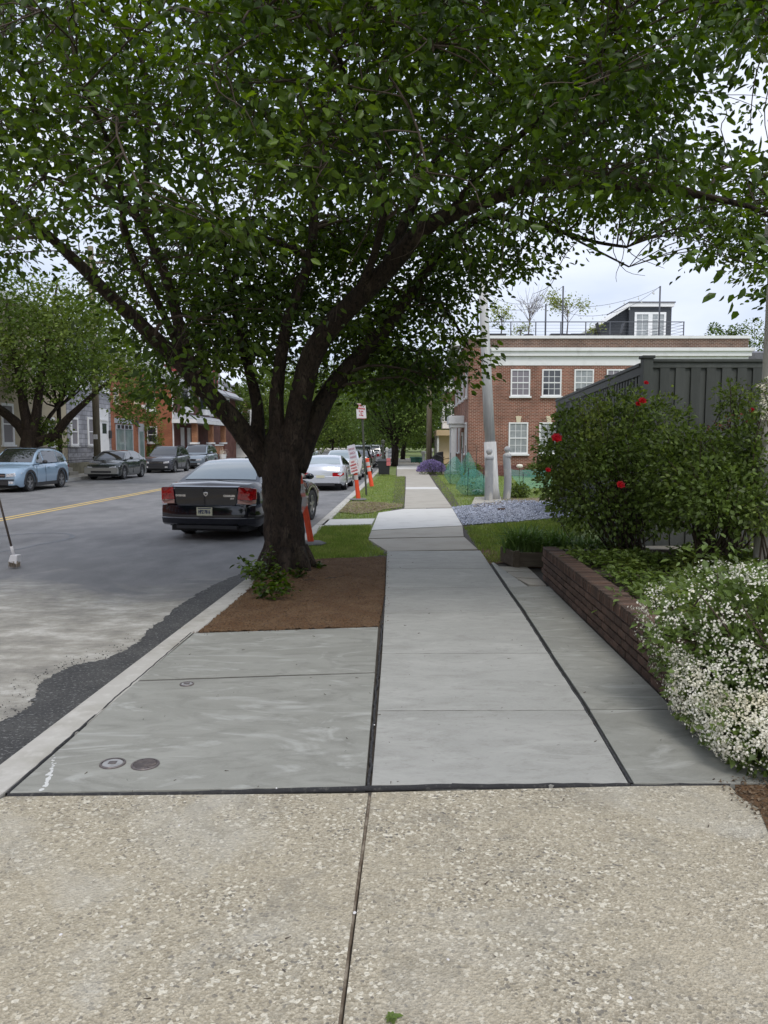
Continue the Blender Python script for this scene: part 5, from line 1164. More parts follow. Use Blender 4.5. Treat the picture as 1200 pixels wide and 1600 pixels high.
# ---- house with bays beyond the office (street frame)
h2 = sthing('bay_window_house', 'tall narrow house with white bay windows and tan porch beyond the brick building', 'house', 4.2, 64)
MB().box(4.4, 14, 64, 76, -.1, 9.6).build('wall', M['brick_dark'], h2)
for z in (2.9, 5.9):
    MB().box(3.0, 4.39, 64.6, 67.4, z, z + 2.15).build('bay', M['white'], h2)
    for xx in (3.4, 4.0): window(h2, (xx, 64.6, z + .55), (1, 0, 0), (0, -1, 0), .55, 1.2, 1, 2, gl='glass', sill=False, fw=.06)
    for ss_ in (65.5, 66.5): window(h2, (3.0, ss_, z + .55), (0, 1, 0), (-1, 0, 0), .7, 1.2, 1, 2, gl='glass', sill=False, fw=.06)
MB().box(2.9, 4.39, 64.55, 67.5, 5.052, 5.898).build('bay_panel', M['brick_dark'], h2)
MB().box(3.6, 5.0, 63.7, 76, 9.6, 9.95).build('cornice', M['white'], h2)
MB().box(2.45, 4.39, 62.9, 70, 2.3, 2.75).build('porch_roof', M['tanwood'], h2)
for ss_ in (63.1, 66, 69.6): MB().box(2.5, 2.65, ss_, ss_ + .15, .5, 2.299).build('porch_post', M['white'], h2)
MB().box(2.45, 4.39, 62.9, 70, 0, .5).build('porch_floor', M['tanwood'], h2)
d2 = MB().box(4.3, 4.42, 64.2, 65.1, .51, 2.25).build('door', M['cream'], h2)
MB().box(2.7, 4.39, 64.02, 64.1, .51, 2.29).build('porch_wall', M['cream'], h2)

# ---- left side
FL = -19.6
def wall_win(parent, px, lat, y0, y1, w, **k):
    s = S_of(px, lat); d = S(lat, s).y; return window(parent, (lat, s, at(600, y1, d).z), (0, 1, 0), (1, 0, 0), w, at(600, y0, d).z - at(600, y1, d).z, **k)
bh = sthing('beige_house', 'beige stucco house with white windows behind the forked street tree', 'house', FL, 36)
MB().box(FL - 9, FL, 24, 44.0, 0, 8.6).build('wall', M['beige'], bh)
MB().box(FL - 9.2, FL + .35, 24, 44.1, 8.6, 9).build('cornice', M['white'], bh)
wall_win(bh, 6, FL, 630, 695, 1.15, gl='glass_blind', fw=.13); wall_win(bh, -60, FL, 620, 700, 1.15, gl='glass_blind', fw=.13)
wall_win(bh, 52, FL, 640, 690, .9, gl='glass', fw=.1)
for s in (28, 32, 36.5, 40.5): window(bh, (FL, s, 5.3), (0, 1, 0), (1, 0, 0), 1.05, 1.9, gl='glass_blind', fw=.12)
st = sthing('stone_house', 'grey rusticated stone row house with white windows and door', 'house', FL + .02, 44.1)
MB().box(FL - 9, FL + .02, 44.1, S_of(170.5, FL), 0, 8.2).build('wall', M['ashlar'], st)
MB().box(FL - 9.2, FL + .4, 44.12, S_of(170.5, FL) - .02, 8.2, 8.7).build('cornice', M['white'], st)
for px in (75, 112.5, 139): wall_win(st, px, FL + .02, 652, 697, 1.0 if px != 75 else .8, gl='glass_blind', fw=.13)
for s in (44.9, 46.4, 48.2, 49.9): window(st, (FL + .02, s, 5.0), (0, 1, 0), (1, 0, 0), .9, 1.7, gl='glass_blind', fw=.1)
s = S_of(159, FL); dd = MB().obox((FL + .02, s, 0), (0, 1, 0), (1, 0, 0), .5, (-.05, .05), .9, 3.1).build('door', M['white'], st)
MB().obox((FL + .02, s, 0), (0, 1, 0), (1, 0, 0), .78, (-.05, .03), .9, 3.9).build('door_surround', M['white'], st)
MB().obox((FL + .02, s, 0), (0, 1, 0), (1, 0, 0), .35, (.049, .056), 2.3, 2.95).build('door_glass', M['glass'], dd)
MB().obox((FL + .02, s, 0), (0, 1, 0), (1, 0, 0), .6, (.051, .1), 3.12, 3.22).build('lintel', M['white'], dd)
for k in range(4): MB().box(FL + .05, FL + 1.6 - k * .32, s - .7, s + .7, k * .2 + .02, k * .2 + .22).build('step', M['tan_concrete'], st)
s = S_of(167, FL); MB().box(FL + .03, FL + .18, s - .14, s + .14, 2.0, 2.5).build('mail_box', M['plastic_dark'], st)
bs = sthing('brick_shop', 'orange red brick building with large shop window, across the street', 'building', FL + .04, 50.7)
sa, sb = S_of(170.5, FL) + .02, S_of(226.5, FL)
MB().box(FL - 9, FL + .04, sa, sb, 0, 6.9).build('wall', M['brick_orange'], bs)
MB().box(FL - 9.1, FL + .2, sa, sb + .05, 6.9, 7.1).build('coping', M['cream'], bs)
s0_, s1_ = S_of(177, FL), S_of(204.5, FL); d_ = 53.5
def zz_(y): return at(600, y, d_).z
MB().box(FL + .0, FL + .1, s0_ - .15, s1_ + .15, zz_(662), zz_(654)).build('lintel', M['slate_light'], bs)
f = MB().box(FL, FL + .09, s0_, s1_, zz_(671), zz_(663.5)).box(FL, FL + .08, s0_, s0_ + .1, .75, zz_(671)).box(FL, FL + .08, s1_ - .1, s1_, .75, zz_(671)).box(FL, FL + .08, (s0_ + s1_) / 2 - .04, (s0_ + s1_) / 2 + .04, .75, zz_(671)).build('shop_window', M['slate_light'], bs)
MB().box(FL, FL + .06, s0_ + .1, s1_ - .1, .7, zz_(671)).build('pane', M['shopglass'], f)
for k in range(4): MB().box(FL + .088, FL + .1, s0_ + .25 + k * (s1_ - s0_ - .4) / 4, s0_ + .05 + (k + 1) * (s1_ - s0_ - .4) / 4, zz_(670), zz_(664.5)).build('transom_pane', M['glass'], f)
sd_ = S_of(217.5, FL); dz_ = MB().box(FL, FL + .09, sd_ - .6, sd_ + .6, 0, zz_(660)).build('door_frame', M['slate_light'], bs); MB().box(FL + .05, FL + .1, sd_ - .42, sd_ + .42, .1, zz_(673)).build('door', M['shopglass'], dz_)
MB().box(FL + .05, FL + .2, S_of(210, FL) - .15, S_of(210, FL) + .15, 2.9, 3.3).build('wall_lamp', M['plastic_dark'], bs)
MB().box(FL + .05, FL + .25, S_of(221.5, FL) - .3, S_of(221.5, FL) + .3, 4.2, 4.5).build('light_box', M['white'], bs)
wall_win(bs, 180, FL + .04, 606, 630, .9, gl='glass_blind', fw=.06, fr='cream'); wall_win(bs, 212, FL + .04, 606, 630, .9, gl='glass_blind', fw=.06, fr='cream')
# porch house
PL = -18.3; ps = 60.2
ph = sthing('porch_house', 'red brick twin house with white bay windows, brick porch columns and grey porch roof', 'house', PL, ps)
def zp(y, d): return at(600, y, d).z
MB().box(PL - 8, PL, ps, ps + 22, 0, 7.0).build('wall', M['brick_orange'], ph)
MB().box(PL + .001, PL + .03, ps + .02, ps + 22, 0, 7.0).build('front_wall', M['brick_dark'], ph)
window(ph, (S_of(236.5, -19.98) * 0 - 19.98 - .1, ps, zp(641, ps)), (1, 0, 0), (0, -1, 0), .8, 1.3, fw=.11)
window(ph, (-20.0, ps, zp(692, ps)), (1, 0, 0), (0, -1, 0), .8, 1.3, fw=.11)
MB().tube([(PL - .02, ps - .06, .02), (PL - .02, ps - .06, 6.9)], .06, 6).build('downspout', M['white'], ph)
for px in (287, 315, 331, 347):
    s = S_of(px, PL); z = 4.15
    b = MB().prism([(PL, s - .95), (PL + .65, s - .55), (PL + .65, s + .55), (PL, s + .95)], z, z + 2.2).build('bay_window', M['white'], ph)
    MB().box(PL + .64, PL + .67, s - .4, s + .4, z + .5, z + 1.8).build('pane', M['glass'], b)
    e = Vector((.65, .4, 0)).normalized(); MB().obox((PL + .325, s - .75, z), e, (.4 / .763, -.65 / .763, 0), .24, (.0, .02), .5, 1.8).build('pane', M['glass'], b)
MB().add([(PL + .9, ps - .3, 6.35), (PL + .9, ps + 22, 6.35), (PL - 3.2, ps + 22, 8.9), (PL - 3.2, ps - .3, 8.9), (PL + .9, ps - .3, 6.15), (PL + .9, ps + 22, 6.15), (PL - 8, ps + 22, 6.9), (PL - 8, ps - .3, 6.9), (PL - 8, ps + 22, 8.9), (PL - 8, ps - .3, 8.9)],
    [(0, 1, 2, 3), (0, 4, 5, 1), (3, 2, 8, 9), (4, 7, 6, 5), (0, 3, 9, 7, 4), (1, 5, 6, 8, 2)]).build('roof', M['slate_light'], ph)
for k, px in enumerate((300, 322, 342)):
    s = S_of(px, PL); g = MB().extr([(PL - .4, s - 1.5, 6.9), (PL - .4, s + 1.5, 6.9), (PL - .4, s + 1.5, 8.4), (PL - .4, s, 9.6), (PL - .4, s - 1.5, 8.4)], (-2.6, 0, 0)).build('dormer', mat('red shingle', (.28, .05, .05), .8) if k % 2 == 0 else M['white'], ph)
    MB().obox((PL - .4, s - .6, 7.2), (0, 1, 0), (1, 0, 0), .35, (0, .03), 0, 1.1).obox((PL - .4, s + .6, 7.2), (0, 1, 0), (1, 0, 0), .35, (0, .03), 0, 1.1).build('dormer_pane', M['glass'], g)
    MB().extr([(PL - .2, s - 1.75, 8.2), (PL - .2, s, 9.65), (PL - .2, s + 1.75, 8.2), (PL - .2, s + 1.75, 8.45), (PL - .2, s, 9.9), (PL - .2, s - 1.75, 8.45)], (-2.9, 0, 0)).build('gable_trim', M['white'], g)
MB().box(PL - 2.6, PL - 1.8, S_of(334, PL) - .5, S_of(334, PL) + .5, 8, 10.4).build('chimney', M['brick_dark'], ph)
QL = -16.5
zg = zp(655, ps + .4)
MB().add([(QL - .1, ps - .3, zg - .28), (QL - .1, ps + 11.5, zg - .28), (PL, ps + 11.5, zg - .28), (PL, ps - .3, zg - .28), (QL + .15, ps - .45, zg), (QL + .15, ps + 11.7, zg), (PL, ps + 11.7, zg + .55), (PL, ps + .1, zg + .55)],
    [(0, 1, 2, 3), (4, 7, 6, 5), (0, 4, 5, 1), (1, 5, 6, 2), (3, 7, 4, 0), (2, 6, 7, 3)]).build('porch_roof', M['slate_light'], ph)
MB().box(QL - .12, QL + .17, ps - .47, ps + 11.72, zg - .3, zg - .02).box(PL + .01, QL - .121, ps - .47, ps - .3, zg - .3, zg - .02).build('porch_fascia', M['white'], ph)
MB().box(PL + .03, QL, ps, ps + 11.4, 0, .75).build('porch_floor', M['brick_dark'], ph)
for px in (308, 333, 352):
    s = S_of(px, QL); MB().box(QL - .42, QL - .02, s - .22, s + .22, 1.75, zg - .301).build('porch_column', M['brick_pillar'], ph)
    MB().box(QL - .48, QL + .02, s - .3, s + .3, .02, 1.6).build('column_base', M['brick_dark'], ph); MB().box(QL - .54, QL + .06, s - .36, s + .36, 1.602, 1.748).build('base_cap', M['white'], ph)
MB().box(QL - .3, QL - .1, S_of(312, QL), S_of(350, QL), .3, 1.45).build('porch_parapet', M['brick_pillar'], ph); MB().box(QL - .36, QL - .04, S_of(312, QL), S_of(350, QL), 1.452, 1.55).build('parapet_cap', M['white'], ph)
for k, px in enumerate((283, 293, 300)):
    s = S_of(px, PL) ; MB().box(PL + .03, PL + .08, s - .45, s + .45, .76, 2.95).build('porch_door', M['white'], ph)
# further houses
for k, (s, w, h, m_, lb) in enumerate(((84, 9, 8.5, 'white', 'pale house with grey gable far across the street past the porch house'), (95, 10, 9, 'brick_dark', 'dark red house farther down the left side of the street'), (110, 14, 9, 'white', 'white fronted house seen far down between the tree trunks'))):
    t = sthing('distant_house', lb, 'house', -20, s); MB().box(-30, -19.8, s, s + w, 0, h - 2).build('wall', M[m_], t)
    MB().add([(-30, s - .2, h - 2), (-19.4, s - .2, h - 2), (-19.4, s + w, h - 2), (-30, s + w, h - 2), (-24.5, s - .2, h + 1), (-24.5, s + w, h + 1)], [(0, 1, 4), (2, 3, 5), (1, 2, 5, 4), (3, 0, 4, 5), (0, 3, 2, 1)]).build('roof', M['slate'], t)
    for z in (1.2, 4.2):
        for j in range(3): window(t, (-19.8, s + 1.5 + j * (w - 3) / 2, z), (0, 1, 0), (1, 0, 0), 1, 1.6, fw=.1)
    for z in (4.0,): window(t, (-21.5, s, z), (1, 0, 0), (0, -1, 0), .9, 1.5, fw=.1)
    if k == 0:
        for j in range(3): MB().box(-19.7 + .0, -17.6, s + .3 + j * 3, s + .6 + j * 3, 0, 2.8).build('porch_post', M['white'], t)
for k, (la0, la1, s0__, s1__, h, m_, lb) in enumerate(((-29, -19.6, -40, 23.8, 8.2, 'brick_orange', 'brick row house block across the road behind the viewpoint'), (9, 18, -24, -4, 7.5, 'brick_dark', 'unseen dark brick house added behind the viewpoint on the right'))):  # unseen houses, added behind the camera to darken reflections and cut skylight
    t = sthing('unseen_row_house', lb, 'house', la0, s0__); MB().box(la0, la1, s0__, s1__, 0, h).build('wall', M[m_], t); MB().box(la0 - .2, la1 + .2, s0__ - .2, s1__ + .1, h, h + .4).build('cornice', M['white'], t)
    xx_, nn_ = ((la1, 1) if k == 0 else (la0, -1))
    for z in (1.3, 4.6):
        for j in range(int((s1__ - s0__) / 3.2)): window(t, (xx_, s0__ + 1.6 + j * 3.2, z), (0, 1, 0), (nn_, 0, 0), 1, 1.8, gl='glass_blind', fw=.1)
# stoop wall and iron fence in front of the stone house
lf = sthing('iron_fence', 'black iron fence on a low stone wall in front of the stone house', 'fence', -18.0, S_of(98, -18))
s0_, s1_ = S_of(97, -18.0), S_of(146, -18.0)
MB().box(-18.2, -17.95, s0_, s1_, 0, .62).build('low_wall', mat('mossy stone', (.2, .18, .12), .9, [(3, (.12, .11, .07), .45, .7)]), lf, bevel=.02)
for z in (.75, 1.45): MB().box(-18.09, -18.05, s0_, s1_, z, z + .035).build('rail', M['black_iron'], lf)
n_ = 26
pk = None
for i in range(n_):
    s = s0_ + (s1_ - s0_) * (i + .5) / n_
    if pk is None:
        pk = MB().tube([(-18.07, s, .62), (-18.04, s + .02, .9), (-18.1, s - .02, 1.2), (-18.07, s, 1.6)], .013, 5).build('picket', M['black_iron'], lf); sbase = s
    else: o = pk.copy(); COL.objects.link(o); o.location = (0, s - sbase, 0)
lb_ = sthing('stone_stoop', 'stone steps and block wall behind the light blue crossover', 'steps', -17.5, S_of(90, -18))
s = S_of(92, -18.0)
for k in range(4): MB().box(-19.5, -17.3 - k * .3, s - .75, s + .3, k * .2, k * .2 + .2).build('step', M['tan_concrete'], lb_, bevel=.01)
MB().box(-19.5, -17.9, s - 1.1, s - .76, 0, 1.15).build('block_wall', mat('weathered stone block', (.26, .24, .19), .9, [(4, (.16, .14, .1), .45, .7)]), lb_, bevel=.02)
# poles
def upole(px, lat, top, r, mt_, label, s=None, arms=False, cat='utility pole', z0=0):
    s = s or S_of(px, lat); b = S(lat, s, z0); x, y = b.x, b.y; zt = at(px, top, y).z if top is not None else 10
    t = thing('utility_pole', label, cat, (x, y, z0)); MB().tube([(x, y, z0 - .05), (x, y, zt / 2), (x, y, zt)], [r * 1.15, r, r * .85], 12, wob=.03).build('pole', M[mt_], t, smooth=True)
    if arms: MB().box(x - 1.2, x + 1.2, y - .06, y + .06, zt - .9, zt - .78).build('crossarm', M['pole_wood'], t)
    return t, Vector((x, y, zt))
t_, a1 = upole(148, -16.75, 385, .17, 'pole_wood', 'tall wooden utility pole across the street in front of the stone house', arms=True)
MB().box(a1.x - .1, a1.x + .1, a1.y - .22, a1.y - .16, 1.9, 2.15).build('notice', M['sign_white'], t_)
t_, a2 = upole(670, 1.46, 545, .17, 'pole_wood', 'wooden utility pole beside the lavender, under the dark trees', s=50, arms=False)
t_, a3 = upole(392, -16.8, 640, .12, 'pole_pale', 'thin grey pole across the street seen behind the cherry limbs')
t_, a4 = upole(529.5, -16.8, 684, .1, 'pole_pale', 'pale signal post with round sign far across the street')
MB().lathe([(.001, 0), (.3, 0), (.3, .04), (.001, .04)], (a4.x - .0, a4.y, a4.z - 1.4), 14, 'z').build('round_sign', M['tanwood'], t_)
def wirec(a, b, sag, label):
    o = MB().tube([a.lerp(b, t / 14) - Vector((0, 0, sag * 4 * (t / 14) * (1 - t / 14))) for t in range(15)], .014, 4).build('overhead_wire', M['black_iron']); setp(o, label, 'wire', 'overhead wires'); return o
wirec(Vector((a1.x + 1.1, a1.y, a1.z - .8)), Vector((a3.x, a3.y, a3.z - .3)), .8, 'overhead wire from the tall wooden pole toward the thin grey pole')
wirec(Vector((a3.x, a3.y, 4.9)), S(-19.6, 100, 5.4), .3, 'overhead wire past the thin grey pole at roof level')
wirec(Vector((a3.x, a3.y, 4.4)), S(-18.3, 60.3, 5.2), .2, 'overhead wire crossing the porch house brick wall')
wirec(Vector((a2.x, a2.y, 5.2)), S(-16.8, 70, 5.6), .5, 'overhead wire crossing the street from the pole by the lavender')
# ---------------------------------------------------------------- fence
fz = thing('board_fence', 'dark grey green board fence with capped corner post behind the rose bushes', 'fence', (3.57, 10.5, 0))
FY = 10.5
def fx(px): return at(px, 600, FY).x
def fzz(py): return at(600, py, FY).z
def post(c, top, w, nm='post'):
    MB().box(c[0] - w, c[0] + w, c[1] - w, c[1] + w, -.03, top - .05).build(nm, M['fence'], fz, bevel=.004)
    MB().box(c[0] - w - .02, c[0] + w + .02, c[1] - w - .02, c[1] + w + .02, top - .049, top - .01).build('post_cap', M['fence'], fz, bevel=.006)
C0 = (fx(1012.5), FY + .07)
post(C0, fzz(554), .066)
xe = fx(1300)
MB().box(fx(1020.5), xe, FY + .02, FY + .12, fzz(565), fzz(560.5)).build('cap_rail', M['fence'], fz, bevel=.004)
MB().box(fx(1020.5), xe, FY + .045, FY + .085, fzz(574), fzz(565.3)).build('top_rail', M['fence'], fz, bevel=.003)
MB().box(fx(1020.5), xe, FY + .045, FY + .085, .1, .22).build('bottom_rail', M['fence'], fz)
x = fx(1021); i = 0
while x < xe:
    w = .118 if i % 2 == 0 else .118; y = FY + (.05 if i % 2 else .075)
    MB().box(x, x + (.128), y, y + .018, .12, fzz(573.5)).build('board', M['fence'], fz, bevel=.002)
    x += .105; i += 1
EP = at(872, 625, 21.0); A = Vector((C0[0], FY + .14, 0)); Bv = Vector((EP.x, 21.0, 0)); dv = (Bv - A).normalized(); nv = Vector((-dv.y, dv.x, 0)); Ls_ = (Bv - A).length; zt = fzz(560.5)
ftop = at(600, 568, FY + .2).z; etop = EP.z
def zl(t): return ftop + (etop - ftop) * t / Ls_
nb = int(Ls_ / .215)
for i in range(nb * 2):
    t0 = i * .1075; 
    if t0 + .14 > Ls_: break
    o = nv * (.02 if i % 2 else -.005); p0 = A + dv * t0 + o; p1 = A + dv * (t0 + (.135 if i % 2 else .128)) + o; q = nv * .018
    z0, z1 = zl(t0) - .14, zl(t0 + .13) - .14
    MB().add([(p0.x, p0.y, .08), (p1.x, p1.y, .08), (p1.x + q.x, p1.y + q.y, .08), (p0.x + q.x, p0.y + q.y, .08), (p0.x, p0.y, z0), (p1.x, p1.y, z1), (p1.x + q.x, p1.y + q.y, z1), (p0.x + q.x, p0.y + q.y, z0)],
        [(0, 3, 2, 1), (4, 5, 6, 7), (0, 1, 5, 4), (1, 2, 6, 5), (2, 3, 7, 6), (3, 0, 4, 7)]).build('board', M['fence'], fz)
def rail(za, zb_, w0, w1, nm):
    P = []
    for p, t in ((A, 0), (Bv, Ls_)):
        for a, b in ((w0, za), (w1, za), (w1, zb_), (w0, zb_)):
            r = p + nv * a; P.append((r.x, r.y, zl(t) + b))
    MB().add(P, [(0, 1, 2, 3), (7, 6, 5, 4), (0, 4, 5, 1), (1, 5, 6, 2), (2, 6, 7, 3), (3, 7, 4, 0)]).build(nm, M['fence'], fz)
rail(-.16, -.045, -.03, .06, 'top_rail'); rail(-.043, .0, -.05, .08, 'cap_rail')
for t in (Ls_ * .27, Ls_ * .62, Ls_): p = A + dv * t - nv * .03; post((p.x, p.y), zl(t) + .07, .06)
# pale porch column at the right edge
cl_ = thing('porch_column', 'pale round porch column cut by the right edge of the view', 'column', (at(1213, 600, 8).x, 8, -.03))
cxx = at(1213, 600, 8).x
MB().lathe([(.2, -.03), (.2, .18), (.165, .22), (.15, .3), (.14, 2.0), (.125, 3.7), (.17, 3.76), (.17, 3.9), (.001, 3.9)], (cxx, 8, 0), 24).build('shaft', mat('warm white painted column', (.72, .68, .64), .6), cl_, smooth=40)

# ---------------------------------------------------------------- brick planter
pw = thing('brick_planter', 'low dark red brick retaining wall of the rose bed', 'planter wall', (WA.x, WA.y, 0))
MB().prism([(wx(9.6) + .012, 9.59), (wx(4.5) + .012, 4.5), (wx(4.5) + .19, 4.5), (wx(9.6) + .19, 9.59)], -.06, .385).build('mortar_core', M['mortar'], pw)
wd = Vector((wx(5) - wx(4), 1, 0)).normalized(); wn = Vector((-wd.y, wd.x, 0)); wang = math.atan2(wd.y, wd.x)
bme = MB().box(-.097, .097, -.05, .05, -.0275, .0275); b0 = bme.build('brick', M['brick'], pw, bevel=.003, local=True); sme = MB().box(-.0275, .0275, -.1, .1, -.05, .05); s0b = sme.build('brick', M['brick'], pw, bevel=.003, local=True)
first = [True, True]
def placeb(src, k, p, rz, tilt=0):
    if first[k]: o = src; first[k] = False
    else: o = src.copy(); COL.objects.link(o)
    o.location = (p.x - WA.x, p.y - WA.y, p.z); o.rotation_euler = (0, random.gauss(0, .008), rz + random.gauss(0, .006))
nrow = 4; Lw = 5.08
for r in range(nrow):
    t = .1 + (0 if r % 2 else .105)
    while t < Lw:
        p = Vector((wx(9.6 - t), 9.6 - t, .035 + r * .071)) + wn * (-.04 + random.gauss(0, .0015)); placeb(b0, 0, p, wang); t += .21
t = .03
while t < Lw:
    p = Vector((wx(9.6 - t), 9.6 - t, .375)) - wn * .095 + wn * random.gauss(0, .003); p.z = .345 + random.gauss(0, .002); placeb(s0b, 1, p, wang + R(90) * 0); t += .066
print('bricks', len([o for o in pw.children if o.name.startswith('brick')]))
MB().box(wx(9.6) + .2, 4.4, 9.5, 9.58, -.05, .37).build('back_kerb', M['mortar'], pw)
sheet('planter_soil', [(wx(3.8) + .18, 3.9, .3), (6.5, 3.9, .3), (6.5, 9.5, .34), (wx(9.5) + .18, 9.5, .34)], mat('dark planter soil', (.05, .035, .025), .95, [(8, (.08, .06, .04), .45, .7)], bump=(30, .8, .02)))
MB().prism([(3.0, 9.7), (8, 9.7), (8, 10.4), (3.4, 10.4)], -.03, .3).build('flagstone_path', M['tan_concrete'])['kind'] = 'structure'
# ground cover
n = 26000; X = RNG.uniform(2.15, 5.6, n); Y = RNG.uniform(4.2, 9.45, n); k = (X > wx(7) + .22 + RNG.uniform(0, .12, n)); X, Y = X[k], Y[k]
hn = np.array([noise.noise(Vector((x * 1.6, y * 1.6, 3))) for x, y in zip(X, Y)]); k = hn > -.22; X, Y, hn = X[k], Y[k], hn[k]
Z = .34 + RNG.uniform(0, 1, len(X)) * (.06 + .16 * np.clip(hn + .3, 0, 1)) + np.clip((X - 3), 0, 1) * .04
cloud('ground_cover', np.c_[X, Y, Z], rdir(len(X)) * [1, 1, .5], RNG.uniform(.04, .085, len(X)), M['leaf_rose'], None, T_CHERRY, .5)
for px, py, y, lb in ((1085, 868, 7.2, 'broad leafed light green weed in the planter, upper right of the white bush'), (915, 868, 8.6, 'bright green seedling just inside the far end of the brick wall'), (985, 935, 6.4, 'pale green weed hanging over the brick wall'), (1130, 855, 7.0, 'tall light green weed behind the white flowering bush')):
    c = np.array(at(px, py, y)); n = 40; q = RNG.normal(0, 1, (n, 3)) * [.1, .1, .05]; t = thing('weed', lb, 'weed', (c[0], c[1], .33)); cloud('leaves', c + q, q + RNG.normal(0, .1, (n, 3)), RNG.uniform(.05, .1, n), M['leaf_bush'], t, T_CHERRY, .4)

# ---------------------------------------------------------------- rose bushes
def bush(name, label, cat, base, blobs, n, sz, mt, tmpl=T_SMALL, stems=10, smat='twig', group=None, ln='leaves', hollow=.35):
    t = thing(name, label, cat, base, group=group); b = Vector(base); m = MB(); P = []; D = []; vol = sum(r[3] ** 1 * r[4] for r in blobs)
    for (x, y, z, r, rz) in blobs:
        c = Vector((x, y, z)); nn = int(n * r * rz / vol)
        q = RNG.normal(0, 1, (nn, 3)); q /= np.linalg.norm(q, axis=1, keepdims=True); rad = RNG.uniform(hollow, 1.12, (nn, 1)) ** .7
        q = q * rad; nzv = np.array([noise.noise(Vector((a * 2.6 + x, bb * 2.6 + y, cc * 2.6))) for a, bb, cc in q]); keep = nzv > -.2; q = q[keep]
        P.append(np.array(c) + q * [r, r, rz]); D.append(q + RNG.normal(0, .5, q.shape) - [0, 0, .1])
        for k in range(max(2, int(stems * r * rz / vol * 2))):
            e = c + Vector((random.uniform(-.8, .8) * r, random.uniform(-.8, .8) * r, random.uniform(-.1, .95) * rz)); s = b + Vector((random.uniform(-.15, .15), random.uniform(-.15, .15), 0)); md = s.lerp(e, .5) + Vector((random.gauss(0, .1), random.gauss(0, .1), .12))
            m.tube(smooth_path([s, md, e], 4), [.012 - .009 * i / 8 for i in range(9)], 5, cap=False)
    sm_ = m.build('stem', M[smat], t, smooth=True); sm_['kind'] = 'stuff'; P = np.concatenate(P); D = np.concatenate(D)
    cloud(ln, P, D, RNG.uniform(sz * .7, sz * 1.3, len(P)), M[mt], t, tmpl, .8); return t, P
def bl(px, py, d, rp, rzp): c = at(px, py, d); k = d / F; return (c.x, c.y, c.z, rp * k, rzp * k)
rb = at(935, 850, 9.0)
b1, _ = bush('rose_bush', 'large dark green rose bush with red roses at the far end of the brick planter', 'rose bush', (3.0, 9.3, .3),
    [bl(930, 760, 9.3, 78, 72), bl(900, 700, 9.2, 62, 55), bl(960, 680, 9.5, 75, 60), bl(1010, 740, 9.6, 75, 70), bl(985, 640, 9.5, 45, 32), bl(1030, 660, 9.7, 48, 42), bl(868, 715, 9.1, 24, 50), bl(890, 780, 9.2, 34, 36), bl(960, 800, 9.3, 70, 40), bl(885, 655, 9.2, 20, 22), bl(925, 640, 9.3, 26, 24), bl(1020, 800, 9.6, 50, 40), bl(860, 745, 9.2, 26, 34), bl(980, 700, 9.0, 40, 34), bl(925, 720, 8.9, 34, 30)], 17500, .062, 'leaf_rose', stems=30)
b2, _ = bush('rose_bush', 'open light green rose bush in front of the fence at the right edge', 'rose bush', (at(1120, 700, 8.2).x, 8.2, .33),
    [bl(1090, 740, 8.4, 75, 62), bl(1150, 760, 8.2, 80, 70), bl(1170, 690, 8.3, 55, 45), bl(1120, 800, 8.0, 75, 40), bl(1195, 720, 8.0, 60, 70), bl(1080, 690, 8.6, 40, 26), bl(1050, 800, 8.4, 40, 30), bl(1040, 750, 8.6, 55, 55), bl(1060, 700, 8.8, 50, 34), bl(1110, 770, 7.8, 70, 50), bl(1190, 790, 7.6, 60, 50)], 14500, .058, 'leaf_rose', stems=26, hollow=.2)
b3, _ = bush('climbing_shoots', 'loose leafy rose shoots rising against the grey fence by the column', 'rose shoots', (at(1160, 700, 8.8).x, 8.8, .33),
    [bl(1150, 620, 8.8, 34, 26), bl(1175, 650, 8.7, 26, 30), bl(1135, 640, 8.8, 20, 12), bl(1125, 690, 8.8, 45, 14)], 1300, .05, 'leaf_rose', stems=14, hollow=.1)
def rose(par, px, py, d, r, mt_='petal_red'):
    c = at(px, py, d); m = MB()
    for ring, (n, rr, up) in enumerate(((3, .35, .9), (5, .65, .5), (7, 1.0, .1))):
        for k in range(n):
            a = 6.283 * k / n + ring; d1 = Vector((math.cos(a), -.35 + .6 * math.sin(a), math.sin(a) * .8)); f = Vector((0, -1, .25)).normalized(); s = d1.cross(f).normalized()
            b_ = c + f * r * .25 * up; t_ = c + d1 * r * rr + f * r * (.5 * up); w = r * .42
            m.add([b_, b_.lerp(t_, .6) + s * w + f * .1 * r, t_ + f * r * .12, b_.lerp(t_, .6) - s * w + f * .1 * r], [(0, 1, 2, 3)])
    m.build('rose_flower', M[mt_], par, smooth=True)
for px, py, d, r in ((869, 684, 8.75, .068), (1003, 626, 9.2, .052), (1009, 598, 9.3, .034), (969, 757, 8.75, .055), (856, 734, 8.8, .036), (997, 631, 9.2, .04)): rose(b1, px, py, d, r)
for px, py, d, r in ((1174, 641, 8.4, .04),): rose(b3, px, py, d, r)
P = []; D = []; sm2 = MB()
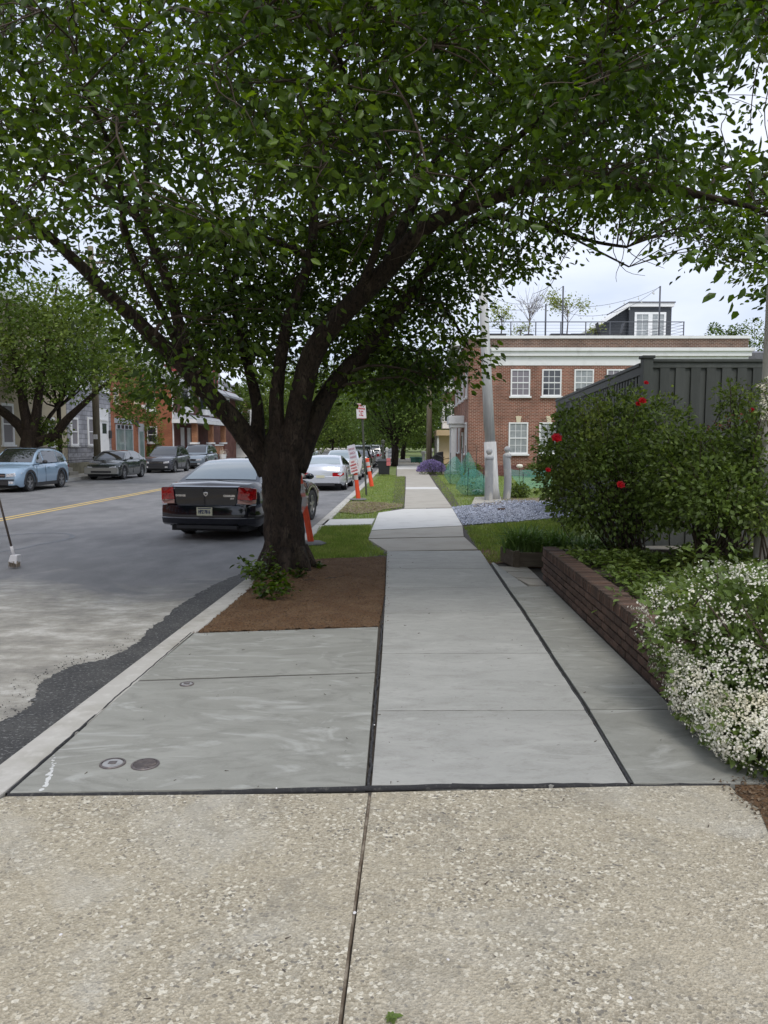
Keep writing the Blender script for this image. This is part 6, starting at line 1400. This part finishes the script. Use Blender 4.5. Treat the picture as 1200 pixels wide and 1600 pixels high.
for px, py, d in ((868, 655, 9.1), (893, 628, 9.2), (905, 622, 9.3), (955, 590, 9.4), (962, 600, 9.4), (1003, 605, 9.3), (1040, 612, 9.6), (1055, 640, 9.6), (940, 615, 9.3), (848, 690, 9.1), (843, 735, 9.1), (850, 765, 9.1), (1075, 630, 9.7), (985, 600, 9.4), (920, 640, 9.2), (878, 640, 9.2), (842, 710, 9.0)):
    t_ = at(px, py, d); s_ = at(px + (930 - px) * .5, py + 75, d + .1)
    sm2.tube([s_, s_.lerp(t_, .5) + Vector((random.gauss(0, .03), 0, .02)), t_], [.006, .004, .002], 4)
    for k in range(26):
        q = s_.lerp(t_, random.uniform(.25, 1.05)); P.append((q.x + random.gauss(0, .035), q.y + random.gauss(0, .05), q.z + random.gauss(0, .03))); D.append((random.gauss(0, 1), random.gauss(0, 1), random.gauss(.1, .5)))
sm2.build('shoot', M['twig'], b1)['kind'] = 'stuff'; cloud('shoot_leaves', np.array(P), np.array(D), RNG.uniform(.04, .07, len(P)), M['leaf_rose'], b1, T_SMALL, .8)
P = []
for px, py in ((1122, 666), (1130, 664), (1150, 655), (1187, 660), (1116, 669)):
    c = np.array(at(px, py, 8.6)); P.append(c + RNG.normal(0, .035, (14, 3)) * [1.6, 1, .7])
P = np.concatenate(P); cloud('faded_bloom', P, rdir(len(P)), RNG.uniform(.03, .06, len(P)), mat('faded rose bloom', (.25, .07, .04), .8, island=.3), b3, T_SMALL, .8)
# white blossoms by the column
wv_, _ = bush('white_climber', 'small white flowered climber against the pale column on the right', 'climber', (at(1200, 700, 7.9).x, 7.9, .33), [bl(1196, 620, 7.9, 12, 28), bl(1190, 640, 7.8, 16, 12)], 200, .045, 'leaf_rose', stems=3)
P = np.concatenate([np.array(at(random.gauss(1194, 4), random.uniform(590, 655), 7.75)) + RNG.normal(0, .012, (5, 3)) for _ in range(34)]); cloud('blossom', P, rdir(len(P)), RNG.uniform(.018, .035, len(P)), M['petal_white'], wv_, T_SMALL, 1)
# low plants behind the wall: stems in the dark right under the bushes
# ---------------------------------------------------------------- white flowering bush
wb_ = (2.35, 4.45, 0)
blobs = [(2.0, 3.92, .17, .25, .18), (2.22, 3.72, .2, .3, .2), (1.95, 4.35, .25, .26, .22), (2.0, 4.15, .16, .26, .17), (2.15, 4.75, .55, .5, .36), (2.45, 4.5, .5, .62, .44), (2.2, 4.35, .33, .42, .3), (2.75, 4.3, .45, .6, .45), (1.98, 4.7, .38, .27, .25), (2.3, 4.1, .22, .38, .2), (2.05, 4.5, .3, .28, .2), (2.6, 4.9, .6, .45, .3), (2.55, 3.95, .25, .4, .22), (2.15, 4.1, .2, .36, .2), (2.35, 3.85, .15, .34, .16), (2.7, 3.8, .3, .4, .3)]
wt, _ = bush('white_flowering_bush', 'rounded bush covered in tiny white flowers, spilling over the brick wall in the foreground', 'flowering bush', wb_, blobs, 24000, .05, 'leaf_bush', tmpl=T_SMALL, stems=50, hollow=.55)
P = []; cc = 0
while cc < 2700:
    x, y, z, r, rz = random.choice(blobs); v = Vector((random.gauss(0, 1), random.gauss(-.45, 1), random.gauss(.15, 1))).normalized(); c = Vector((x, y, z)) + Vector((v.x * r, v.y * r, v.z * rz)) * random.uniform(.98, 1.13)
    if c.z < .05 or any(((c.x - b[0]) / b[3]) ** 2 + ((c.y - b[1]) / b[3]) ** 2 + ((c.z - b[2]) / b[4]) ** 2 < .88 for b in blobs): continue
    if noise.noise(c * 4) < -.1 and random.random() < .8: continue
    cc += 1; P.append((np.array(c), np.array(v)))
FT = (np.array([(0, 0, 0)] + [(math.cos(a) * (1 if k % 2 == 0 else .55), math.sin(a) * (1 if k % 2 == 0 else .55), .12 if k % 2 == 0 else .02) for k, a in enumerate(np.linspace(0, 2 * math.pi, 10, endpoint=False))]), [(0, 1 + k, 1 + (k + 1) % 10) for k in range(10)])
FT = (FT[0][:, [2, 0, 1]], FT[1])
PP = []; DD = []
for c, v in P:
    m = random.randint(5, 9); PP.append(c + RNG.normal(0, .014, (m, 3))); DD.append(v + RNG.normal(0, .5, (m, 3)))
PP = np.concatenate(PP); DD = np.concatenate(DD); print('flowers', len(PP))
cloud('flowers', PP, DD, RNG.uniform(.0055, .0098, len(PP)), M['petal_white'], wt, FT, 1)

# ---------------------------------------------------------------- timber box and daylilies
tb = thing('timber_box', 'weathered timber planter box at the end of the brick wall', 'planter box', (1.9, 10.7, 0))
a0, a1_ = G(803, 886), Vector((2.16, 10.5, 0)); Yb = G(803, 886).y
MB().box(1.82, 2.19, Yb, Yb + .04, 0, .2).build('front_board', M['timber'], tb, bevel=.004)
MB().extr([(1.72, 11.0, 0), (1.815, Yb + .0, 0), (1.815, Yb + .0, .21), (1.72, 11.0, .21)], (-.04, 0, 0)).build('side_board', M['timber'], tb, bevel=.004)
MB().box(1.79, 1.86, Yb - .035, Yb - .002, 0, .23).build('corner_post', M['timber'], tb, bevel=.004)
MB().prism([(1.73, 11.0), (1.83, Yb + .05), (3.2, Yb + .05), (3.2, 11.0)], -.02, .16).build('soil', M['mulch'], tb)
def lily(label, cx_, cy_, cz_, n, L_, spread):
    t = thing('daylily_clump', label, 'plant', (cx_, cy_, cz_), group=None); m = MB()
    for _ in range(n):
        a = random.uniform(0, 6.283); b = Vector((cx_ + random.gauss(0, spread), cy_ + random.gauss(0, spread * .6), cz_)); l = L_ * random.uniform(.6, 1.1); d = Vector((math.cos(a), math.sin(a), 0)); s = Vector((-d.y, d.x, 0)); pts = []
        o = random.uniform(.35, .8)
        for k in range(6):
            u = k / 5; pts.append(b + d * l * o * u ** 1.3 + Vector((0, 0, l * (1.25 * u - 1.0 * o * u * u * 1.1))))
        V = [];
        for k, p in enumerate(pts): w = .011 * (1 - (k / 5) ** 3) + .0008; V += [p + s * w, p - Vector((0, 0, .004)), p - s * w]
        m.add(V, [(k * 3 + j, k * 3 + j + 1, k * 3 + j + 4, k * 3 + j + 3) for k in range(5) for j in (0, 1)])
    m.build('leaves', M['leaf_lily'], t, smooth=True)['kind'] = 'stuff'
lily('arching daylily clump growing in the timber box', 1.98, 10.85, .15, 240, .5, .13)
lily('second daylily clump right behind the corner of the brick wall', 2.45, 10.7, .15, 220, .46, .16)
lily('darker grassy clump in the shade under the large rose bush', 2.85, 10.3, .15, 150, .42, .14)
# ---------------------------------------------------------------- poles and posts on the verge
lp = thing('leaning_pole', 'pale leaning utility pole between the two ball topped posts', 'utility pole', G(770, 780))
b_ = G(770, 780); t_ = at(753, 420, b_.y + .4)
MB().tube([b_ - Vector((0, 0, .05)), b_.lerp(t_, .05), b_.lerp(t_, .25)], [.23, .2, .185], 14, wob=.03).build('pole_foot', M['pole_pale'], lp, smooth=True)
MB().tube([b_.lerp(t_, .251), b_.lerp(t_, .6), t_.lerp(b_, 0)], [.155, .14, .125], 14).build('pole', M['pole_pale'], lp, smooth=True)
MB().tube([t_ + Vector((-.1, 0, -.02)), b_.lerp(t_, .3) + Vector((-.16, -.03, 0))], .02, 6).build('conduit', M['pole_pale'], lp, smooth=True)
for px, pyb, top, r, lb in ((763.5, 782, 701, .125, 'grey ball topped post left of the leaning pole'), (791.5, 779, 698, .115, 'grey ball topped post right of the leaning pole')):
    b = G(px, pyb); h = at(px, top, b.y).z; bb = h - .26
    t = thing('ball_post', lb, 'post', b, group='ball topped posts')
    pts = [(b.x + (.03 * math.sin(z * 3) if px > 780 else 0), b.y, z) for z in np.linspace(-.05, bb, 9)]
    MB().tube(pts, [r] * 9, 16).build('shaft', M['post_grey'], t, smooth=40)
    MB().lathe([(r * 1.05, bb - .06), (r * 1.12, bb - .04), (r * 1.1, bb + .01), (r * .8, bb + .05), (.05, bb + .07), (.05, bb + .1)], b, 18).build('cap', M['post_grey'], t, smooth=40)
    MB().sphere((b.x, b.y, bb + .18), .095, 12).build('ball', M['post_grey'], t, smooth=True)
# lavender
lv = G(676, 742); lv.y += .9
t, Pl = bush('lavender', 'rounded mound of purple flowering catmint beside the walk', 'flowering plant', (lv.x, lv.y, 0), [(lv.x - .15, lv.y, .3, .5, .42), (lv.x + .35, lv.y + .2, .28, .42, .36), (lv.x - .45, lv.y + .1, .22, .3, .3)], 1500, .07, 'leaf_far', stems=10)
n = 2600; q = RNG.normal(0, 1, (n, 3)); q[:, 2] = np.abs(q[:, 2]); q /= np.linalg.norm(q, axis=1, keepdims=True); P = np.array([lv.x - .02, lv.y, .12]) + q * RNG.uniform(.75, 1.1, (n, 1)) * [.74, .5, .58]
cloud('flower_spikes', P, q * .4 + [0, 0, .5], RNG.uniform(.06, .11, n), M['petal_purple'], t, T_SMALL, 1)
# green netting on stakes
def net(label, base, blobs, stakes):
    t = thing('netted_shrub', label, 'netting', base)
    for (x, y, z, r, rz, sq) in blobs:
        m = MB(); m.sphere((0, 0, 0), 1, 12); V = []
        for v in m.v:
            k = 1 + .16 * noise.noise(Vector((v[0] * 2 + x, v[1] * 2, v[2] * 2))); tp = 1 - .35 * max(0, v[2])
            V.append((x + v[0] * r * k * tp, y + v[1] * r * k * tp, max(.01, z + v[2] * rz * k)))
        m.v = V; m.build('net', M['net'], t, smooth=True)
    for (x, y, h) in stakes: MB().tube([(x, y, -.02), (x + .02, y, h)], .012, 5).build('stake', M['black_iron'], t)
    c = np.array([(b[0], b[1], b[2]) for b in blobs]); P = np.concatenate([np.array([b[0], b[1], b[2]]) + RNG.normal(0, .4, (90, 3)) * [b[3], b[3], b[4]] for b in blobs]); P[:, 2] = np.clip(P[:, 2], .03, 9)
    cloud('foliage', P, rdir(len(P)), RNG.uniform(.05, .1, len(P)), M['leaf_far'], t, T_SMALL, 1)
def gp(px, py): return G(px, py)
a = G(710, 756); b = G(733, 760); c = G(745, 774)
net('tall teal net bag over a shrub, left one by the brick office', a, [(a.x, a.y, .5, .42, .62, 1)], [(a.x + .3, a.y - .1, 1.5), (a.x + .55, a.y, 1.4), (a.x - .2, a.y - .2, 1.3)])
net('teal netting stretched over hoops beside the leaning pole', c, [(c.x - .1, c.y + .3, .35, .55, .48, 1), (c.x + .25, c.y + .5, .25, .5, .35, 1)], [(c.x - .3, c.y, .9), (c.x + .2, c.y, .85)])
net('slim teal net wrapped shrub behind the hooped netting', b, [(b.x + .05, b.y + 1.0, .6, .34, .7, 1)], [(b.x - .1, b.y + .7, 1.6), (b.x + .35, b.y + .7, 1.5)])
d_ = G(850, 776)
ln = thing('low_netting', 'low teal netting spread over the lawn right of the ball topped posts', 'netting', d_); m = MB(); nx_, ny_ = 26, 10; V = []
for j in range(ny_ + 1):
    for i in range(nx_ + 1):
        x = d_.x - .7 + i * .13; y = d_.y + .3 + j * .25; V.append((x, y, .22 + .55 * (j / ny_) + .09 * noise.noise(Vector((x * 2, y * 2, 0)))))
m.add(V, [(j * (nx_ + 1) + i, j * (nx_ + 1) + i + 1, (j + 1) * (nx_ + 1) + i + 1, (j + 1) * (nx_ + 1) + i) for j in range(ny_) for i in range(nx_)]); m.build('net', M['net'], ln, smooth=True)
for i in range(5): MB().tube([(d_.x - .6 + i * .75, d_.y + .4, -.02), (d_.x - .6 + i * .75, d_.y + .4, .75)], .012, 5).build('stake', M['black_iron'], ln)
e_ = G(812, 778)
sp, _ = bush('white_peony', 'tall thin stemmed plant with one white bloom between post and netting', 'plant', (e_.x, e_.y + .2, 0), [(e_.x, e_.y + .2, .2, .34, .25)], 700, .09, 'leaf_far', stems=16, smat='stem_green')
MB().tube([(e_.x, e_.y + .2, 0), (e_.x + .02, e_.y + .2, .95)], .01, 5).build('stem', M['stem_green'], sp); MB().sphere((e_.x + .02, e_.y + .2, .98), .09, 6, (1.2, 1, .7)).build('flower', M['petal_white'], sp, smooth=True)
for px, py, lb in ((747, 771, 'white sack lying at the foot of the hooped teal netting'),):
    q = G(px, py); o = MB().sphere((q.x, q.y + .1, .06), .2, 8, (1, .5, .35)).build('sack', M['sign_white'], smooth=True); setp(o, lb, 'sack')
# low shrubs at the office wall
for px, lb in ((735, 'small dark shrub at the left foot of the office wall'), (838, 'reddish low shrub against the office wall near the roses')):
    c = at(px, 730, 38.5); bush('foundation_shrub', lb, 'shrub', (c.x, 38.5, 0), [(c.x, 38.5, .3, .6, .4)], 1000, .1, 'leaf_dark', stems=5)
# railing by the office entrance and bicycle
er = sthing('entrance_railing', 'thin black iron railing at the office entrance beside the bicycle', 'railing', 2.2, 44)
MB().box(1.9, 1.93, 41.5, 50, .95, .98).build('top_rail', M['black_iron'], er)
MB().box(1.9, 1.93, 41.5, 50, .12, .15).build('bottom_rail', M['black_iron'], er)
for i in range(30): MB().box(1.905, 1.925, 41.5 + i * .29, 41.52 + i * .29, 0 if i % 6 == 0 else .13, .96).build('baluster', M['black_iron'], er)
bc = at(697, 715, 46); bk_ = thing('bicycle', 'black bicycle leaning by the entrance railing', 'bicycle', (bc.x, 46, 0))
def ring(c, r, tt, k=22): return MB().tube([(c[0] + r * math.cos(6.283 * i / k), c[1], c[2] + r * math.sin(6.283 * i / k)) for i in range(k + 1)], tt, 5)
for dx in (-.5, .5):
    w = ring((bc.x + dx, 46, .34), .32, .02).build('wheel', M['rubber'], bk_, smooth=True)
    sp__ = MB(); [sp__.tube([(bc.x + dx, 46, .34), (bc.x + dx + .31 * math.cos(a), 46, .34 + .31 * math.sin(a))], .003, 3) for a in np.linspace(0, 6.28, 13)]; sp__.build('spoke', M['chrome'], w)
fr_ = MB(); X_ = bc.x
for a, b in (((-.5, .34), (-.12, .32)), ((-.12, .32), (-.22, .8)), ((-.5, .34), (-.2, .72)), ((-.12, .32), (.34, .72)), ((-.2, .72), (.32, .8)), ((.5, .34), (.3, .92))): fr_.tube([(X_ + a[0], 46, a[1]), (X_ + b[0], 46, b[1])], .018, 6)
fr_.build('frame', M['black_iron'], bk_, smooth=True)
MB().box(X_ - .32, X_ - .1, 45.94, 46.06, .82, .87).build('saddle', M['rubber'], bk_, bevel=.02); MB().tube([(X_ + .3, 45.78, .98), (X_ + .3, 46, .93), (X_ + .3, 46.22, .98)], .015, 6).build('handlebar', M['black_iron'], bk_)
cbx = at(683, 715, 49.5)
ct = thing('covered_grill', 'dark covered box on the porch side beside the utility pole', 'covered box', (cbx.x, 49.5, 0)); MB().prism([(cbx.x - .35, 49.2), (cbx.x + .4, 49.2), (cbx.x + .4, 50), (cbx.x - .35, 50)], 0, .75).build('cover', M['bin'], ct, bevel=.05); MB().extr([(cbx.x - .33, 49.22, .76), (cbx.x + .38, 49.22, .76), (cbx.x + .38, 49.22, 1.15), (cbx.x + .05, 49.22, 1.1)], (0, .75, 0)).build('hood', M['bin'], ct, bevel=.03)
# bins and far bits
def wheelie(px, pyb, top, mt_, label, w=.58, tag=False, group=None):
    b = G(px, pyb); h = at(px, top, b.y).z; t = thing('wheeled_bin', label, 'bin', (b.x, b.y, 0), group=group); x, y = b.x, b.y
    MB().add([(x - w * .42, y - .25, .04), (x + w * .42, y - .25, .04), (x + w * .42, y + .28, .04), (x - w * .42, y + .28, .04), (x - w / 2, y - .32, h - .12), (x + w / 2, y - .32, h - .12), (x + w / 2, y + .34, h - .12), (x - w / 2, y + .34, h - .12)],
        [(0, 3, 2, 1), (4, 5, 6, 7), (0, 1, 5, 4), (1, 2, 6, 5), (2, 3, 7, 6), (3, 0, 4, 7)]).build('body', M[mt_], t, bevel=.025)
    MB().extr([(x - w / 2 - .03, y - .36, h - .115), (x - w / 2 - .03, y + .38, h - .115), (x - w / 2 - .03, y + .34, h), (x - w / 2 - .03, y - .3, h - .05)], (w + .06, 0, 0)).build('lid', M[mt_], t, bevel=.015)
    for sx in (-1, 1): MB().lathe([(.1, -.03), (.1, .03)], (x + sx * w * .4, y + .3, .1), 12, 'x').build('wheel', M['rubber'], t)
    if tag: MB().box(x + w * .2, x + w * .52, y - .345, y - .33, .5, .9).build('sticker', mat('faded red sticker', (.5, .14, .14), .6), t)
wheelie(600, 742, 717, 'bin', 'black wheeled bin with red sticker at the kerb end of the lawn', .66, True)
wheelie(648.5, 723, 713.5, 'bin_green', 'dark green wheeled bin at the far end of the walk, left one', .8, group='green bins at the far end of the walk'); wheelie(655.5, 723, 713.5, 'bin_green', 'dark green wheeled bin at the far end of the walk, right one', .8, group='green bins at the far end of the walk')
for px, py, top, r, m__, lb in ((598.5, 740, 690, .06, 'post_green', 'dark post rising behind the black bin'), (604.5, 738, 702, .05, 'pole_pale', 'thin grey post right beside the black bin'), (620, 722, 700, .1, 'pole_pale', 'pale meter post near the far suvs'), (674, 733, 703, .07, 'white', 'short white post beside the utility pole'), (662, 727, 707, .12, 'pole_pale', 'short pale post left of the utility pole')):
    b = G(px, py); o = MB().tube([(b.x, b.y, -.02), (b.x, b.y, at(px, top, b.y).z)], r, 8).lathe([(r * 1.8, at(px, top, b.y).z - .1), (r * 1.8, at(px, top, b.y).z + .05), (.01, at(px, top, b.y).z + .12)], (b.x, b.y, 0), 8).build('marker_post', M[m__], smooth=40); setp(o, lb, 'post')
# yard sign and pots at the porch house
ys = at(331, 708, 66); t = thing('yard_sign', 'small white yard sign in front of the porch house', 'sign', (ys.x, 66, 0)); MB().box(ys.x - .35, ys.x + .35, 66, 66.03, .55, 1.05).build('board', M['sign_white'], t); 
for sx in (-.25, .25): MB().tube([(ys.x + sx, 66.01, 0), (ys.x + sx, 66.01, .549)], .012, 4).build('leg', M['black_iron'], t)
yt = at(348, 708, 68); t = thing('white_pot', 'white planter pot in front of the porch house steps', 'pot', (yt.x, 68, 0)); MB().lathe([(.25, 0), (.34, .7), (.3, .7), (.001, .66)], (yt.x, 68, 0), 14).build('pot', M['white'], t, smooth=40); P = np.array([yt.x, 68, .85]) + RNG.normal(0, .18, (160, 3)); cloud('blossom', P, rdir(160), .09, M['petal_white'], t)

# ---------------------------------------------------------------- delineator posts and signs
def delineator(px, py, tx, ty, label, r=.052, base=True, group='orange delineator posts', zb=0):
    b = G(px, py); tp = at(tx, ty, b.y); t = thing('delineator_post', label, 'delineator post', b, group=group)
    d = (tp - b); L_ = d.length
    if base: MB().lathe([(.26, 0), (.26, .02), (.2, .045), (.001, .05)], b, 8).build('base', M['greyrubber'], t, bevel=.004)
    MB().tube([b + Vector((0, 0, .03)), b.lerp(tp, .97)], [r * 1.1, r * .9], 14).build('tube', M['orange'], t, smooth=40)
    for a, c in ((.55, .68), (.74, .87)): MB().tube([b.lerp(tp, a), b.lerp(tp, c)], [r * 1.02, r * 1.0], 14).build('reflective_band', M['reflect'], t, smooth=40)
    MB().tube([b.lerp(tp, .97), b.lerp(tp, 1.0)], [r * 1.25, r * .7], 12).build('cap', M['orange'], t, smooth=40)
    return t, b, tp
t1, b1_, tp1 = delineator(486, 850, 467.5, 742, 'leaning orange post with banded top, right behind the cherry trunk', .05)
c = b1_.lerp(tp1, .7); MB().add([(c.x - .14, c.y - .06, c.z + .15), (c.x + .04, c.y - .07, c.z + .1), (c.x + .1, c.y - .06, c.z - .1), (c.x - .06, c.y - .08, c.z - .42), (c.x - .15, c.y - .05, c.z - .36), (c.x - .09, c.y - .12, c.z - .1)], [(0, 5, 4), (0, 1, 5), (1, 2, 5), (2, 3, 5), (3, 4, 5)]).build('plastic_film', M['film'], t1)
t2, b2_, tp2 = delineator(560, 781, 554, 724, 'orange post carrying two white placards on the verge', .062)
t3, b3_, tp3 = delineator(581, 761, 573.5, 716, 'orange post leaning left beyond the parking sign post', .075, base=False)
def board(label, pts, y, mt_, lines, ink, name='placard', cat='placard', par=None):
    P = [at(a, b, y) for a, b in pts]; t = thing(name, label, cat, P[0]) if par is None else par
    bd = MB().extr(P, (0, .006, 0)).build('board', M[mt_], t)
    u = (P[1] - P[0]); w = (P[0] - P[3])
    for (txt, f, sz, col) in lines:
        o = P[3] + w * f + u * .5 + Vector((0, -.004, 0)); text_part(txt, sz * w.length, M[col], bd, o, u, w, 'lettering', .001, min(1.0, .8 * u.length / (len(txt) * sz * w.length * .62)), world=True)
    return t
board('upper faded white placard tilted above the orange post', [(542, 697), (554, 694), (559, 718), (547, 722)], b2_.y - .09, 'placard', [('TEMPORARY', .75, .16, 'sign_ink'), ('NO', .5, .2, 'sign_ink'), ('PARKING', .25, .16, 'sign_ink')], None)
board('lower white placard with red lettering on the orange post', [(544.5, 720), (556.5, 716), (561, 737), (548.5, 741.5)], b2_.y - .1, 'sign_white', [('NO', .82, .16, 'sign_red'), ('PARKING', .6, .17, 'sign_red'), ('POLICE', .38, .15, 'sign_red'), ('ORDER', .18, .15, 'sign_red')], None)
board('narrow white placard on the far orange post', [(559, 718), (566, 712), (565, 728), (561, 742)], b3_.y - 3.0, 'sign_white', [], None)
ps_ = G(572.5, 773); tp = at(565.5, 652, ps_.y)
sg = thing('parking_sign', 'white parking sign with red lettering on a thin dark post', 'sign', (ps_.x, ps_.y, 0))
MB().tube([(ps_.x, ps_.y, -.05), tp.lerp(ps_, .45), (tp.x, tp.y, tp.z + .4)], .035, 6).build('post', M['post_green'], sg, smooth=40)
P = [at(556, 630, ps_.y - .06), at(571, 631.5, ps_.y - .06), at(572.5, 653.5, ps_.y - .06), at(557.5, 654, ps_.y - .06)]
bd = MB().extr(P, (0, .012, 0)).build('board', M['sign_white'], sg, bevel=.003)
u = P[1] - P[0]; w = P[0] - P[3]; H_ = w.length
for txt, f, sz, col, k in (('NO', .86, .17, 'sign_red', .5), ('PARKING', .68, .15, 'sign_red', .85), ('8 AM', .5, .13, 'sign_red', .5), ('TO', .37, .1, 'sign_red', .25), ('5 PM', .24, .13, 'sign_red', .5)):
    text_part(txt, sz * H_, M[col], bd, P[3] + w * f + u * .5 + Vector((0, -.004, 0)), u, w, 'lettering', .001, min(1.0, k * u.length / (len(txt) * sz * H_ * .62)), world=True)
for (a, b) in ((.03, .05), (.95, .97)): q = [P[3] + w * a + u * .05, P[3] + w * a + u * .95, P[3] + w * b + u * .95, P[3] + w * b + u * .05]; MB().extr([v + Vector((0, -.003, 0)) for v in q], (0, .002, 0)).build('border', M['sign_red'], bd)
# broom
bh_ = G(22, 888, ROAD); br = thing('push_broom', 'broom with pale plastic head leaning on the road at the left edge', 'broom', bh_)
hb = at(22, 870, bh_.y); ht = at(-22, 700, bh_.y - .2)
MB().tube([hb, ht], .016, 8).build('handle', M['broom_wood'], br, smooth=True)
MB().tube([hb.lerp(ht, .0), hb.lerp(ht, .1)], .022, 8).build('collar', M['sign_white'], br, smooth=True)
x, y = bh_.x, bh_.y
MB().add([(x - .06, y - .05, ROAD + .1), (x + .06, y - .05, ROAD + .07), (x + .08, y + .06, ROAD + .09), (x - .05, y + .06, ROAD + .12), (x - .03, y - .04, ROAD + .2), (x + .07, y - .04, ROAD + .2), (x + .09, y + .05, ROAD + .2), (x - .02, y + .05, ROAD + .2)], [(0, 3, 2, 1), (4, 5, 6, 7), (0, 1, 5, 4), (1, 2, 6, 5), (2, 3, 7, 6), (3, 0, 4, 7)]).build('head', M['sign_white'], br, bevel=.008)
P = np.c_[RNG.uniform(x - .06, x + .07, 240), RNG.uniform(y - .05, y + .05, 240), np.full(240, ROAD + .11)]; D = np.c_[RNG.normal(0, .12, 240), RNG.normal(0, .1, 240), np.full(240, -1.0)]
cloud('bristles', P, D, .105, M['bristle'], br, T_BLADE, 3)
# hoist tie wires near the pole top are left out; finish
for o in list(bpy.data.objects):
    if o.name == 'footpath': bpy.data.objects.remove(o)
